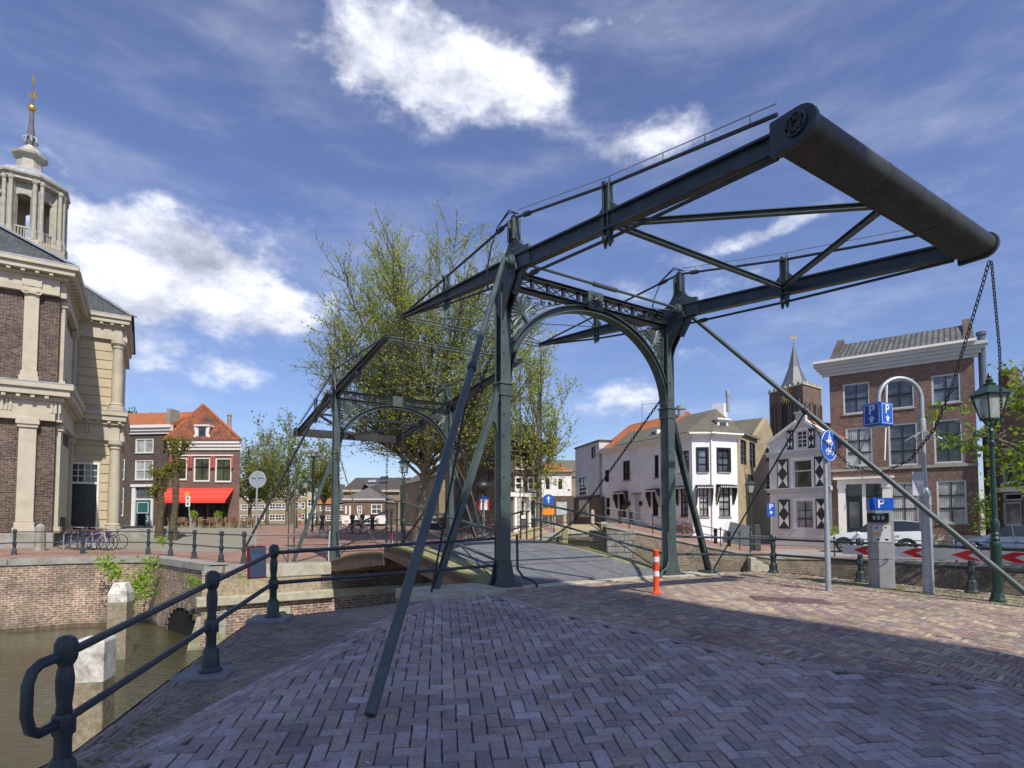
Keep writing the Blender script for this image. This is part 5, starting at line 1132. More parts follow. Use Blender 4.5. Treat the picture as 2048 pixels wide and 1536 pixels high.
# ------------------------------------------------------------ the domed hall on the left
r = thing('exchange_hall', (-23.3, 29, -.1), 'old brick exchange hall with cream pilasters, cornices and open cupola', 'hall')
HO = V(((105-1024)/FPX*29, 29, 0)); Fh = Plane(HO, BU); Fs = Plane(HO, BW); Fs.n = BU.copy()
PW = 7.2
mb = MB(); body(mb, Fh, -16, 0, -.3, 13.3, PW+9, []); mb.build('brick_wall', BR_HALL, r)
zc0 = Fh.hit(60, 795)[1]   # lower cornice top
def storey(zb, zcap, ztop, wlo, uL, nm):
    """one order of pilasters: shaft, base, capital"""
    for (u0, u1) in uL:
        m = MB(); Fh.box(m, u0, u1, 0, .22, zb+.55, zcap); o = m.build('pilaster', CREAM, r, bevel=.02)
        m = MB(); Fh.box(m, u0-.1, u1+.1, -.02, .34, zb, zb+.28); Fh.box(m, u0-.05, u1+.05, -.02, .28, zb+.282, zb+.54); m.build('pilaster_base', CREAM if zb > 1 else CREAM, o, bevel=.015)
        m = MB(); Fh.box(m, u0-.06, u1+.06, -.02, .30, zcap+.002, zcap+.16)
        if zb > 2:
            for uu in (u0+.05, u1-.05): m.lathe(Fh.P(uu, .24, zcap-.05), [(.2, 0), (.2, .1)], 12, Fh.n); m.lathe(Fh.P(uu, .345, zcap-.05), [(.09, 0), (.09, .04)], 10, Fh.n)
            Fh.box(m, u0+.05, u1-.05, .0, .33, zcap-.2, zcap-.002)
        else: Fh.box(m, u0-.12, u1+.12, -.02, .36, zcap+.162, zcap+.34)
        Fh.box(m, u0-.1, u1+.1, -.02, .34, zcap+(.162 if zb > 2 else .342), zcap+.5); m.build('capital', CREAM, o, bevel=.01)
pl1 = Fh.rect(35, 845, 71, 1070); pl2 = Fh.rect(48, 568, 78, 745)
zg0 = Fh.hit(60, 1095)[1]
zb1, zcp1 = Fh.hit(60, 1066)[1], Fh.hit(60, 848)[1]
zb2, zcp2 = Fh.hit(60, 765)[1], Fh.hit(60, 578)[1]
storey(zb1, zcp1-.2, 0, 0, [pl1[:2], (pl1[0]-4.6, pl1[1]-4.6)], 'lower'); storey(zb2, zcp2-.1, 0, 0, [pl2[:2], (pl2[0]-4.6, pl2[1]-4.6)], 'upper')
mb = MB(); Fh.box(mb, -16, .12, -.1, .45, zg0-.3, zb1-.002); mb.build('plinth', STONE, r, bevel=.02)
def entab(F, u0, u1, z0, z1, outw, e0=0, e1=0, tri=False):
    h = z1-z0; m = MB()
    F.box(m, u0, u1, -.1, .26, z0, z0+h*.2); F.box(m, u0, u1, -.1, .2, z0+h*.202, z0+h*.55); F.box(m, u0-e0*.35, u1+e1*.35, -.1, .35, z0+h*.552, z0+h*.66)
    F.box(m, u0-e0*outw*.8, u1+e1*outw*.8, -.1, outw*.85, z0+h*.68, z0+h*.86); F.box(m, u0-e0*outw, u1+e1*outw, -.1, outw, z0+h*.862, z1)
    o = m.build('entablature', CREAM, r); m = MB(); k = u0+.2
    while k < u1:
        F.box(m, k, k+.16, .35, outw*.78, z0+h*.59, z0+h*.678)
        k += .55
    m.build('dentil', CREAM, o)
    if tri:
        m = MB(); k = u0+.6
        while k < u1:
            for j in range(3): F.box(m, k+j*.16, k+j*.16+.1, .2, .27, z0+h*.22, z0+h*.54)
            k += 1.9
        m.build('triglyph', CREAM, o)
    m = MB(); F.box(m, u0-e0*outw*.98, u1+e1*outw*.98, -.15, outw*1.02, z1+.002, z1+.06); m.build('lead_flashing', LEAD, o)
el0, el1 = Fh.hit(100, 843)[1], Fh.hit(100, 772)[1]; eu0, eu1 = Fh.hit(100, 592)[1], Fh.hit(105, 535)[1]
entab(Fh, -16, 0, el0, el1, .75, 0, 1, True); entab(Fh, -16, 0, eu0, eu1, .8, 0, 1)
entab(Fs, .0, PW-.0, el0-.002, el1-.002, .75); entab(Fs, .0, PW-.0, eu0-.002, eu1-.002, .8)
mb = MB(); Fh.box(mb, -16, .16, -.1, .22, el1+.06, zb2+.0); Fs.box(mb, .3, PW, -.05, .2, el1+.06, zb2); mb.build('parapet_band', LEAD, r)
for zz, (za, zb_) in enumerate(((zb1, el0), (zb2, eu0))):
    for u_ in (.35, PW-1.3):
        m = MB(); Fs.box(m, u_, u_+.9, 0, .2, za+.3, zb_-.002); Fs.box(m, u_-.08, u_+.98, 0, .3, za, za+.298); Fs.box(m, u_-.06, u_+.96, 0, .3, zb_-.4, zb_-.1); m.build('side_pilaster', CREAM, r)
    m = MB(); Fs.box(m, 1.9, PW-2.0, -.05, .12, za+.8, zb_-.9); m.build('blind_panel', CREAM, r)
# cream rusticated wing set back
IC = HO+BW*PW; Fc = Plane(IC, BU); WL = Fc.hit(226, 800)[0]; WE = Fc.hit(238, 900)[0]
zw0, zw1, zw2, zw3 = -.1, el1, zb2, eu0
hd_ = Fc.rect(137, 925, 197, 1068)
mb = MB(); body(mb, Fc, -1, WE, -.2, 13.4, 9, [(hd_[0], hd_[1], hd_[2], hd_[3])]); mb.build('wing_wall', YCREAM, r)
mb = MB(); k = .1; j = 0
while k < 13.0:
    if el0-.1 < k < zb2: k += .5; continue
    segs = [(0.02, WL-.05)] if k > hd_[3]-.0 else ([(0.02, hd_[0]-.06), (hd_[1]+.06, WL-.05)])
    for a, b in segs: Fc.box(mb, a, b, 0, .05, k, k+.53)
    k += .58
mb.build('rusticated_blocks', YCREAM, r, bevel=.012)
entab(Fc, -.0, WE, el0-.004, el1-.004, .6, 0, .7, True); entab(Fc, -.0, WE, eu0-.004, eu1-.004, .65, 0, .7)
Fe = Plane(Fc.P(WE, 0, 0), BW); Fe.n = BU.copy(); entab(Fe, .0, 8, el0-.006, el1-.006, .42); entab(Fe, 0, 8, eu0-.006, eu1-.006, .45)
for za, zb_ in ((.5, el0), (zb2, eu0)):
    m = MB(); m.lathe(Fc.P((WL+WE)/2, .12, za), [(.46, 0), (.46, .25), (.36, .32), (.4, .42), (.31, .5), (.31, (zb_-za)*.5), (.26, zb_-za-.6), (.32, zb_-za-.5), (.28, zb_-za-.42), (.4, zb_-za-.25), (.4, zb_-za)], 20); m.build('corner_column', CREAM, r, True, sa=30)
m = MB(); Fc.box(m, .02, WL-.05, 0, .12, el1+.06, zb2-.0); m.build('wing_sill_band', CREAM, r)
# door with fanlight
a, b, c_, d_ = hd_; zf_ = Fc.hit(165, 965)[1]
m = MB(); Fc.box(m, a, a+.1, -.14, .08, c_, d_); Fc.box(m, b-.1, b, -.14, .08, c_, d_); Fc.box(m, a+.1, b-.1, -.14, .08, d_-.1, d_); Fc.box(m, a+.1, b-.1, -.14, .06, zf_-.08, zf_+.04); df = m.build('door_frame', WHITE, r)
m = MB(); Fc.box(m, a+.1, b-.1, -.12, -.06, c_, zf_-.08); dr = m.build('door', DOORB, r)
m = MB()
for i in range(2):
    x0 = a+.18+i*(b-a-.28)/2
    for z0_, z1_ in ((c_+.2, c_+1.2), (c_+1.35, zf_-.3)): Fc.box(m, x0, x0+(b-a-.5)/2, -.06, -.035, z0_, z1_)
m.build('door_panel', DOORB, dr, bevel=.01)
m = MB(); Fc.box(m, a+.1, b-.1, -.13, -.1, zf_+.04, d_-.1); m.build('fanlight', G_DARK, r)
m = MB()
for i in range(1, 4): u = a+.1+(b-a-.2)*i/4; Fc.box(m, u-.02, u+.02, -.1, -.07, zf_+.04, d_-.1)
for i in range(1, 3): z = zf_+.04+(d_-.1-zf_-.04)*i/3; Fc.box(m, a+.1, b-.1, -.1, -.068, z-.02, z+.02)
m.build('fanlight_bars', WHITE, r)
# steps
m = MB()
for i in range(5): Fc.box(m, WE-.3+.02*i, WE+4.5-.35*i, -4, 1.6-.32*i, -.22+i*.17, -.22+(i+1)*.17)
m.build('stone_steps', STONE, r, bevel=.015)
m = MB(); q = G(190, 1100); m.lathe(V((G(79, 1103)[0], G(79, 1103)[1], -.25)), [(.24, 0), (.22, .3), (.2, 1.1), (.18, 1.2), (.06, 1.32)], 8); tag(m.build('stone_bollard', STONE), 'short grey stone bollard at the hall corner', 'bollard')
# roofs
m = MB(); e0_ = eu1+.06
A_, B_, C_, D_ = Fh.P(-16, .6, e0_), Fh.P(.6, .6, e0_), Fh.P(.6, -15, e0_), Fh.P(-16, -15, e0_); T0, T1 = Fh.P(-9.5, -6.5, e0_+5.2), Fh.P(-6.2, -6.5, e0_+5.2)
m.add([A_, B_, C_, D_, T0, T1], [(0, 1, 5, 4), (1, 2, 5), (2, 3, 4, 5), (3, 0, 4)]); rf = m.build('roof', SLATE, r)
m = MB(); m.bar(B_+V((0, 0, .06)), T1+V((0, 0, .06)), .5, .08); m.build('lead_hip', LEAD, rf)
m = MB(); e1_ = eu1+.05; A_, B_, C_, D_ = Fc.P(-2, .6, e1_), Fc.P(WE+.6, .6, e1_), Fc.P(WE+.6, -9.5, e1_), Fc.P(-2, -9.5, e1_); T0 = Fc.P(-2, -4, e1_+3.6); T1 = Fc.P(WE-2.6, -4, e1_+3.1)
m.add([A_, B_, C_, D_, T0, T1], [(0, 1, 5, 4), (1, 2, 5), (2, 3, 4, 5), (3, 0, 4)]); rf2 = m.build('wing_roof', SLATE, r)
m = MB(); m.bar(B_+V((0, 0, .05)), T1+V((0, 0, .05)), .4, .08); m.bar(T0, T1, .5, .15); m.build('wing_lead_hip', LEAD, rf2)
m = MB(); Fc.box(m, WE-1.0, WE+.5, -9, -3.0, e1_, e1_+.8); m.build('lead_box', LEAD, r)
# cupola
cp = Pt(53, 500, 40.5); cc = V((cp.x, cp.y, 0)); q = MB(); zq = lambda py: Pt(58, py, 40.5).z
z_s, z_b, z_o0, z_o1, z_e = zq(530), zq(500), zq(472), zq(410), zq(384)
m = MB(); m.lathe(cc, [(2.7, z_s-3.5), (2.7, z_s+.2), (2.45, z_s+.25), (2.45, z_b), (2.3, z_b+.1)], 8, rot=R(10)); m.build('cupola_base', CREAM, r)
R0 = 1.86; cu = MB(); cor = [V((R0*math.cos(R(10)+k*math.pi/4), R0*math.sin(R(10)+k*math.pi/4), 0)) for k in range(8)]
# profile of the lathe starts on a different axis, so reuse its own frame
ax0 = V((0, 0, 1)).cross(V((1, 0, 0))).normalized(); b0_ = V((0, 0, 1)).cross(ax0)
cor = [ax0*(R0*math.cos(R(10)+k*math.pi/4))+b0_*(R0*math.sin(R(10)+k*math.pi/4)) for k in range(8)]
CUST = mat('weathered cream cupola', (.42, .40, .33), .8, .15, 3, .2, 20, stain=(.2, .2, .18), stf=.7, stsc=2)
for k in range(8):
    c_ = cc+cor[k]; rad_ = cor[k].normalized(); m = MB()
    m.boxv(c_-rad_*.3-V((-rad_.y, rad_.x, 0))*.28+V((0, 0, z_b)), rad_*.45, V((-rad_.y, rad_.x, 0))*.56, V((0, 0, z_e-z_b)))
    for s in (-1, 1): m.lathe(c_+rad_*.32+V((-rad_.y, rad_.x, 0))*.2*s+V((0, 0, z_b)), [(.2, 0), (.2, .7), (.13, .75), (.12, z_e-z_b-.35), (.19, z_e-z_b-.2), (.19, z_e-z_b)], 10)
    m.build('cupola_pier', CUST, r)
    n_ = cc+cor[(k+1) % 8]; m = MB(); a_, b_ = c_.lerp(n_, .16), c_.lerp(n_, .84); dd = (b_-a_)
    K = 10; top_ = [a_.lerp(b_, (1-math.cos(math.pi*i/K))/2)+V((0, 0, z_o1-.35+.35*math.sin(math.pi*i/K))) for i in range(K+1)]
    inn = -(c_+n_-cc*2).normalized()*.2
    m.extr(top_+[b_+V((0, 0, z_e-.1)), a_+V((0, 0, z_e-.1))], inn)
    for i in range(6): p_ = a_.lerp(b_, (i+.5)/6); m.tube([p_+V((0, 0, z_b)), p_+V((0, 0, z_o0-.12))], .04, 6)
    m.bar(a_+V((0, 0, z_o0-.08)), b_+V((0, 0, z_o0-.08)), .12, .1); m.build('cupola_arch', CUST, r)
m = MB(); m.lathe(cc, [(2.05, z_e-.2), (2.35, z_e-.1), (2.3, z_e+.12), (2.5, z_e+.22), (2.52, z_e+.36), (2.1, z_e+.42)], 8, rot=R(10)); m.build('cupola_cornice', CUST, r)
m = MB(); m.lathe(cc, [(2.15, z_e+.4), (2.05, z_e+.7), (1.7, z_e+1.0), (1.1, z_e+1.15), (1.0, z_e+1.2)], 16); m.build('lead_dome', LEAD, r, True)
zl0, zl1 = z_e+1.0, zq(316)
m = MB(); m.lathe(cc, [(1.1, zl0), (1.05, zl0+.3), (.78, zl0+.55), (.72, zl1-.3), (.85, zl1-.2), (1.05, zl1-.06), (1.08, zl1+.1), (.8, zl1+.2), (.6, zl1+.5), (.3, zl1+.8), (.2, zl1+.95)], 8, rot=R(10)); m.build('small_lantern', CUST, r)
m = MB()
for k in range(8):
    t = k*math.pi/4; dv = V((math.cos(t), math.sin(t), 0)); m.tube([cc+dv*.12+V((0, 0, zl1+.95)), cc+dv*.42+V((0, 0, zl1+1.15)), cc+dv*.42+V((0, 0, zl1+1.4)), cc+dv*.12+V((0, 0, zl1+1.65))], .07, 6)
m.build('openwork_ball', LEAD, r)
zs_ = zl1+1.6; zt_ = zq(163)
m = MB(); m.lathe(cc, [(.22, zs_-.7), (.26, zs_), (.16, zs_+.8), (.14, zs_+1.8), (.07, zs_+3.0)], 10); m.lathe(cc, [(.04, zs_+3.0), (.035, zt_)], 8); m.build('spire_rod', mat('dark lead', (.12, .12, .13), .6), r, True)
GOLD = mat('gilding', (.75, .48, .14), .3, .1, metal=.8, bump=0)
m = MB(); zz = zq(217); m.lathe(cc+V((0, 0, zz)), [(.02, -.26), (.18, -.2), (.27, -.06), (.27, .06), (.18, .2), (.02, .26)], 14); m.build('gilt_ball', GOLD, r, True)
m = MB(); z_ = zq(190); m.extr([cc+V((a, 0, z_+b)) for a, b in ((-.35, .2), (-.05, .05), (.1, .25), (.35, .3), (.2, .0), (.35, -.3), (-.05, -.2), (-.35, -.05))], V((0, .06, 0)))
z_ = zq(163); m.extr([cc+V((a, 0, z_+b)) for a, b in ((-.05, -.3), (.12, -.3), (.1, .1), (-.12, .75), (-.06, .2))], V((0, .05, 0))); m.build('weather_vane', GOLD, r)

# ------------------------------------------------------------ unseen house behind the camera, outline fitted to the shade it casts
r = thing('unseen_shade_house', (7, -12, -.6), 'tall unseen house behind the viewer shaped so its shade covers the near paving', 'house')
FX = [V((2.6, -8.4, 0)), V((10.8, -8.75, 0)), V((11.7, -9.9, 0)), V((13.1, -12.0, 0)), V((15.4, -14.1, 0)), V((20, -23, 0)), V((9.6, -23, 0))]
mb = MB(); mb.extr([p+V((0, 0, -.8)) for p in FX], V((0, 0, 26.2))); mb.build('wall', mat('pale bounce wall', (.72, .70, .66), .9), r)  # pale colour chosen to bounce light onto the shaded paving
F = Plane(FX[0], FX[1]-FX[0], True)
if F.n.y < 0: F.n = -F.n
for k in range(3):
    for j in range(7):
        m = MB(); u = .8+k*2.6; F.box(m, u, u+1.1, -.05, .03, .8+j*3.4, 2.7+j*3.4); w_ = m.build('window', G_DARK, r)

# ------------------------------------------------------------ brown house and cafe on the square
ORG = lambda px, d: V(((px-1024)/FPX*d, d, 0))
def opens(F, L): return [F.rect(*q) for q in L]
F = Plane(ORG(236, 56), ORG(336, 55.4)-ORG(236, 56)); L_ = (ORG(336, 55.4)-ORG(236, 56)).length
r = thing('brown_house', (F.o.x, F.o.y, .55), 'narrow dark brown brick house with teal door and orange roof', 'house')
zt = F.hit(290, 868)[1]; ws = opens(F, [(233, 996-90, 249, 904+0), (270.5, 877, 307, 906), (269.5, 920, 306, 960), (233, 918, 249, 960), (233, 975, 247, 1032)]); ws[0] = F.rect(238, 890, 250, 904)
dh = F.rect(271, 977, 303, 1047); z0 = .5
mb = MB(); body(mb, F, -3, L_, z0-.8, zt, 9, ws[1:]+[dh]); mb.build('brick_wall', BR_DARK, r)
for i, h in enumerate(ws[1:]): window(F, h, r, WHITE, .11, 2, 1 if i == 0 else 2, [G_CURT, G_CURT, G_DARK, G_DARK][i], .06, sill=STONE, surround=0)
a, b, c_, d_ = dh; zf_ = F.hit(287, 998)[1]; m = MB(); F.box(m, a-.35, a, -.1, .12, c_-.3, d_+.15); F.box(m, b, b+.2, -.1, .12, c_-.3, d_+.15); F.box(m, a-.45, b+.3, -.1, .2, d_+.152, d_+.4); F.box(m, a, b, -.12, 0, zf_-.1, zf_+.05); m.build('door_surround', WHITE, r)
m = MB(); F.box(m, a, b, -.12, -.05, c_, zf_-.1); dr = m.build('door', TEAL, r); m = MB()
for (x0, x1, q0, q1) in ((a+.12, b-.35, c_+1.0, zf_-.3), (b-.7, b-.35, c_+.2, c_+.75)):
    for e_ in ((x0, x1, q0, q0+.06), (x0, x1, q1-.06, q1), (x0, x0+.06, q0, q1), (x1-.06, x1, q0, q1)): F.box(m, *e_[:2], -.05, -.03, *e_[2:])
m.build('door_moulding', WHITE, dr); m = MB(); F.box(m, a, b, -.12, -.08, zf_+.05, d_); m.build('fanlight', G_DARK, r)
cornice(F, r, -3, L_+.3, zt-.02, F.hit(290, 851)[1], WHITE, .45); zr = F.hit(290, 851)[1]
m = MB(); gable_roof(m, F, -3, L_-.3, zr+.01, 8, F.hit(290, 826, -4)[1]-zr, .4); m.build('roof', OTILE, r)
m = MB(); F.box(m, L_-.35, L_+.05, -1.2, .1, zr, zr+1.6); m.build('party_wall', STONE, r)

F = Plane(ORG(336, 55), ORG(478, 55)-ORG(336, 55)); L_ = (ORG(478, 55)-ORG(336, 55)).length
r = thing('cafe_house', (F.o.x, F.o.y, .55), 'brown brick cafe with steep orange brown roof and red awning', 'house')
zt = F.hit(410, 895)[1]
ws = opens(F, [(343, 915, 374, 960), (387, 915, 420, 963), (430, 916, 463, 964)]); gs = opens(F, [(352, 1005, 387, 1035), (388, 1005, 414, 1046), (416, 1005, 457, 1035)])
mb = MB(); body(mb, F, 0, L_, -.3, zt, 10, ws+gs, -.52); mb.build('brick_wall', BR_CAFE, r)
for h in ws:
    window(F, h, r, WHITE, .13, 2, 2, G_GREEN, .06, bm=BLACK, rows=[.62])
for i, h in enumerate(gs): window(F, h, r, WOODB, .06, 1, 1, G_DARK, sill=None)
cornice(F, r, -.05, L_+.15, zt-.25, F.hit(410, 881)[1], WHITE, .35); zr = F.hit(410, 881)[1]
m = MB(); apx = F.hit(397, 810, -3)[1]
A_, B_, C_, D_ = F.P(-.4, .45, zr), F.P(L_+.3, .45, zr), F.P(L_-4.5, -9, zr), F.P(-5.1, -9, zr); uA = F.hit(397, 830)[0]; T0, T1 = F.P(uA-1.0, -2.6, apx), F.P(uA-4.6, -9, apx)
m.add([A_, B_, C_, D_, T0, T1], [(0, 1, 4), (1, 2, 5, 4), (3, 0, 4, 5), (2, 3, 5)]); rf = m.build('roof', OBTILE, r)
m = MB(); m.bar(A_, T0, .25, .15); m.bar(B_, T0, .25, .15); m.build('ridge_tiles', OTILE, rf)
h = F.rect(395, 853, 417, 875); m = MB(); F.box(m, h[0]-.0, h[1], -1.6, .15, h[2], h[3]); dm = m.build('dormer', WHITE, r); m = MB(); F.box(m, h[0]-.2, h[1]+.2, -1.6, .3, h[3], h[3]+.15)
for s, u in ((-1, h[0]), (1, h[1])): m.extr([F.P(u, .16, h[2]), F.P(u+s*.28, .16, h[2]), F.P(u+s*.12, .16, h[2]+.4), F.P(u+s*.22, .16, h[3]-.1), F.P(u, .16, h[3])], F.n*.06)
m.build('dormer_trim', WHITE, dm); m = MB(); F.box(m, h[0]+.18, h[1]-.18, .15, .17, h[2]+.08, h[3]-.1); m.build('dormer_window', G_BLUE, dm)
m = MB(); m.lathe(F.P(L_-2.6, -3.0, zr+.6), [(.22, 0), (.22, 2.3), (.28, 2.35), (.2, 2.6)], 8); m.build('chimney', STONE, r)
m = MB(); zz = F.hit(410, 912)[1]; F.box(m, F.hit(340, 912)[0], F.hit(467, 912)[0], 0, .08, zz, zz+.12); m.build('blind_rail', WHITE, r)
m = MB()
for px in (343, 379, 384, 424, 429, 466): u = F.hit(px, 920)[0]; F.box(m, u-.05, u+.1, .0, .25, F.hit(400, 936)[1], zz)
m.build('folded_blind', mat('red striped cloth', (.45, .12, .1), .8, .3, 12), r)
uL, uR = F.hit(337, 990)[0], F.hit(468, 990)[0]; za, zb_ = F.hit(400, 976)[1], F.hit(400, 1006, 1.6)[1]
m = MB(); m.extr([F.P(uL, .05, za), F.P(uL, 1.7, zb_+.25), F.P(uL, 1.72, zb_), F.P(uL, 1.66, zb_), F.P(uL, 1.62, zb_+.18), F.P(uL, .05, za-.1)], F.t*(uR-uL)); aw = m.build('awning', REDA, r)
m = MB()
for k_ in (.35, .68): m.tube([F.P(uL, .05+1.65*k_, za+(zb_+.25-za)*k_+.01), F.P(uR, .05+1.65*k_, za+(zb_+.25-za)*k_+.01)], .025, 5)
m.build('awning_seam', mat('pale red seam', (.75, .3, .25), .8), aw)

# terrace: chairs, tables, planters
def chair_proto():
    r = thing('terrace_chair', (0, 0, 0), 'brown wicker terrace chair standing round a cafe table', 'chair', 'wicker chairs of the cafe terrace')
    WK = mat('brown wicker', (.16, .10, .055), .8, .3, 20)
    m = MB(); m.box(-.23, .23, -.22, .22, .42, .47); m.build('seat', WK, r)
    m = MB(); m.extr([(-.23, .2, .47), (.23, .2, .47), (.21, .28, .9), (-.21, .28, .9)], V((0, .03, 0))); m.build('backrest', WK, r)
    for sx, sy in ((-1, -1), (1, -1), (-1, 1), (1, 1)): m = MB(); m.tube([(sx*.2, sy*.18, .42), (sx*.22, sy*.22, 0)], .02, 5); m.build('leg', mat('pale wood', (.35, .26, .14), .7), r)
    return r
def table_proto():
    r = thing('terrace_table', (0, 0, 0), 'small orange brown terrace table among wicker chairs before the cafe', 'table', 'wooden tables of the cafe terrace')
    m = MB(); m.box(-.4, .4, -.4, .4, .7, .74); m.build('table_top', mat('orange wood', (.42, .2, .08), .6), r)
    for sx, sy in ((-1, -1), (1, -1), (-1, 1), (1, 1)): m = MB(); m.tube([(sx*.34, sy*.34, .7), (sx*.36, sy*.36, 0)], .025, 5); m.build('leg', mat('pale wood', (.35, .26, .14), .7), r)
    return r
ch, tb = chair_proto(), table_proto(); first = [True, True]
TN = {362: 'leftmost, beside the pollarded lime', 395: 'right of the tall grey planter', 415: 'second nearest the square below the awning', 431: 'before the low bush planter', 450: 'below the right end of the awning', 470: 'at the right corner of the cafe', 492: 'just past the cafe corner', 508: 'rightmost, under the round leafy tree'}
for px, d in ((362, 51), (395, 53), (415, 50), (431, 50.5), (450, 52), (470, 51), (492, 50), (508, 51.5)):
    p = ORG(px, d); p.z = zB(p.x, p.y)
    t = tb if first[0] else copy_tree(tb); first[0] = False; t.location = p; tn = TN[px]; t['label'] = 'small wooden terrace table '+tn; t.rotation_euler[2] = rnd.uniform(-.2, .2)
    for ia, a in list(enumerate((.2, 1.8, 3.3, 4.9)))[:rnd.choice((3, 4))]:
        c_ = ch if first[1] else copy_tree(ch); first[1] = False; c_['label'] = ['wicker chair right of', 'wicker chair behind', 'wicker chair left of', 'wicker chair in front of'][ia]+' the terrace table '+tn; a += rnd.uniform(-.2, .2); q = p+V((math.cos(a)*.75, math.sin(a)*.6, 0)); q.z = zB(q.x, q.y); c_.location = q; c_.rotation_euler[2] = a-math.pi/2
for px, d, lab in ((387, 52.5, 'tall grey planter with a round green bush by the cafe tables'), (437, 54, 'grey planter with low bush under the cafe window')):
    p = ORG(px, d); p.z = zB(p.x, p.y); r = thing('planter', p, lab, 'planter'); m = MB(); m.lathe(p, [(.22, 0), (.32, .9), (.3, .92)], 4, rot=R(45)); m.build('pot', STONE, r)
    m = MB()
    for k in range(160):
        v = V((rnd.gauss(0, 1), rnd.gauss(0, 1), rnd.gauss(0, 1))).normalized()*.42*rnd.uniform(.6, 1)+p+V((0, 0, 1.15)); e_ = V((rnd.gauss(0, 1), rnd.gauss(0, 1), rnd.gauss(0, 1))).normalized()*.07; f_ = e_.orthogonal().normalized()*.05
        m.poly([v-e_, v+f_, v+e_, v-f_])
    m.build('foliage', LF_BRI, r, fix=False)
p = ORG(284, 51); p.z = zB(p.x, p.y); r = thing('street_board', p, 'dark folding street board standing before the teal door', 'board'); m = MB(); m.box(p.x-.35, p.x+.35, p.y-.02, p.y+.02, p.z+.15, p.z+1.25); m.build('panel', BLACK, r)
m = MB(); m.bar(p+V((-.33, 0, 0)), p+V((-.33, 0, .2)), .05, .05); m.bar(p+V((.33, 0, 0)), p+V((.33, 0, .2)), .05, .05); m.build('leg', BLACK, r)

# ------------------------------------------------------------ generic row house helper
def rowhouse(name, label, F, u0, u1, z0, ztop, dep, wm_, wins, roof=None, rm=None, rise=2.5, along='u', frame=WHITE, fw=.1, nx=2, ny=2, g=G_DARK, cor=None, ov=.2, bar=.05, sill=None, bm=None, hip=0):
    r = thing(name, (F.P((u0+u1)/2, 0, 0).x, F.P((u0+u1)/2, 0, 0).y, z0), label, 'house')
    hs = opens(F, wins) if wins and len(wins[0]) == 4 and wins[0][3] > 300 else wins
    mb = MB(); body(mb, F, u0, u1, z0-1, ztop, dep, hs); mb.build('wall', wm_, r)
    for h in hs: window(F, h, r, frame, fw, nx, ny, g, bar, bm=bm, sill=sill, dep=.12)
    if cor: cornice(F, r, u0-.1, u1+.1, ztop, ztop+cor[0], cor[1], cor[2]); ztop += cor[0]
    if roof: m = MB(); gable_roof(m, F, u0, u1, ztop+.01, dep, rise, ov, along, hip, hip); m.build('roof', rm, r)
    return r, hs
# far row behind the left trees and the far portal
def grid(F, u0, u1, zs, wd, n_):
    out = []
    for (a, b) in zs:
        for k in range(n_): u = u0+(u1-u0)*(k+.5)/n_; out.append((u-wd/2, u+wd/2, a, b))
    return out
for (pa, pb, d, ytop, m_, lab, n_, rm_, rise, yb) in (
        (478, 534, 86, 985, BR_TAN, 'tan row house farthest left behind the spring trees', 4, SLATE, .0, 1037),
        (534, 580, 84, 982, BR_TAN, 'tan row house with flat roof left of the far portal', 3, SLATE, .0, 1037),
        (580, 612, 88, 978, BR_TAN, 'pale tan house under the far lantern posts', 3, SLATE, 0, 1037),
        (612, 640, 88, 968, CREAM, 'cream gabled facade behind the floodlight mast', 2, SLATE, 0, 1037),
        (636, 669, 80, 1008, BR_RED, 'small red brick house with bright orange roof', 2, OTILE, 3.2, 1037),
        (669, 690, 84, 1006, BR_DARK, 'dark roofed low house beside the warehouse', 2, SLATE, 3.0, 1037)):
    F = Plane(ORG(pa, d), ORG(pb, d+.5)-ORG(pa, d)); L_ = (ORG(pb, d+.5)-ORG(pa, d)).length; zt = F.hit((pa+pb)/2, ytop)[1]
    nf = 2 if rise else 3; hh = (zt-.5)/nf
    rowhouse('row_house', lab, F, 0, L_, .5, zt, 8, m_, grid(F, .3, L_-.3, [(.6+j*hh+.25*hh, .6+j*hh+.82*hh) for j in range(nf)], .95, n_), bool(rise), rm_, rise, fw=.12)
F = Plane(ORG(687, 70), ORG(800, 70)-ORG(687, 70)); L_ = (ORG(800, 70)-ORG(687, 70)).length; zt = F.hit(740, 980)[1]
r, _ = rowhouse('warehouse', 'long warehouse with dark slate roof and two skylights', F, 0, L_, .5, zt, 12, BR_TAN, [], True, MOSSROOF if 0 else mat('dark slate', (.075, .068, .06), .8, .15, 3), F.hit(740, 951, -6)[1]-zt-.3, ov=.15)
m = MB(); F.box(m, -.1, L_, -.1, .3, zt-.25, zt+.02); m.build('gutter', CREAM, r)
for px, y0, m_ in ((745, 966, LEAD), (769, 959, G_DARK)):
    u, z = F.hit(px, y0, -3); m = MB(); m.boxv(F.P(u-.5, -2.6, z-.0), F.t*1.0, (F.n*-.6+V((0, 0, .32))), V((0, .0, .1))+F.n*.06); m.build('skylight', m_, r)
# low red brick houses before the warehouse
F = Plane(ORG(687, 62), ORG(769, 62)-ORG(687, 62)); L_ = (ORG(769, 62)-ORG(687, 62)).length
r, _ = rowhouse('low_brick_house', 'low red brick house with white windows before the warehouse', F, 0, L_, .5, F.hit(730, 1003)[1], 6, BR_RED, [(690, 1011, 694, 1028), (714, 1011, 724, 1029), (698, 1011, 702, 1030), (742, 1008, 764, 1028)], True, mat('grey slate roof', (.13, .125, .12), .8, .2, 3), 1.8, cor=(.3, WHITE, .3), hip=3.2)
m = MB(); F.box(m, 0, L_+.3, .3, .5, -.2, F.hit(730, 1031)[1]); m.build('white_plinth', WHITE, r)
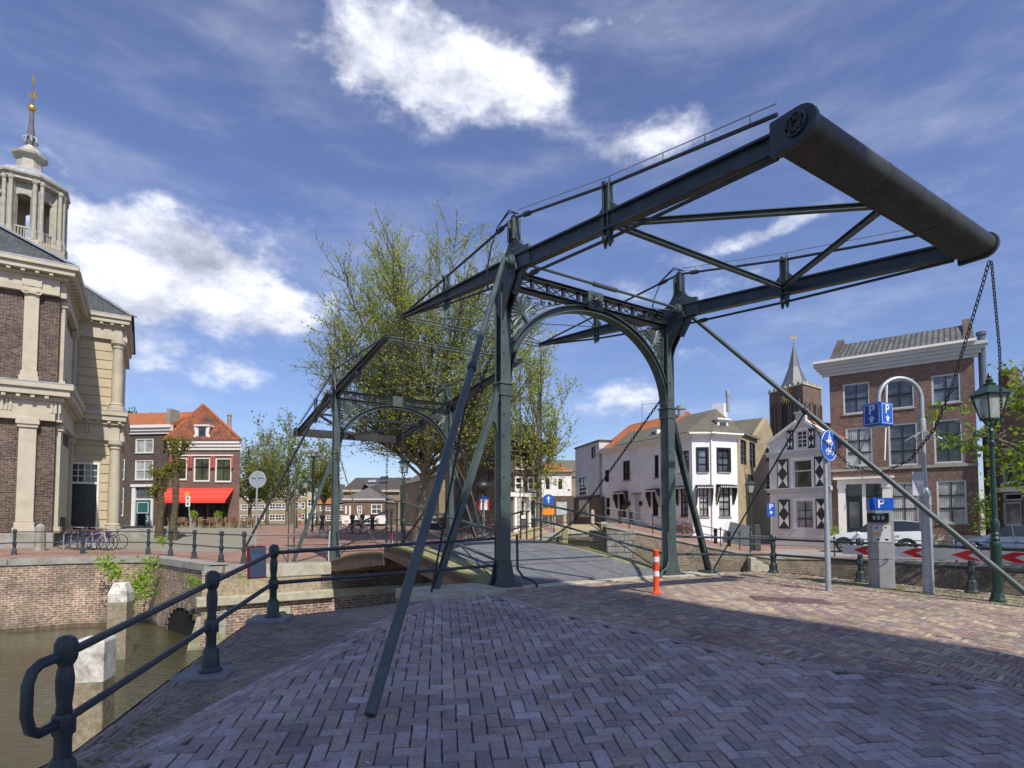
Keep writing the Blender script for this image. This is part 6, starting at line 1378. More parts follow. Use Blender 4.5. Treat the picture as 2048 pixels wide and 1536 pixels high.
# canal boats beyond the bridge
for (pa, pb, d, h_, m_, lab) in ((690, 768, 55, 1.1, BLACK, 'long black canal barge with pale deckhouse beyond the bridge'), (845, 960, 47, 1.2, mat('dark blue hull', (.02, .03, .06), .4), 'dark blue barge moored behind the plane tree')):
    a, b = ORG(pa, d), ORG(pb, d); r = thing('canal_barge', (a.x, a.y, .3), lab, 'boat'); zt = Pt(730, 1048 if pa < 800 else 1046, d).z; zb_ = zt-h_
    m = MB(); l = b.x-a.x; sh = [(0, 1.3), (.04, .55), (.12, 0), (.88, 0), (.97, .5), (1, 1.3), (.97, 2.1), (.88, 2.6), (.12, 2.6), (.04, 2.0)]
    m.extr([V((a.x+l*x, a.y+y, zb_)) for x, y in sh], V((0, 0, h_))); m.build('hull', m_, r); m = MB(); m.box(a.x+l*.12, a.x+l*.75, a.y+.6, a.y+2.0, zt, zt+.55); dk = m.build('deckhouse', WHITE if pa < 800 else STONE, r)
    m = MB()
    for k in range(6): x = a.x+l*(.16+k*.1); m.box(x, x+.5, a.y+.57, a.y+.6, zt+.15, zt+.4)
    m.build('cabin_window', G_DARK, dk)

# tan gable end and dark row receding to the cornice house
F = Plane(ORG(800, 60), ORG(878, 47)-ORG(800, 60)); L_ = (ORG(878, 47)-ORG(800, 60)).length
rowhouse('tan_gable_house', 'tall tan brick side wall behind the plane tree trunk', F, 0, L_, .5, F.hit(860, 958)[1], 5, BR_TAN, [(806, 985, 809, 1000), (812, 985, 815, 1000)], True, MOSSROOF, 1.6)
F = Plane(ORG(878, 50), ORG(946, 43)-ORG(878, 50)); L_ = (ORG(946, 43)-ORG(878, 50)).length
rowhouse('dark_row_house', 'dark brick row house with many white windows behind the left brace', F, 0, L_, .5, F.hit(900, 952)[1], 7, BR_DARK, [(880, 968, 886, 992), (894, 965, 901, 990), (912, 961, 918, 988), (926, 958, 933, 986), (881, 1008, 887, 1035), (894, 1007, 901, 1036), (912, 1005, 919, 1036), (928, 1004, 935, 1036)], True, MOSSROOF, F.hit(905, 928, -3)[1]-F.hit(900, 952)[1], fw=.13, ny=3)
c0, c1, c2 = ORG(936, 43.5), ORG(1010, 37.5), ORG(1078, 39.5)
F = Plane(c0, c1-c0); L_ = (c1-c0).length; zt = F.hit(970, 912)[1]
r, _ = rowhouse('cornice_house', 'dark brick corner house with cream cornice behind the near left post', F, 0, L_, .6, zt, .6, BR_DARK,
         [(961, 920, 971, 943), (973, 918, 984, 942), (986, 916, 996, 941), (951, 958, 960, 986), (963, 957, 972, 986), (975, 956, 986, 985), (942, 1001, 949, 1029), (952, 1000, 961, 1030)], fw=.13, ny=3)
cornice(F, r, -.3, L_+.45, zt, F.hit(970, 899)[1], CREAM, .5)
F2 = Plane(c1, c2-c1); L2w = (c2-c1).length; zt2 = zt
hs = opens(F2, [(1018, 911, 1022, 937), (1030, 911, 1045, 937), (1054, 911, 1068, 937), (1017, 952, 1022, 981), (1030, 952, 1047, 981), (1055, 953, 1070, 981), (1018, 1000, 1028, 1040), (1036, 997, 1052, 1035), (1056, 997, 1074, 1035)])
mb = MB(); body(mb, F2, 0, L2w, -.4, zt2, 7, hs); mb.build('street_wall', BR_DARK, r)
for h in hs: window(F2, h, r, WHITE, .14, 1, 1 if h[2] < 2.5 else 2, G_GREEN if h[2] > 2.5 else G_DARK, .06, sill=WHITE)
cornice(F2, r, -.02, L2w+.3, zt2-.002, F2.hit(1040, 904)[1], CREAM, .5, 'street_cornice')
m = MB(); zz = F2.hit(1040, 991)[1]; F2.box(m, -.1, L2w+.1, 0, .35, zz-.1, zz+.18)
for px in (1026, 1034, 1054, 1076): u = F2.hit(px, 1010)[0]; F2.box(m, u-.1, u+.12, 0, .3, .3, zz-.1)
m.build('shop_front_frame', WHITE, r)
m = MB(); A_ = [F.P(-.2, .3, zt+.7), F.P(L_+.3, .3, zt+.7), F2.P(L2w, .3, zt+.7), F2.P(L2w, -7, zt+.7), F.P(-.2, -8, zt+.7)]; T_ = [F.P(L_*.4, -4, zt+2.6), F2.P(L2w*.6, -3.5, zt+2.6)]
m.add(A_+T_, [(0, 1, 5), (1, 2, 6, 5), (2, 3, 6), (3, 4, 5, 6), (4, 0, 5)]); m.build('roof', MOSSROOF, r)
# white villa with red hip roof
F = Plane(ORG(1080, 45), ORG(1143, 45)-ORG(1080, 45)); L_ = (ORG(1143, 45)-ORG(1080, 45)).length; zt = F.hit(1110, 946)[1]
r, _ = rowhouse('white_villa', 'small white house with red hipped roof beyond the bridge', F, -1, L_, .5, zt, 6, WPLAST, [(1089, 954, 1102, 981), (1114, 955, 1127, 981), (1111, 1003, 1133, 1030)], fw=.1, ny=4, nx=3, g=G_DARK, bar=.04, bm=BLACK)
cornice(F, r, -1.1, L_+.1, zt, F.hit(1110, 942)[1], CREAM, .3); zz = F.hit(1110, 942)[1]
m = MB(); m.add([F.P(-1.2, .3, zz), F.P(L_+.3, .3, zz), F.P(L_+.3, -6, zz), F.P(-1.2, -6, zz), F.P(L_*.35, -2.5, zz+.95)], [(0, 1, 4), (1, 2, 4), (2, 3, 4), (3, 0, 4)]); m.build('roof', OTILE, r)
m = MB(); F.box(m, -1.2, L_+.15, -.05, .25, -.4, F.hit(1110, 992)[1]); b_ = m.build('dark_base', BR_DARK, r); m = MB(); F.box(m, F.hit(1112, 1010)[0], F.hit(1133, 1010)[0], .25, .3, F.hit(1120, 1030)[1], F.hit(1120, 1004)[1]); m.build('garage_door', mat('pale grey blue door', (.42, .5, .52), .6), b_)

# ------------------------------------------------------------ white corner house and its neighbours
wA, wB = ORG(1205, 46), ORG(1385.5, 37); F = Plane(wA, wB-wA); L_ = (wB-wA).length
r = thing('white_corner_house', (wB.x, wB.y, .2), 'white plastered corner house with bay front and striped awnings', 'house')
zt = F.hit(1385, 872)[1]
hs = opens(F, [(1246, 921.5, 1260, 960), (1210, 940, 1218, 964), (1309, 910, 1317, 955), (1359, 902, 1378, 945), (1210, 994, 1220, 1035), (1238.5, 986.5, 1253, 1035), (1305, 982, 1316, 1032), (1361, 976, 1376, 1033)])
na = F.rect(1267, 989, 1281, 1040)
mb = MB(); body(mb, F, 0, L_, -.8, zt, 3.6, hs+[na]); mb.build('side_wall', WPLAST, r)
for i, h in enumerate(hs): window(F, h, r, BLACK if i != 4 else WHITE, .07, 2, 4, [G_DARK, G_DARK, G_DARK, G_CURT, G_DARK, G_DARK, G_DARK, G_CURT][i], .045, bm=BLACK, sill=STONE if i in (0, 2, 3, 7) else None)
a, b, c_, d_ = na; m = MB(); F.box(m, a, b, -.2, -.14, c_, d_); m.build('niche', WGREY, r); m = MB(); F.box(m, a-.12, b+.12, -.02, .08, d_, d_+.12); m.build('niche_head', STONE, r)
p1, p2 = ORG(1424, 36.9), ORG(1476, 37.6); FA = Plane(wB, p1-wB); LA = (p1-wB).length; FBp = Plane(p1, p2-p1); LB = (p2-p1).length
hA = opens(FA, [(1396, 898, 1414, 944), (1398.6, 975, 1417, 1033)]); hB = opens(FBp, [(1436, 899, 1458.5, 944), (1438, 974, 1460.6, 1033)])
mb = MB(); wall_grid(mb, FA, 0, LA, -.8, zt, hA); wall_grid(mb, FBp, 0, LB, -.8, zt, hB)
FE = Plane(p2, V((.375, 1, 0))); wall_grid(mb, FE, 0, 6, -.8, zt, []); mb.build('bay_wall', WPLAST, r)
for FF, H_ in ((FA, hA), (FBp, hB)):
    for i, h in enumerate(H_): window(FF, h, r, BLACK, .05, 2 if i or FF is FBp else 1, 3 if i == 0 else 4, G_CURT if i else G_BLUE, .04, sill=STONE, surround=.12 if i == 0 else 0)
WB_ = mat('white trim', (.8, .79, .75), .6, .05)
for FF, l, nm in ((F, L_, 'eaves'), (FA, LA, 'bay_eaves'), (FBp, LB, 'street_eaves')): cornice(FF, r, -.0, l, zt-.12, zt+.22, WB_, .4, nm, 3, .6)
m = MB(); zr = zt+.24; ap = F.P(L_-1.0, -3.2, F.hit(1395, 826, -3.2)[1]); uo_ = F.hit(1236, 895)[0]; rl = F.P(F.hit(1272, 850, -3.2)[0], -3.2, ap.z)
q0, q1, q2, q3, q4, q5 = F.P(uo_, .45, zr), F.P(L_, .45, zr), FA.P(LA, .45, zr), FBp.P(LB+.3, .4, zr), FE.P(2.2, .1, zr), F.P(uo_, -5.4, zr)
m.add([q0, q1, q2, q3, q4, q5, ap, rl], [(0, 1, 6, 7), (1, 2, 6), (2, 3, 6), (3, 4, 6), (4, 5, 7, 6), (5, 0, 7)]); m.build('roof', MOSSROOF, r)
h = FBp.rect(1432, 841, 1451, 865, -.4); m = MB(); FBp.box(m, h[0], h[1], -2.2, -.2, h[2]-.3, h[3]); d1 = m.build('dormer', WHITE, r); m = MB(); FBp.box(m, h[0]+.12, h[1]-.12, -.2, -.17, h[2]-.1, h[3]-.15); m.build('dormer_window', G_DARK, d1)
m = MB(); FBp.box(m, h[0]-.15, h[1]+.15, -2.3, -.05, h[3], h[3]+.1)
for s, u in ((-1, h[0]), (1, h[1])): m.extr([FBp.P(u, -.25, h[2]-.2), FBp.P(u+s*.2, -.25, h[2]-.2), FBp.P(u+s*.08, -.25, h[2]+.3), FBp.P(u, -.25, h[3]-.1)], FBp.n*.06)
m.build('dormer_hood', WB_, d1)
h = F.rect(1301, 860, 1314, 882, -.3); m = MB(); F.box(m, h[0], h[1], -2, -.3, h[2]-.2, h[3]); d2 = m.build('side_dormer', WHITE, r); m = MB(); F.box(m, h[0]+.12, h[1]-.12, -.3, -.27, h[2], h[3]-.12); m.build('dormer_window', G_DARK, d2)
for (p, zz, hh, rr, nm) in ((F.P(L_-4.2, -3.0, 0), ap.z-.3, 1.1, .28, 'chimney_cowl'), (F.P(L_-.3, -3.6, 0), ap.z-.3, 1.5, .12, 'flue_pipe')): m = MB(); m.lathe(p+V((0, 0, zz)), [(rr, 0), (rr, hh*.7), (rr*1.3, hh*.72), (rr*1.3, hh*.95), (rr*.8, hh)], 10); m.build(nm, GALV, r, True, sa=30)
# scalloped black and white awnings
def awning(F, h, nm='window_awning'):
    a, b, c_, d_ = h; m = MB(); ua, ub = a-.22, b+.22; zt_ = d_+.18
    m.extr([F.P(ua, .02, zt_), F.P(ua, .45, zt_-.08), F.P(ua, .45, zt_-.22), F.P(ua, .02, zt_-.2)], F.t*(ub-ua))
    for u in (ua, ub-.05): m.extr([F.P(u, .02, zt_), F.P(u, .45, zt_-.08), F.P(u, .43, zt_-.55), F.P(u, .3, zt_-.9), F.P(u, .1, zt_-1.35), F.P(u, .02, zt_-1.3)], F.t*.05)
    o = m.build(nm, mat('charcoal awning cloth', (.05, .055, .055), .85, .15, 6), r); m = MB(); k = 0; n_ = 9
    for i in range(n_): u = ua+(ub-ua)*(i+.5)/n_; m.lathe(F.P(u, .455, zt_-.2), [(.045, 0), (.045, .01)], 8, F.n)
    for i in range(7):
        for u in (ua-.01, ub+.0): m.lathe(F.P(u, .38-.05*i, zt_-.28-.15*i), [(.045, 0), (.045, .01)], 8, F.n)
    m.build('scallop_trim', WHITE, o, fix=False)
for FF, h in ((F, hs[5]), (F, hs[6]), (F, hs[7]), (FA, hA[1]), (FBp, hB[1])): awning(FF, h)
for px in (1261, 1285): c_ = F.P(F.hit(px, 1010)[0], .2, F.hit(px, 1010)[1]); m = MB(); m.lathe(c_, [(.05, -.1), (.13, .05), (.14, .2), (.03, .3)], 6); m.tube([c_+F.n*-.2, c_], .02, 5); m.build('wall_lantern', BLACK, r)
m = MB(); m.tube([FA.P(LA, .06, -.3), FA.P(LA, .06, zt-.1)], .05, 8); m.build('downpipe', WB_, r)
m = MB(); p_ = FBp.P(.9, .5, -.4); m.extr([p_, p_+FBp.t*2.1, p_+FBp.t*1.9+V((0, 0, 1.2)), p_+FBp.t*.1+V((0, 0, 1.5)), p_+FBp.t*-.1+V((0, 0, .9))], FBp.n*.06); m.build('dark_cellar_hatch', mat('grey hatch', (.10, .115, .13), .6), r)

# orange roofed house behind
FW_ = Plane(wA, wB-wA); u0_, u1_ = FW_.hit(1197, 930)[0], FW_.hit(1300, 930)[0]; ztw = FW_.hit(1385, 872)[1]
F = FW_; F.o = F.o+F.n*-.3; zt = ztw+.1
r, _ = rowhouse('orange_roof_house', 'house with steep bright orange tiled roof behind the white corner house', F, u0_, u1_, .5, zt, 6.2, WGREY, [], True, OTILE, F.hit(1230, 857, -3.1)[1]-zt, ov=.3)
m = MB(); m.tube([F.P(u0_+1.5, -3, zt+1), F.P(u0_+1.5, -3, zt+4)], .03, 5); m.tube([F.P(u0_+1.5, -3, zt+3.9), F.P(u0_+3.2, -3, zt+3.7)], .02, 5); m.build('aerial', GALV, r)
# grey white annex
F = Plane(ORG(1151, 52), ORG(1199, 46.6)-ORG(1151, 52)); L_ = (ORG(1199, 46.6)-ORG(1151, 52)).length; zt = F.hit(1175, 890)[1]
r, h_ = rowhouse('grey_annex', 'tall grey white annex with white outside stair rail', F, 0, L_, .6, zt, 6, WGREY, [(1182.5, 893, 1191, 917), (1158, 955, 1172, 990)], fw=.08, nx=2, ny=4, bm=BLACK, frame=BLACK)
m = MB(); F.box(m, -.1, L_+.1, -6, .08, zt, zt+.12); F.box(m, -.1, L_+.1, 0, .3, F.hit(1170, 993)[1]-.15, F.hit(1170, 993)[1]); m.build('roof_edge', mat('dark edge', (.06, .06, .06), .7), r)
m = MB(); F.box(m, -.6, L_+1.0, .0, .25, -.2, F.hit(1170, 993)[1]-.16); b_ = m.build('dark_brick_base', BR_DARK, r); hh = F.rect(1159, 1000, 1179, 1034, .25); m = MB(); F.box(m, hh[0], hh[1], .25, .29, hh[2], hh[3]); m.build('garage_door', G_CURT, b_)
m = MB(); hh = F.rect(1153, 967, 1177, 991, .4)
for z in (.35, .7, 1.05): m.tube([F.P(hh[0], .5, hh[2]+z*.3), F.P(hh[0]+.9, .5, hh[2]+z), F.P(hh[1], .5, hh[2]+z)], .03, 5)
for u, z in ((hh[0], .3), (hh[0]+.45, .7), (hh[0]+.9, 1.05), (hh[1], 1.05)): m.tube([F.P(u, .5, hh[2]), F.P(u, .5, hh[2]+z)], .03, 5)
m.build('stair_rail', WHITE, r)
# brown alley house
F = Plane(p2+V((.15, .6, 0)), V((.62, .78, 0))); uE = F.hit(1546, 900)[0]; zt = F.hit(1497, 874)[1]
hs = opens(F, [(1481, 880, 1493, 929), (1499, 885, 1511, 935), (1495, 949, 1507, 973), (1533, 897, 1541, 925), (1533, 949, 1541, 991)])
r = thing('alley_house', (F.o.x, F.o.y, -.4), 'tan plastered alley house with dark windows beside the white corner house', 'house')
STN = mat('tan stucco', (.40, .33, .21), .9, .15, 1.5, .3, 15, stain=(.2, .16, .1), stf=.6)
mb = MB(); body(mb, F, -.1, uE, -1, zt, 7, hs); um0, um1, ua_ = F.hit(1514, 880)[0], uE, F.hit(1534, 838)[0]; za_ = F.hit(1534, 836)[1]
mb.extr([F.P(um0, 0, zt-.01), F.P(um1, 0, zt-.01), F.P(um1, 0, F.hit(1550, 870)[1]), F.P(ua_, 0, za_), F.P(um0, 0, zt+.4)], F.n*-.35); mb.build('wall', STN, r)
for h in hs: window(F, h, r, BLACK, .06, 2, 4, G_DARK, .04, sill=None)
m = MB(); m.add([F.P(um0-2.5, -.3, zt+.5), F.P(um0, -.3, zt+.5), F.P(ua_, -.3, za_+.05), F.P(ua_, -7, za_+.05), F.P(um0-2.5, -7, zt+.5), F.P(um1+.2, -.3, F.hit(1550, 868)[1]), F.P(um1+.2, -7, F.hit(1550, 868)[1])], [(1, 2, 3, 4), (2, 5, 6, 3)]); m.build('roof', MOSSROOF, r)
m = MB(); F.box(m, -.3, um0, -.1, .2, zt, zt+.15); m.build('gutter', mat('green grey gutter', (.15, .2, .19), .6), r)
for u in (.6, 1.2): m = MB(); m.lathe(F.P(u, -1.5, zt), [(.14, 0), (.14, 1.3), (.18, 1.35), (.1, 1.5)], 8); m.build('chimney_pot', BR_DARK, r)
m = MB(); F.box(m, 2.6, 3.4, -2.4, -1.6, zt, zt+2.6); m.build('white_chimney', WPLAST, r)

# gabled house with hourglass shutters
gA, gB = ORG(1540, 38.2), ORG(1664, 34.6); F = Plane(gA, gB-gA); L_ = (gB-gA).length
r = thing('shutter_house', (gA.x, gA.y, -.45), 'pale grey gabled house with black and white hourglass shutters', 'house')
wins = opens(F, [(1593, 861, 1614, 896), (1587, 919.5, 1624, 976), (1592, 1001, 1627, 1057)]); zs0 = F.hit(1600, 905)[1]
mb = MB(); wall_grid(mb, F, 0, L_, -1, zs0, wins[1:]); mb.poly([F.P(0, 0, -1), F.P(0, -8, -1), F.P(0, -8, zs0), F.P(0, 0, zs0)]); mb.poly([F.P(L_, 0, -1), F.P(L_, 0, -1)+V((2.6, 5, 0)), F.P(L_, 0, zs0)+V((2.6, 5, 0)), F.P(L_, 0, zs0)])
uT = F.hit(1603, 840)[0]; zT = F.hit(1603, 838)[1]; a, b, c_, d_ = wins[0]; zE = F.hit(1540, 888)[1]
def tz(u): return zE+(zT-zE)*(1-abs(u-uT)/(uT if u < uT else L_-uT)) if True else 0
for (x0, x1) in ((0, a), (b, L_)):
    zz = [F.P(x0, 0, zs0), F.P(x1, 0, zs0), F.P(x1, 0, tz(x1)), F.P(x0, 0, tz(x0))]; mb.poly(zz)
mb.poly([F.P(a, 0, d_), F.P(b, 0, d_), F.P(b, 0, tz(b)), F.P(uT, 0, zT), F.P(a, 0, tz(a))]); mb.poly([F.P(a, 0, zs0), F.P(b, 0, zs0), F.P(b, 0, c_), F.P(a, 0, c_)])
for p, q in (((a, c_), (a, d_)), ((a, d_), (b, d_)), ((b, d_), (b, c_)), ((b, c_), (a, c_))): mb.poly([F.P(p[0], 0, p[1]), F.P(q[0], 0, q[1]), F.P(q[0], -.14, q[1]), F.P(p[0], -.14, p[1])])
mb.build('front_wall', brick('grey painted brick', (.60, .62, .61), (.66, .68, .67), (.56, .58, .57), .22, .07, .008, big=.07), r)
for i, h in enumerate(wins): window(F, h, r, WHITE, .06, 2 if i == 2 else 1 if i else 2, [4, 2, 3][i], [G_DARK, G_GREEN, G_CURT][i], .04, bm=BLACK if i == 2 else None, sill=None, surround=.16, rows=[.62] if i == 1 else None)
m = MB()
for y in (905, 980): z = F.hit(1600, y)[1]; F.box(m, -.12, L_+.05, -.02, .14, z-.1, z+.08); F.box(m, -.2, L_+.05, -.02, .22, z+.082, z+.16)
F.box(m, uT-.33, uT+.33, -.1, .12, zT-.1, zT+.38); F.box(m, uT-.42, uT+.42, -.12, .18, zT+.38, zT+.48); m.build('moulding', WGREY, r)
m = MB(); w_ = .22
for (x0, x1) in ((-.15, uT-.3), (L_+.1, uT+.3)): m.bar(F.P(x0, .05, tz(max(0, min(L_, x0)))-.0), F.P(x1, .05, tz(x1)+.05), .3, .16)
m.build('gable_coping', WB_, r)
m = MB(); m.add([F.P(-.1, -.1, zE-.05), F.P(uT, -.1, zT), F.P(uT, -8, zT), F.P(-.1, -8, zE-.05), F.P(L_+.1, -.1, zE-.05), F.P(L_+.1, -8, zE-.05)], [(0, 1, 2, 3), (1, 4, 5, 2)]); m.build('roof', OTILE, r)
SB = mat('black shutter paint', (.03, .03, .035), .45, .2, 5)
for q in ((1575, 861, 1587, 899), (1617, 857, 1630, 896), (1555.5, 919, 1577, 977), (1630, 913, 1651, 974), (1558, 999, 1580, 1057), (1633, 998, 1655, 1057)):
    a, b, c_, d_ = F.rect(*q); m = MB(); F.box(m, a, b, .02, .07, c_, d_); o = m.build('shutter', SB, r); m = MB(); bd_ = .06; x0, x1, xm = a+bd_, b-bd_, (a+b)/2
    for (z0_, z1_) in ((c_+bd_, (c_+d_)/2-.02), ((c_+d_)/2+.02, d_-bd_)):
        zm = (z0_+z1_)/2; F.prism(m, [(x0, z0_+.03), (xm-.02, zm), (x0, z1_-.03)], .07, .074); F.prism(m, [(x1, z0_+.03), (xm+.02, zm), (x1, z1_-.03)], .07, .074)
    m.build('white_triangles', WHITE, o)

# big brick house
bA, bB = ORG(1665, 36), ORG(1959, 31.6); F = Plane(bA, bB-bA); L_ = (bB-bA).length
r = thing('brick_town_house', (bA.x, bA.y, -.45), 'three storey red brown brick house with grey pantile roof', 'house')
zt = F.hit(1810, 733)[1]
W3 = [(1686, 766, 1740, 827), (1771, 759, 1829, 817), (1863, 748, 1922, 806)]; W2 = [(1692, 854, 1746, 932), (1777, 846, 1836, 931), (1868, 838, 1926, 926)]; W1 = [(1782, 964, 1838, 1046), (1874, 960, 1934, 1047)]
hs = opens(F, W3+W2+W1); dh = F.rect(1693, 968, 1766, 1066); mb = MB(); body(mb, F, 0, L_, -1, zt, 8, hs+[dh]); mb.build('brick_wall', BR_RED, r)
for i, h in enumerate(hs): window(F, h, r, WGREY, .09, 2, 2 if i < 3 else 3, [G_BLUE, G_BLUE, G_BLUE, G_CURT, G_DARK, G_GREEN, G_CURT, G_CURT][i], .05, bm=BLACK, sill=STONE)
zc = F.hit(1810, 707)[1]; cornice(F, r, -.25, L_+.05, zt, zc, WGREY, .55, 'cornice', 4, 1)
m = MB(); F.box(m, -.8, L_+.1, -.1, .72, zc, zc+.14); m.build('gutter', WB_, r)
rise = F.hit(1810, 672, -3.5)[1]-zc; m = MB(); gable_roof(m, F, .35, L_-.2, zc+.15, 7.4, rise, .25); m.build('roof', SLATEW, r)
m = MB()
for u in (.0, L_-.02): m.extr([F.P(u, .2, zc+.1), F.P(u, -3.7, zc+rise+.5), F.P(u, -7.6, zc+.1)], F.t*-.4 if u > 1 else F.t*.4)
m.build('gable_parapet', BR_DARK, r)
z1_ = F.hit(1830, 930)[1]; m = MB(); F.box(m, -.02, L_+.02, 0, .1, z1_-.2, z1_-.05); m.build('string_course', STONE, r)
m = MB(); F.box(m, -.02, L_+.06, 0, .12, -1, F.hit(1900, 1070)[1]); m.build('stone_plinth', STONEL, r)
a, b, c_, d_ = dh; m = MB(); zl = d_
for u0_, u1_ in ((a-.42, a-.02), (b+.0, b+.42)): F.box(m, u0_, u1_, 0, .16, c_-.6, zl); F.box(m, u0_-.05, u1_+.05, 0, .2, zl-.25, zl-.002)
F.box(m, a-.45, b+.45, 0, .2, zl, zl+.3); F.box(m, a-.62, b+.62, 0, .5, zl+.302, zl+.42); F.box(m, (a+b)/2-.1, (a+b)/2+.1, -.14, .05, c_-.6, zl); m.build('door_surround', WHITE, r)
for k, (x0, x1) in enumerate(((a, (a+b)/2-.1), ((a+b)/2+.1, b))):
    m = MB(); F.box(m, x0, x1, -.14, -.08, c_-.6, c_+2.3 if c_+2.3 < zl else zl-.5); o = m.build('door', DOORB, r); m = MB(); F.box(m, x0+.15, x1-.15, -.08, -.05, c_+.3, c_+1.9); m.build('door_panel', G_DARK, o); m = MB(); F.box(m, x0, x1, -.14, -.1, min(c_+2.3, zl-.5), zl); m.build('fanlight', G_DARK, r)
m = MB(); F.box(m, (a+b)/2-.6, (a+b)/2+.9, .12, .9, -1, c_-.25); m.build('doorstep', STONE, r)
m = MB(); fz = F.hit(1975, 665)[1]; m.tube([F.P(L_+.35, -.2, fz-4.6), F.P(L_+.35, -.2, fz)], .17, 12); m.lathe(F.P(L_+.35, -.2, fz-.1), [(.17, 0), (.24, .05), (.24, .22), (.18, .25)], 12); m.tube([F.P(L_+.35, -.2, fz-4.6), F.P(L_+.6, -.2, fz-5.2)], .17, 12); m.build('flue_pipe', mat('dull steel flue', (.13, .14, .17), .4, .15, metal=.5), r, True, sa=50)
m = MB(); m.tube([F.P(L_*.43, .02, F.hit(1800, 760)[1]), F.P(L_*.41, 1.3, F.hit(1790, 940)[1]+.5)], .035, 6); m.build('flag_pole', WHITE, r)
# right neighbour
F = Plane(ORG(1984, 32), ORG(2120, 28)-ORG(1984, 32)); L_ = (ORG(2120, 28)-ORG(1984, 32)).length; zt = F.hit(2020, 905)[1]
hs = opens(F, [(2005, 926, 2044, 965), (2006, 986, 2044, 1001), (2006, 1004, 2042, 1050)]); r = thing('side_house', (F.o.x, F.o.y, -.4), 'brick house with white gable verge at the right edge', 'house')
mb = MB(); body(mb, F, -.5, L_, -1, zt, 7, hs); zap = F.hit(2080, 750)[1]; mb.extr([F.P(-.5, 0, zt-.01), F.P(L_, 0, zt-.01), F.P(L_*.75, 0, zap), F.P(L_*.68, 0, zap), F.P(0, 0, F.hit(1990, 855)[1]), F.P(-.5, 0, F.hit(1984, 870)[1])], F.n*-.3); mb.build('brick_wall', BR_RED, r)
for i, h in enumerate(hs): window(F, h, r, WGREY, .08, 1 if i else 2, 1, G_DARK if i < 2 else G_CURT, .04, sill=WHITE if i == 0 else None)
m = MB(); m.bar(F.P(-.6, .05, F.hit(1984, 868)[1]), F.P(L_*.7, .05, zap+.1), .3, .2); F.box(m, .1, L_, 0, .15, F.hit(2020, 978)[1]-.15, F.hit(2020, 978)[1]+.1); m.build('white_verge', WHITE, r)
m = MB(); m.add([F.P(-.6, 0, F.hit(1984, 872)[1]), F.P(L_*.7, 0, zap), F.P(L_*.7, -7, zap), F.P(-.6, -7, F.hit(1984, 872)[1])], [(0, 1, 2, 3)]); m.build('roof', SLATE, r)
m = MB(); u, z = F.hit(2013, 742, -2); F.box(m, u-.35, u+.35, -2.5, -1.8, z-3.5, z); m.build('chimney', BR_RED, r)

# church tower
tA, tB, tC = ORG(1543, 122), ORG(1611, 113), ORG(1648, 117.5)
F = Plane(tA, tB-tA); L_ = (tB-tA).length; F2 = Plane(tB, BW); zt = F.hit(1580, 776)[1]
F2 = Plane(tB, tC-tB); L2w = (tC-tB).length
r = thing('church_tower', (tB.x, tB.y, .5), 'square brown brick church tower with slate spire behind the gabled house', 'church tower')
BR_CH = brick('church brick', (.13, .085, .06), (.18, .12, .09), (.15, .12, .1), .3, .1, .015)
tD = tA+(tC-tB); mb = MB()
for p, q in ((tA, tB), (tB, tC), (tC, tD), (tD, tA)): mb.poly([p, q, q+V((0, 0, zt)), p+V((0, 0, zt))])
mb.poly([x+V((0, 0, zt-.1)) for x in (tA, tB, tC, tD)]); mb.build('masonry', BR_CH, r)
for FF, l in ((F, L_), (F2, L2w)):
    z0_, z1_ = FF.hit(1590, 865)[1], FF.hit(1590, 800)[1]
    for k in range(3):
        c_ = l*(.2+.3*k); hw = l*.10; pts = [(c_-hw, z0_), (c_+hw, z0_), (c_+hw, z1_-hw)]+[(c_+hw*math.cos(t), z1_-hw+1.6*hw*math.sin(t)) for t in [math.pi*i/8 for i in range(1, 8)]]+[(c_-hw, z1_-hw)]
        m = MB(); FF.prism(m, pts, .0, .06); o = m.build('blind_arch', mat('dark louvre', (.035, .03, .028), .8) if k == 1 else BR_DARK, r)
        if k != 1: m = MB(); FF.box(m, c_-.12, c_+.12, .06, .3, z0_, z1_-hw); m.build('mullion', BR_CH, o)
        m = MB(); FF.box(m, c_-hw-.35, c_-hw, 0, .35, z0_, z1_); FF.box(m, c_+hw, c_+hw+.35, 0, .35, z0_, z1_); m.build('pilaster_strip', BR_CH, r)
m = MB(); n_ = 12
for FF, l in ((F, L_), (F2, L2w)):
    FF.box(m, -.2, l+.2, -.3, .2, zt, zt+.3)
    for k in range(7): FF.box(m, l*k/7, l*k/7+l/13, -.2, .2, zt+.3, zt+.75)
m.build('white_battlement', mat('pale stone', (.6, .58, .54), .8), r)
cT = (tA+tC)/2; za_ = zt+.3; zb_ = Pt(1593, 690, cT.y).z
m = MB(); m.lathe(cT, [(L_*.34, za_), (L_*.235, za_+2.0), (L_*.12, za_+(zb_-za_)*.5), (.08, zb_)], 8, rot=R(12)); m.build('spire', mat('slate spire', (.11, .115, .14), .45, .12, 2, .1), r)
m = MB(); m.tube([cT+V((0, 0, zb_-.3)), cT+V((0, 0, zb_+2.2))], .08, 6); m.lathe(cT+V((0, 0, zb_+.3)), [(.05, -.25), (.28, 0), (.05, .25)], 8); m.box(cT.x-.6, cT.x+.6, cT.y-.05, cT.y+.05, zb_+1.4, zb_+1.8); m.build('gilt_cross', GOLD, r)
ck = F.P(L_*.58, .45, F.hit(1582, 791)[1]); m = MB()
for k in range(12): t = k*math.pi/6; d_ = F.t*math.cos(t)+V((0, 0, math.sin(t))); m.tube([ck+d_*.5, ck+d_*1.7], [.16, .05], 5)
m.build('clock_rays', GOLD, r)

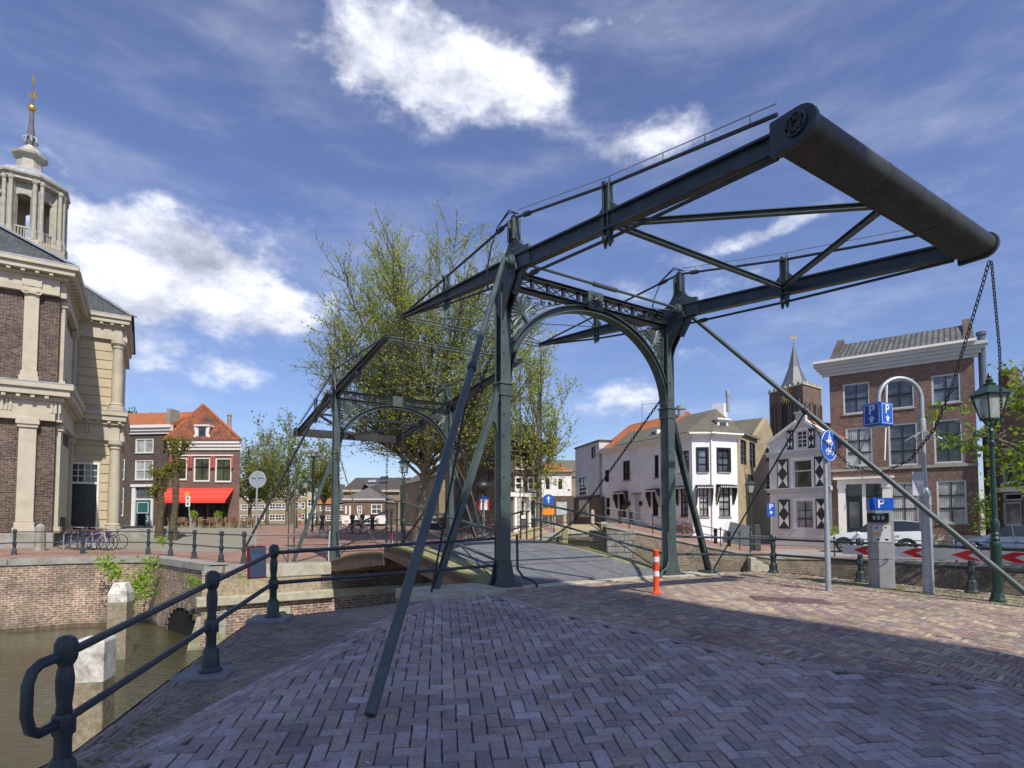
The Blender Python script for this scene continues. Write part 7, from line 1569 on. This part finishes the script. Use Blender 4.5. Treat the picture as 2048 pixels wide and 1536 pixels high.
# ------------------------------------------------------------ far side of the side canal
def onC(px, d): p = ORG(px, d); return (p.x, p.y, zC(p.x, p.y))
railing([onC(px, d) for px, d in ((1212, 28.6), (1258, 28.7), (1305, 28.8), (1345, 29.0), (1398, 29.2), (1440, 29.3), (1478, 29.4))], 'dark thin railing descending beside the red ramp below the white corner house', .95, IRON, .022, 'ramp_railing', thin=True)
e = [V((*p, 0)) for p in (PC[2], PC[3], PC[4], (23.5, 18.0))]; pts = []
for i in range(3):
    l = (e[i+1]-e[i]).length; k = int(l/2.1)
    for j in range(k): q = e[i].lerp(e[i+1], j/k); dn = V((.35, .35, 0)); q = q+dn; pts.append((q.x, q.y, zC(q.x, q.y)))
railing(pts, 'dark thin railing along the street above the side canal wall', .95, IRON, .02, 'street_railing', thin=True)
d = (e[1]-e[0]).normalized(); nn = V((d.y, -d.x, 0)); m = MB()
for k in range(8): m.boxv(e[0]+d*(.05+k*.26)+V((0, 0, WATER-.2)), d*.26, nn*.75, V((0, 0, (-.50-.17*k)-(WATER-.2))))
tag(m.build('quay_steps', STONEL, bevel=.02), 'pale worn stone steps going down the canal wall to the water', 'steps')
# stone pier and lock gate
p = V((*PC[0], 0)); q = V((*PC[1], 0)); m = MB(); dd = (q-p).normalized(); nn = V((dd.y, -dd.x, 0))
m.boxv(p+nn*.1+V((0, 0, WATER-.3)), q-p, -nn*4, V((0, 0, .69-(WATER-.3)))); r = tag(m.build('stone_pier', BLOCKS, bevel=.03), 'grey rough stone pier at the corner of the lock', 'pier')
gA_, gB_ = ORG(1128, 29.5), ORG(1206, 27.8); r = thing('lock_gate', (gB_.x, gB_.y, WATER), 'green mossy timber lock gate between quay and stone pier', 'lock gate'); F = Plane(gA_, gB_-gA_); L_ = (gB_-gA_).length
m = MB(); k = 0
while k < L_-.05: F.box(m, k, k+.13, -.1, .02*(int(k/.15) % 2), WATER-.3, .22); k += .15
m.build('gate_boards', MOSSW, r); m = MB(); F.box(m, 0, L_, -.25, .1, .2, .38); m.build('gate_beam', WOOD, r)
for px, d_, zt_ in ((1207, 27.6, 1.05), (1130, 29.3, .75)): c = ORG(px, d_); m = MB(); m.box(c.x-.13, c.x+.13, c.y-.13, c.y+.13, WATER-.3, zt_); o = m.build('gate_post', MOSSW, r); m = MB(); m.box(c.x-.15, c.x+.15, c.y-.15, c.y+.15, zt_+.002, zt_+.1); m.build('post_cap', STONEL, o)
qwall('quay_wall', [(2.62, 30.32), (3.1, 30.9), (6.25, 34), (6.5, 40)], zB, BLOCKS, 'rough grey stone wall of the lock chamber beyond the deck', cop=STONEL, ch=.18)
for i, px in enumerate((1107, 1129, 1185, 1240, 1262)):
    o = onC(px, 36) if px > 1150 else (ORG(px, 34).x, 34, zB(ORG(px, 34).x, 34)); m = MB(); m.lathe(o, [(.12, 0), (.11, .75), (.07, .85), (.02, .88)], 8); tag(m.build('street_bollard', STONEL if i < 3 else BLACK), ['pale stone bollard left beside the blue arrow sign', 'pale stone bollard between arrow sign and lock gate', 'pale stone bollard before the grey annex', 'dark bollard before the white house door', 'dark bollard below the white house niche'][i], 'bollard', 'bollards along the far street')
c = onC(1577, 31.5); m = MB(); m.box(c[0]-.25, c[0]+.25, c[1]-.2, c[1]+.2, c[2], c[2]+1.35); m = MB(); m.boxv(V(c)-V((1.9, 0, 0)), (.34, 0, 0), (0, .3, 0), (0, 0, 1.45)); tag(m.build('ticket_column', mat('dark column', (.05, .055, .06), .5), bevel=.02), 'dark slim ticket column standing beside the small parking sign', 'ticket column')
for px, lab in ((1430, 'dark bollard beside the white bay'), (1457, 'dark bollard by the grey cellar hatch')):
    o = onC(px, 31.5); m = MB(); m.lathe(o, [(.1, 0), (.09, .6), (.12, .65), (.1, .78), (.03, .84)], 10); tag(m.build('street_bollard', BLACK, smooth=True), lab, 'bollard')
o = V(HF(3.6, 2.0, 0)); o = ORG(783, 23.5); o.z = -.1; r = thing('marker_post', o, 'small red and white marker post beyond the crown of the deck', 'marker post'); m = MB(); m.lathe(o, [(.06, 0), (.055, .8), (.02, .83)], 10); m.build('post', OR_, r, True); m = MB(); m.lathe(o+V((0, 0, .3)), [(.062, 0), (.062, .2)], 10); m.build('white_band', SWH, r, True)
o = ORG(600, 70); o.z = .55; r = thing('marker_post', o, 'distant red and white marker post under the lantern posts', 'marker post'); m = MB(); m.lathe(o, [(.14, 0), (.13, 1.3), (.05, 1.4)], 10); m.build('post', OR_, r, True); m = MB(); m.lathe(o+V((0, 0, .5)), [(.145, 0), (.145, .35)], 10); m.build('white_band', SWH, r, True)
# railing of the far bank to the right of the far portal
railing([tuple(HF(BWID+.2, .1, 0)), (-.9, 24.9, -.1), (.7, 27.4, .2), (2.2, 30.0, .6), (3.2, 31.4, .7)], 'green iron railing on the far bank right of the far portal', .95, IRON, .022, thin=True)

# ------------------------------------------------------------ cars
def car(name, label, L, Hh, W_, o, t, body_m, suv):
    """lofted body; x runs from the nose (0) to the tail (L)"""
    r = thing(name, o, label, 'car'); t = V(t).normalized(); n_ = V((t.y, -t.x, 0)); O_ = V(o)
    if suv: st = [(0, .40, .62, .42, .78), (.03, .30, .82, .50, .84), (.12, .27, .95, .55, .90), (.26, .25, 1.04, .58, .92), (.30, .25, 1.06, .62, .92), (.45, .25, 1.08, 1.0, .92), (.62, .25, 1.10, 1.0, .92), (.80, .25, 1.14, .98, .92), (.92, .28, 1.16, .86, .90), (.975, .34, 1.06, .5, .86), (1, .42, .9, .5, .80)]
    else: st = [(0, .36, .52, .4, .74), (.03, .26, .66, .5, .82), (.14, .22, .80, .55, .88), (.27, .20, .90, .58, .90), (.32, .20, .92, .64, .90), (.46, .20, .95, 1.0, .90), (.60, .20, .96, 1.0, .90), (.76, .20, .98, .9, .90), (.88, .22, 1.0, .5, .88), (.97, .28, .92, .5, .84), (1, .38, .78, .5, .78)]
    P_ = lambda x, y, z: O_+t*(x*L)+n_*y+V((0, 0, z))
    bd_ = MB(); gl = MB(); rings = []
    for (x, z0_, zb_, rf, hw) in st:
        w_ = hw*W_/2/.92; roof = zb_ if rf < .7 and not .27 < x < .9 else zb_+(Hh-zb_)*max(0, rf-.0) if rf >= .7 else zb_+.02
        rings.append([P_(x, -w_*.94, z0_), P_(x, -w_, z0_+.22), P_(x, -w_, (z0_+zb_)/2+.08), P_(x, -w_*.95, zb_), P_(x, -w_*.72 if rf >= .7 else -w_*.85, roof), P_(x, 0, roof+.03), P_(x, w_*.72 if rf >= .7 else w_*.85, roof), P_(x, w_*.95, zb_), P_(x, w_, (z0_+zb_)/2+.08), P_(x, w_, z0_+.22), P_(x, w_*.94, z0_)])
    nr = len(rings[0]); vs = [v for g_ in rings for v in g_]; fs = []; gf = []
    for i in range(len(st)-1):
        up_ = st[i][3] >= .7 or st[i+1][3] >= .7
        for k in range(nr-1):
            f = (i*nr+k, i*nr+k+1, (i+1)*nr+k+1, (i+1)*nr+k)
            if up_ and k in (3, 6) : gf.append(f)
            elif up_ and k in (4, 5) and not (st[i][3] >= .7 and st[i+1][3] >= .7): gf.append(f)
            else: fs.append(f)
    fs += [tuple(range(nr)), tuple((len(st)-1)*nr+k for k in range(nr))]
    bd_.add(vs, fs); b_ = bd_.build('body', body_m, r, True, sa=40)
    gl.add(vs, gf); gl.build('window', mat('car glass', (.02, .025, .03), .05, .1, 3, 0, spec=.8), b_)
    pl = MB()
    for x in (.5, .68):
        for s_ in (-1, 1): pl.bar(P_(x, s_*W_/2*.955, 1.0 if suv else .9), P_(x-.01, s_*W_/2*.75, Hh-.03), .05, .02)
    pl.build('door_pillar', BLACK, b_)
    wr = .36 if suv else .32
    for x in (.175, .80):
        for s_ in (-1, 1):
            c_ = P_(x, s_*(W_/2-.10), wr); m = MB(); m.lathe(c_-n_*.1, [(wr*.65, 0), (wr, .02), (wr, .2), (wr*.62, .215)], 22, n_); w__ = m.build('wheel', mat('tyre rubber', (.02, .02, .02), .85), r, True, sa=30)
            m = MB()
            for k in range(10): a = k*math.pi/5; d_ = t*math.cos(a)+V((0, 0, math.sin(a))); m.bar(c_+n_*s_*.118+d_*.04, c_+n_*s_*.118+d_*wr*.62, .035, .035, n_)
            m.lathe(c_+n_*s_*.11, [(.06, 0), (.06, .02)], 10, n_*s_); m.tube([c_+n_*s_*.118+(t*math.cos(a)+V((0, 0, math.sin(a))))*wr*.63 for a in [k*math.pi/9 for k in range(18)]], .02, 5, closed=True); m.build('rim', mat('alloy rim', (.5, .5, .52), .3, .05, metal=.7), w__, fix=False)
            m = MB(); cc_ = P_(x, s_*(W_/2-.012), wr); m.tube([cc_+(t*math.cos(a)+V((0, 0, math.sin(a))))*(wr+.05) for a in [math.pi*k/12 for k in range(13)]], .05, 6); m.build('wheel_arch', BLACK, b_, True)
    for s_ in (-1, 1):
        m = MB(); m.boxv(P_(.015, s_*W_/2*.62-.12, .66 if suv else .55), t*.35, n_*.26, V((0, 0, .14))); m.build('headlight', mat('headlight', (.6, .63, .66), .15, .05), r, bevel=.03)
        m = MB(); m.boxv(P_(.965, s_*W_/2*.72-.12, .88 if suv else .72), t*.12, n_*.26, V((0, 0, .2))); m.build('tail_light', mat('tail light', (.5, .02, .02), .25), r, bevel=.03)
        m = MB(); m.lathe(P_(.33, s_*(W_/2+.08), 1.02 if suv else .92), [(.05, -.1), (.09, 0), (.08, .08), (.03, .12)], 8, n_); m.build('mirror', body_m, r, True)
        m = MB()
        for x in (.52, .70): m.boxv(P_(x, s_*(W_/2+.004), .9 if suv else .78), t*.16, n_*s_*.02, V((0, 0, .03)))
        m.build('door_handle', BLACK if suv else body_m, r)
    m = MB()
    for x in (.34, .515, .69):
        for s_ in (-1, 1): m.boxv(P_(x, s_*(W_/2+.001), .34), t*.008, n_*s_*.004, V((0, 0, .66 if suv else .54)))
    m.boxv(P_(.22, -W_/2+.02, .24), t*(L*.53), n_*(W_-.04), V((0, 0, .12))); m.build('sill', BLACK, b_)
    return r
ct = V((.815, -.58, 0)); c0_ = ORG(1657, 31.2)
car('parked_car', 'white sport utility car parked before the brick house', 4.35, 1.66, 1.85, (c0_.x, c0_.y, -.47), ct, mat('white car paint', (.72, .74, .76), .2, .02, 2, 0, spec=.7), True)
c0_ = ORG(1900, 28.2)
car('parked_car', 'blue grey saloon car parked at the right edge', 4.5, 1.45, 1.78, (c0_.x, c0_.y, -.47), ct, mat('blue grey car paint', (.20, .26, .38), .22, .03, 2, 0, metal=.5, spec=.7), False)

# ------------------------------------------------------------ bicycles
def bike(loc, rz, m_, label, group='bicycles leaning together', name='bicycle', lean=0):
    r = thing(name, loc, label, 'bicycle', group, 0); O_ = V(loc); t = V((math.cos(rz), math.sin(rz), 0)); s_ = V((-t.y, t.x, 0))
    q = lambda a, z, y=0: O_+t*a+s_*(y+z*lean)+V((0, 0, z))
    for x in (-.52, .52):
        m = MB(); m.tube([q(x+.34*math.cos(a), .35+.34*math.sin(a)) for a in [k*math.pi/10 for k in range(20)]], .019, 5, closed=True); w_ = m.build('wheel', BLACK, r)
        m = MB()
        for k in range(12): a = k*math.pi/6; m.tube([q(x, .35), q(x+.33*math.cos(a), .35+.33*math.sin(a))], .004, 3)
        m.lathe(q(x, .35), [(.03, -.04), (.03, .04)], 6, s_); m.build('spokes', GALV, w_, fix=False)
    m = MB()
    for l in ([(-.52, .35), (-.08, .30), (-.2, .78), (-.52, .35)], [(-.08, .30), (.36, .82)], [(-.18, .72), (.36, .86)], [(.52, .35), (.40, .72), (.34, .98)], [(-.2, .78), (-.22, .88)]): m.tube([q(*p) for p in l], .017, 6)
    m.build('frame', m_, r, True)
    m = MB(); m.tube([q(.34, .98), q(.30, 1.03), q(.30, 1.05, .12), q(.12, 1.04, .27)], .012, 5); m.tube([q(.30, 1.03), q(.30, 1.05, -.12), q(.12, 1.04, -.27)], .012, 5); m.build('handlebar', GALV, r)
    m = MB(); m.extr([q(-.36, .89, .09), q(-.36, .89, -.09), q(-.08, .90, -.02), q(-.08, .90, .02)], V((0, 0, .06))); m.build('saddle', mat('brown saddle', (.12, .05, .03), .6), r)
    m = MB(); m.tube([q(-.85+.3, .72), q(-.24, .72)], .03, 4); m.build('carrier', BLACK, r)
    m = MB(); m.lathe(q(-.08, .30), [(.08, -.02), (.08, .02)], 12, s_); m.tube([q(-.08, .3), q(.0, .16)], .012, 4); m.build('crank', GALV, r)
    return r
PUR = mat('purple bicycle paint', (.14, .08, .35), .35, .1); SIL = mat('silver bicycle paint', (.5, .5, .5), .35, .1, metal=.4)
bc = [(152, 27.6, .1, PUR, 'purple bicycle farthest left in the bunch before the hall'), (166, 27.2, -.15, BLACK, 'black bicycle second from the left before the hall door'), (180, 27.0, .2, PUR, 'purple bicycle in the middle of the bunch before the hall door'), (192, 26.4, .0, SIL, 'silver bicycle standing foremost before the hall door'), (206, 26.8, -.2, PUR, 'purple bicycle right in the bunch by the corner column'), (218, 27.3, .15, BLACK, 'black bicycle farthest right by the corner column')]
for px, d, a, m_, lab in bc: p = ORG(px, d); bike((p.x, p.y, zB(p.x, p.y)), a, m_, lab, 'bicycles before the hall', lean=rnd.uniform(-.12, .12))
for px, d, a, m_, lab in ((650, 40, .3, BLACK, 'dark bicycle left of the far portal post'), (662, 39, -.2, BLACK, 'dark bicycle directly behind the far portal post'), (700, 40, .2, BLACK, 'dark bicycle right of the far portal post'), (715, 41, -.3, SIL, 'pale bicycle before the canal barge'), (728, 40, .1, BLACK, 'dark bicycle nearest the middle of the far quay'), (950, 31, .5, BLACK, 'dark bicycle seen through the near left brace'), (985, 30.5, .9, BLACK, 'dark bicycle beside the near left post')):
    p = ORG(px, d); bike((p.x, p.y, zB(p.x, p.y)), a, m_, lab, 'bicycles parked on the far quay')
p = ORG(130, 27.4); p.z = zB(p.x, p.y); r = thing('cycle_rack', p, 'bent galvanised cycle rack at the left end of the bicycles', 'cycle rack'); m = MB()
for k in range(2): m.tube([p+V((k*.35, 0, 0)), p+V((k*.35, 0, .7)), p+V((k*.35+.1, 0, .8)), p+V((k*.35+.45, .3, .85)), p+V((k*.35+.5, .3, 0))], .025, 6)
m.build('hoop', GALV, r, fix=False)

# picnic tables and low black posts beyond the bridge
for px, d, lb in ((645, 46, 'left of the far portal post'), (672, 44, 'hidden close behind the far portal post'), (705, 46, 'just right of the far portal post'), (725, 48, 'before the middle of the barge'), (745, 46, 'nearest the right end of the barge')):
    p = ORG(px, d); p.z = zB(p.x, p.y); r = thing('quay_bollard', p, 'black mooring bollard '+lb, 'bollard', 'black bollards by the barge'); m = MB(); m.lathe(p, [(.22, 0), (.18, .1), (.13, .8), (.2, .95), (.2, 1.15), (.08, 1.25)], 10); m.build('iron_body', BLACK, r, True)

# ------------------------------------------------------------ trees
def bez(a, b, c, t): return a*((1-t)**2)+b*(2*t*(1-t))+c*(t*t)
def tree(name, label, base, H, cen, rad, fork, nl, nb, nt, lv, ls, tr, lm, seed, group=None, upb=.5, lean=V((0, 0, 0)), twl=1.0, bark=None, leafup=.0, cat='tree', low=.0):
    rd = random.Random(seed); r = thing(name, base, label, cat, group); b0 = V(base); top = b0+V((0, 0, fork))+lean
    tk, br, tw, lf = MB(), MB(), MB(), []
    pts = [b0+V((0, 0, -.15)), b0+V((0, 0, fork*.2))+lean*.05, b0+V((0, 0, fork*.6))+lean*.5, top, top+V((lean.x*.2, 0, (H-fork)*.3)), top+V((lean.x*.4, 0, (H-fork)*.62)), top+V((lean.x*.2, .1, (H-fork)*.9))]
    tk.tube(pts, [tr*1.35, tr*1.02, tr*.9, tr*.82, tr*.5, tr*.24, tr*.05], 12)
    cen = V(cen)
    order = list(range(nl)); rd.shuffle(order)
    def target(i):
        z = -1+low+(2-low)*(i+.5)/nl; q = math.sqrt(max(0, 1-z*z)); a = i*2.39996+rd.gauss(0, .25); k = rd.uniform(.72, .97)
        return cen+V((q*math.cos(a)*rad[0]*k, q*math.sin(a)*rad[1]*k, z*rad[2]*k))
    for i in range(nl):
        t0 = i/nl; st = pts[2].lerp(top, .4+.6*rd.random()) if t0 < .45 else top.lerp(pts[5], max(0, t0-.4)*rd.uniform(.3, 1))
        e = target(i)
        md = st.lerp(e, .45)+V((0, 0, (e-st).length*.10*upb))+V((rd.gauss(0, .3), rd.gauss(0, .3), 0)); md = V((md.x*.5+(st.x+(e.x-st.x)*.7)*.5, md.y*.5+(st.y+(e.y-st.y)*.7)*.5, md.z-(e-st).length*.06))
        P_ = [bez(st, md, e, k/8) for k in range(9)]; r0 = tr*rd.uniform(.20, .32)
        br.tube(P_, [r0*(1-k/8)**.8+tr*.03 for k in range(9)], 7)
        for j in range(nb):
            u = rd.uniform(.22, 1); k = min(7, int(u*8)); s2 = P_[k].lerp(P_[k+1], u*8-k); dirv = (P_[k+1]-P_[k]).normalized()
            ln = rad[2]*rd.uniform(.22, .5)*(1.25-u*.5); v = (dirv*.6+V((rd.gauss(0, .6), rd.gauss(0, .6), rd.gauss(upb*.5, .4)))).normalized(); e2 = s2+v*ln; m2 = s2+v*ln*.5+V((rd.gauss(0, .12), rd.gauss(0, .12), -ln*.06+ln*.05))
            Q = [bez(s2, m2, e2+V((0, 0, ln*.15*upb)), q_/4) for q_ in range(5)]; rb = tr*.06*(1.3-u*.6)
            tw.tube(Q, [rb*(1-q_/4)+.009 for q_ in range(5)], 4, cap=False)
            for l_ in range(nt):
                w_ = rd.uniform(.25, 1); q_ = min(3, int(w_*4)); s3 = Q[q_].lerp(Q[q_+1], w_*4-q_); v3 = (v*.5+V((rd.gauss(0, .6), rd.gauss(0, .6), rd.gauss(upb*.7, .45)))).normalized(); l3 = twl*rd.uniform(.5, 1.3); e3 = s3+v3*l3
                tw.add([s3+V((.012, 0, 0)), s3+V((-.008, .01, 0)), s3+V((-.004, -.012, 0)), e3], [(0, 1, 3), (1, 2, 3), (2, 0, 3)])
                for _ in range(lv):
                    c_ = s3.lerp(e3, (.35, .7, 1.0)[_ % 3])+V((rd.gauss(0, .055), rd.gauss(0, .055), rd.gauss(-.02, .055)))*twl
                    if rd.random() < .12: continue
                    a_ = V((rd.gauss(0, 1), rd.gauss(0, 1), rd.gauss(leafup, .8))).normalized(); b_ = a_.orthogonal().normalized(); b_ = (b_*math.cos(rd.random()*6)+a_.cross(b_)*math.sin(rd.random()*6)); sz = ls*rd.uniform(.6, 1.3)
                    lf.append((c_, a_*sz*.5, b_*sz*.36))
    tk.build('trunk', bark or BARK, r, True, sa=60); br.build('branches', bark or BARK, r, True, sa=80, fix=False)
    tw.build('twigs', TWIG, r, fix=False)
    m = MB()
    for c_, a_, b_ in lf: m.v += [tuple(c_-a_), tuple(c_+b_), tuple(c_+a_), tuple(c_-b_)]
    m.f = [(4*i, 4*i+1, 4*i+2, 4*i+3) for i in range(len(lf))]
    m.build('foliage', lm, r, fix=False)
    return r
d = 32; b = ORG(838, d); cz = Pt(866, 700, d); tr_ = Pt(868, 425, d).z
tree('plane_tree', 'big spreading plane tree in thin spring leaf behind the bridge', (b.x, b.y, 0), tr_-.2, (cz.x, d, cz.z), (7.0, 6.3, 6.5), 4.4, 46, 42, 9, 4, .115, .31, LF_SPR, 3, upb=.45, lean=V((.4, 0, 0)), twl=.8, low=.10)
d = 38; b = ORG(1078, d); cz = Pt(1068, 830, d)
tree('slender_tree', 'slender young tree with yellow green leaves right of the near left post', (b.x, b.y, .5), 13.5, (cz.x, d, cz.z), (2.5, 2.4, 5.6), 4.0, 14, 14, 7, 5, .16, .2, LF_SPR, 5, upb=.9, twl=.8)
for px, d, w_, top_, lab, sd in ((575, 60, 75, 852, 'tall loose tree on the square left of the far portal', 11), (500, 64, 60, 912, 'round leafy tree nearest the cafe', 12), (535, 72, 45, 880, 'paler tree between the cafe tree and the tall loose tree', 13), (648, 66, 26, 905, 'small thin tree beside the floodlight mast', 14)):
    b = ORG(px, d); tz_ = Pt(px, top_, d).z; cz_ = (tz_+3.0)/2+.6; wr = w_/FPX*d
    tree('square_tree', lab, (b.x, b.y, .5), tz_-.6, (b.x, d, cz_), (wr, wr, (tz_-2.2)/2), 2.6, 16, 14, 6, 4, .24, .20, LF_SPR2, sd, 'trees on the square', upb=.9, twl=1.3)
b = ORG(258, 75); tree('roof_tree', 'green tree top showing above the brown house roof', (b.x, b.y, .5), Pt(278, 820, 75).z, (b.x+1.5, 75, Pt(278, 840, 75).z-1.5), (3.8, 3, 2.8), 6, 8, 12, 6, 6, .35, .25, LF_GRN, 21)
# pollards
for px, d, top_, lab, sd, forks in ((349, 34, 876, 'knobbly pollarded lime with tufts of new leaves before the cafe', 31, [(345, 885), (372, 888), (356, 930), (338, 940), (350, 905)]), (318, 36, 935, 'smaller pollarded tree beside the teal door', 32, [(312, 945), (333, 948), (318, 975), (308, 985)])):
    b = ORG(px-(2 if px > 340 else -2), d); r = thing('pollard_tree', (b.x, b.y, zB(b.x, b.y)), lab, 'tree', 'pollarded trees before the cafe'); rd = random.Random(sd); m = MB(); z0_ = zB(b.x, b.y)
    m.tube([V((b.x, b.y, z0_-.2)), V((b.x+.02, b.y, z0_+1.2)), V((b.x+.12, b.y, z0_+2.2)), Pt(px+3, top_+55, d), Pt(px+3, top_+8, d)], [.30, .20, .17, .20, .11], 10)
    tips = []
    for fx, fy in forks:
        e = Pt(fx, fy, d); s3 = Pt(px+3, min(fy+30, 1000), d); m.tube([s3, s3.lerp(e, .5)+V((0, 0, -.1)), e], [.10, .08, .15], 8); tips.append(e)
    m.build('trunk', mat('knobbly bark', (.11, .085, .05), .95, .45, 7, 1.0, 14, stain=(.05, .04, .025), stf=.7, stsc=3, bd=.08), r, True, sa=80)
    m = MB()
    for e in tips:
        for _ in range(210):
            c_ = e+V((rd.gauss(0, .21), rd.gauss(0, .21), rd.gauss(.02, .20))); a_ = V((rd.gauss(0, 1), rd.gauss(0, 1), rd.gauss(0, 1))).normalized(); b_ = a_.orthogonal().normalized(); m.poly([c_-a_*.07, c_+b_*.05, c_+a_*.07, c_-b_*.05])
    m.build('foliage', LF_POL, r, fix=False)
# leafy tree reaching in from the right
b = V((21.6, 20.2, -.45)); tree('street_tree', 'bright green tree reaching in from the right edge over the street', b, 8.8, (19.2, 19.6, 4.6), (4.7, 3.0, 2.3), 2.6, 15, 12, 6, 6, .15, .2, LF_GRN2, 41, upb=.1, twl=.6, low=.1)
def clump(name, label, pts, n_, s, ls, lm, cat='shrub', stem=None, wall=None):
    rd = random.Random(len(label)); r = thing(name, pts[0], label, cat); m = MB(); st = MB()
    for p in pts:
        p = V(p)
        for _ in range(n_):
            c_ = p+V((rd.gauss(0, s), rd.gauss(0, s*.6), rd.gauss(0, s*.9)))
            a_ = V((rd.gauss(0, 1), rd.gauss(-.5, 1), rd.gauss(0, .8))).normalized(); b_ = a_.orthogonal().normalized(); k = ls*rd.uniform(.5, 1.2); m.poly([c_-a_*k, c_+b_*k*.7, c_+a_*k, c_-b_*k*.7])
        for _ in range(4): st.tube([V(pts[0])+V((0, .1, -.1)), p+V((rd.gauss(0, s), rd.gauss(0, s*.4), rd.gauss(0, s)))], .012, 4)
    m.build('foliage', lm, r, fix=False); st.build('stems', TWIG, r, fix=False); return r
clump('wall_shrub', 'bright green shrub hanging from the top of the left quay wall', [Pt(x, y, dd) for x, y, dd in ((206, 1122, 21.6), (218, 1135, 21.4), (232, 1140, 21.2), (228, 1150, 21.3))], 90, .17, .06, LF_BRI)
clump('wall_shrub', 'second bright green shrub lower on the quay wall by the mooring post', [Pt(x, y, dd) for x, y, dd in ((268, 1168, 21.3), (285, 1160, 21.3), (296, 1148, 21.5), (278, 1185, 21.2), (262, 1190, 21.1), (290, 1172, 21.2), (300, 1125, 21.6))], 90, .18, .06, LF_BRI)
clump('wall_shrub', 'small weed growing on the curved coping stones', [Pt(383, 1160, 18.6), Pt(392, 1163, 18.5)], 60, .1, .045, LF_BRI)
clump('climbing_shrub', 'climbing shrub at the corner of the brick town house', [Pt(x, y, 30.6) for x, y in ((1962, 1000), (1975, 1012), (1958, 1020), (1985, 1025), (1970, 1040), (1960, 1055), (1990, 1000))], 110, .25, .07, LF_GRN)
clump('doorstep_shrub', 'low yellow green shrub at the foot of the shutter house', [Pt(1665, 1066, 33.0), Pt(1670, 1060, 33.1)], 90, .16, .05, LF_BRI)
clump('quay_weed', 'yellow green weeds at the foot of the pollarded lime', [Pt(325, 1082, 23.5), Pt(318, 1079, 23.6)], 60, .10, .05, LF_BRI)
# reddish low hedge on the ramp
clump('low_hedge', 'dark red low hedge along the white corner house', [Pt(x, y, 33) for x, y in ((1345, 1052), (1355, 1054), (1365, 1056), (1375, 1058), (1385, 1061))], 120, .22, .06, leafmat('red leaves', [(.14, .05, .04), (.2, .08, .06), (.1, .04, .03)]))
# grass and moss tufts in the joints, fallen petals
m = MB(); rd = random.Random(5)
def tuft(x, y, z, k, s):
    for _ in range(k):
        p = V((x+rd.gauss(0, .05), y+rd.gauss(0, .05), z)); a = rd.random()*6.28; d_ = V((math.cos(a), math.sin(a), 0)); h = s*rd.uniform(.4, 1); m.poly([p-d_*.006, p+d_*.006, p+V((rd.gauss(0, .02), rd.gauss(0, .02), h))])
for _ in range(420):
    t = rd.random(); a = V((7.0, 15.1, 0)).lerp(V((10.2, 8.6, 0)), t); x, y = a.x-abs(rd.gauss(0, .7)), a.y-abs(rd.gauss(.0, .45))
    tuft(x, y, zA(x, y), 8, .035)
for _ in range(160): x, y = rd.uniform(2, 6.8), rd.uniform(12.3, 14.6); (tuft(x, y, zA(x, y), 7, .03) if inpoly(x, y, RB) else None)
for _ in range(160):
    t = rd.random(); a = V((-3.0, 3.6, 0)).lerp(V((-3.2, 7.6, 0)), t); x, y = a.x+abs(rd.gauss(0, .25)), a.y; tuft(x, y, zA(x, y), 6, .022)
for _ in range(120): x, y = rd.uniform(-2, 5), rd.uniform(2.5, 8); tuft(x, y, zA(x, y)-.006, 5, .014)
tag(m.build('joint_grass', LF_GRN, fix=False), 'short grass and moss growing between the paving bricks', kind='stuff')
m = MB()
for _ in range(330):
    if rd.random() < .55: u, w_ = rd.uniform(.5, 4.2), rd.uniform(.2, 5.4); p = HN(u, w_, .02+.62*math.sin(w_/(BLEN/2)*math.pi/2*.92)+.036)
    else: x, y = rd.uniform(-1.5, 8), rd.uniform(3, 12); p = V((x, y, zA(x, y)+.006))
    s_ = rd.uniform(.008, .02); a = rd.random()*6; d1 = V((math.cos(a), math.sin(a), .2))*s_; d2 = V((-math.sin(a), math.cos(a), .1))*s_*.6; m.poly([p-d1, p+d2, p+d1, p-d2])
tag(m.build('fallen_petals', mat('pale petals', (.6, .6, .58), .7, .1), fix=False), 'pale petals and specks scattered on deck and paving', kind='stuff')
# a few distant roofs and greenery beyond everything
for px, d, hh, w_, m_, lab in ((1700, 95, 8, 26, OTILE, 'orange roof showing behind the gabled house'), (1100, 85, 10.5, 24, MOSSROOF, 'dark roofed block behind the villa')):
    a = ORG(px, d); F = Plane(a-V((w_/2, 0, 0)), V((1, 0, 0))); rowhouse('far_house', lab, F, 0, w_, .5, hh-3, 10, BR_TAN, [], True, m_, 3.0)
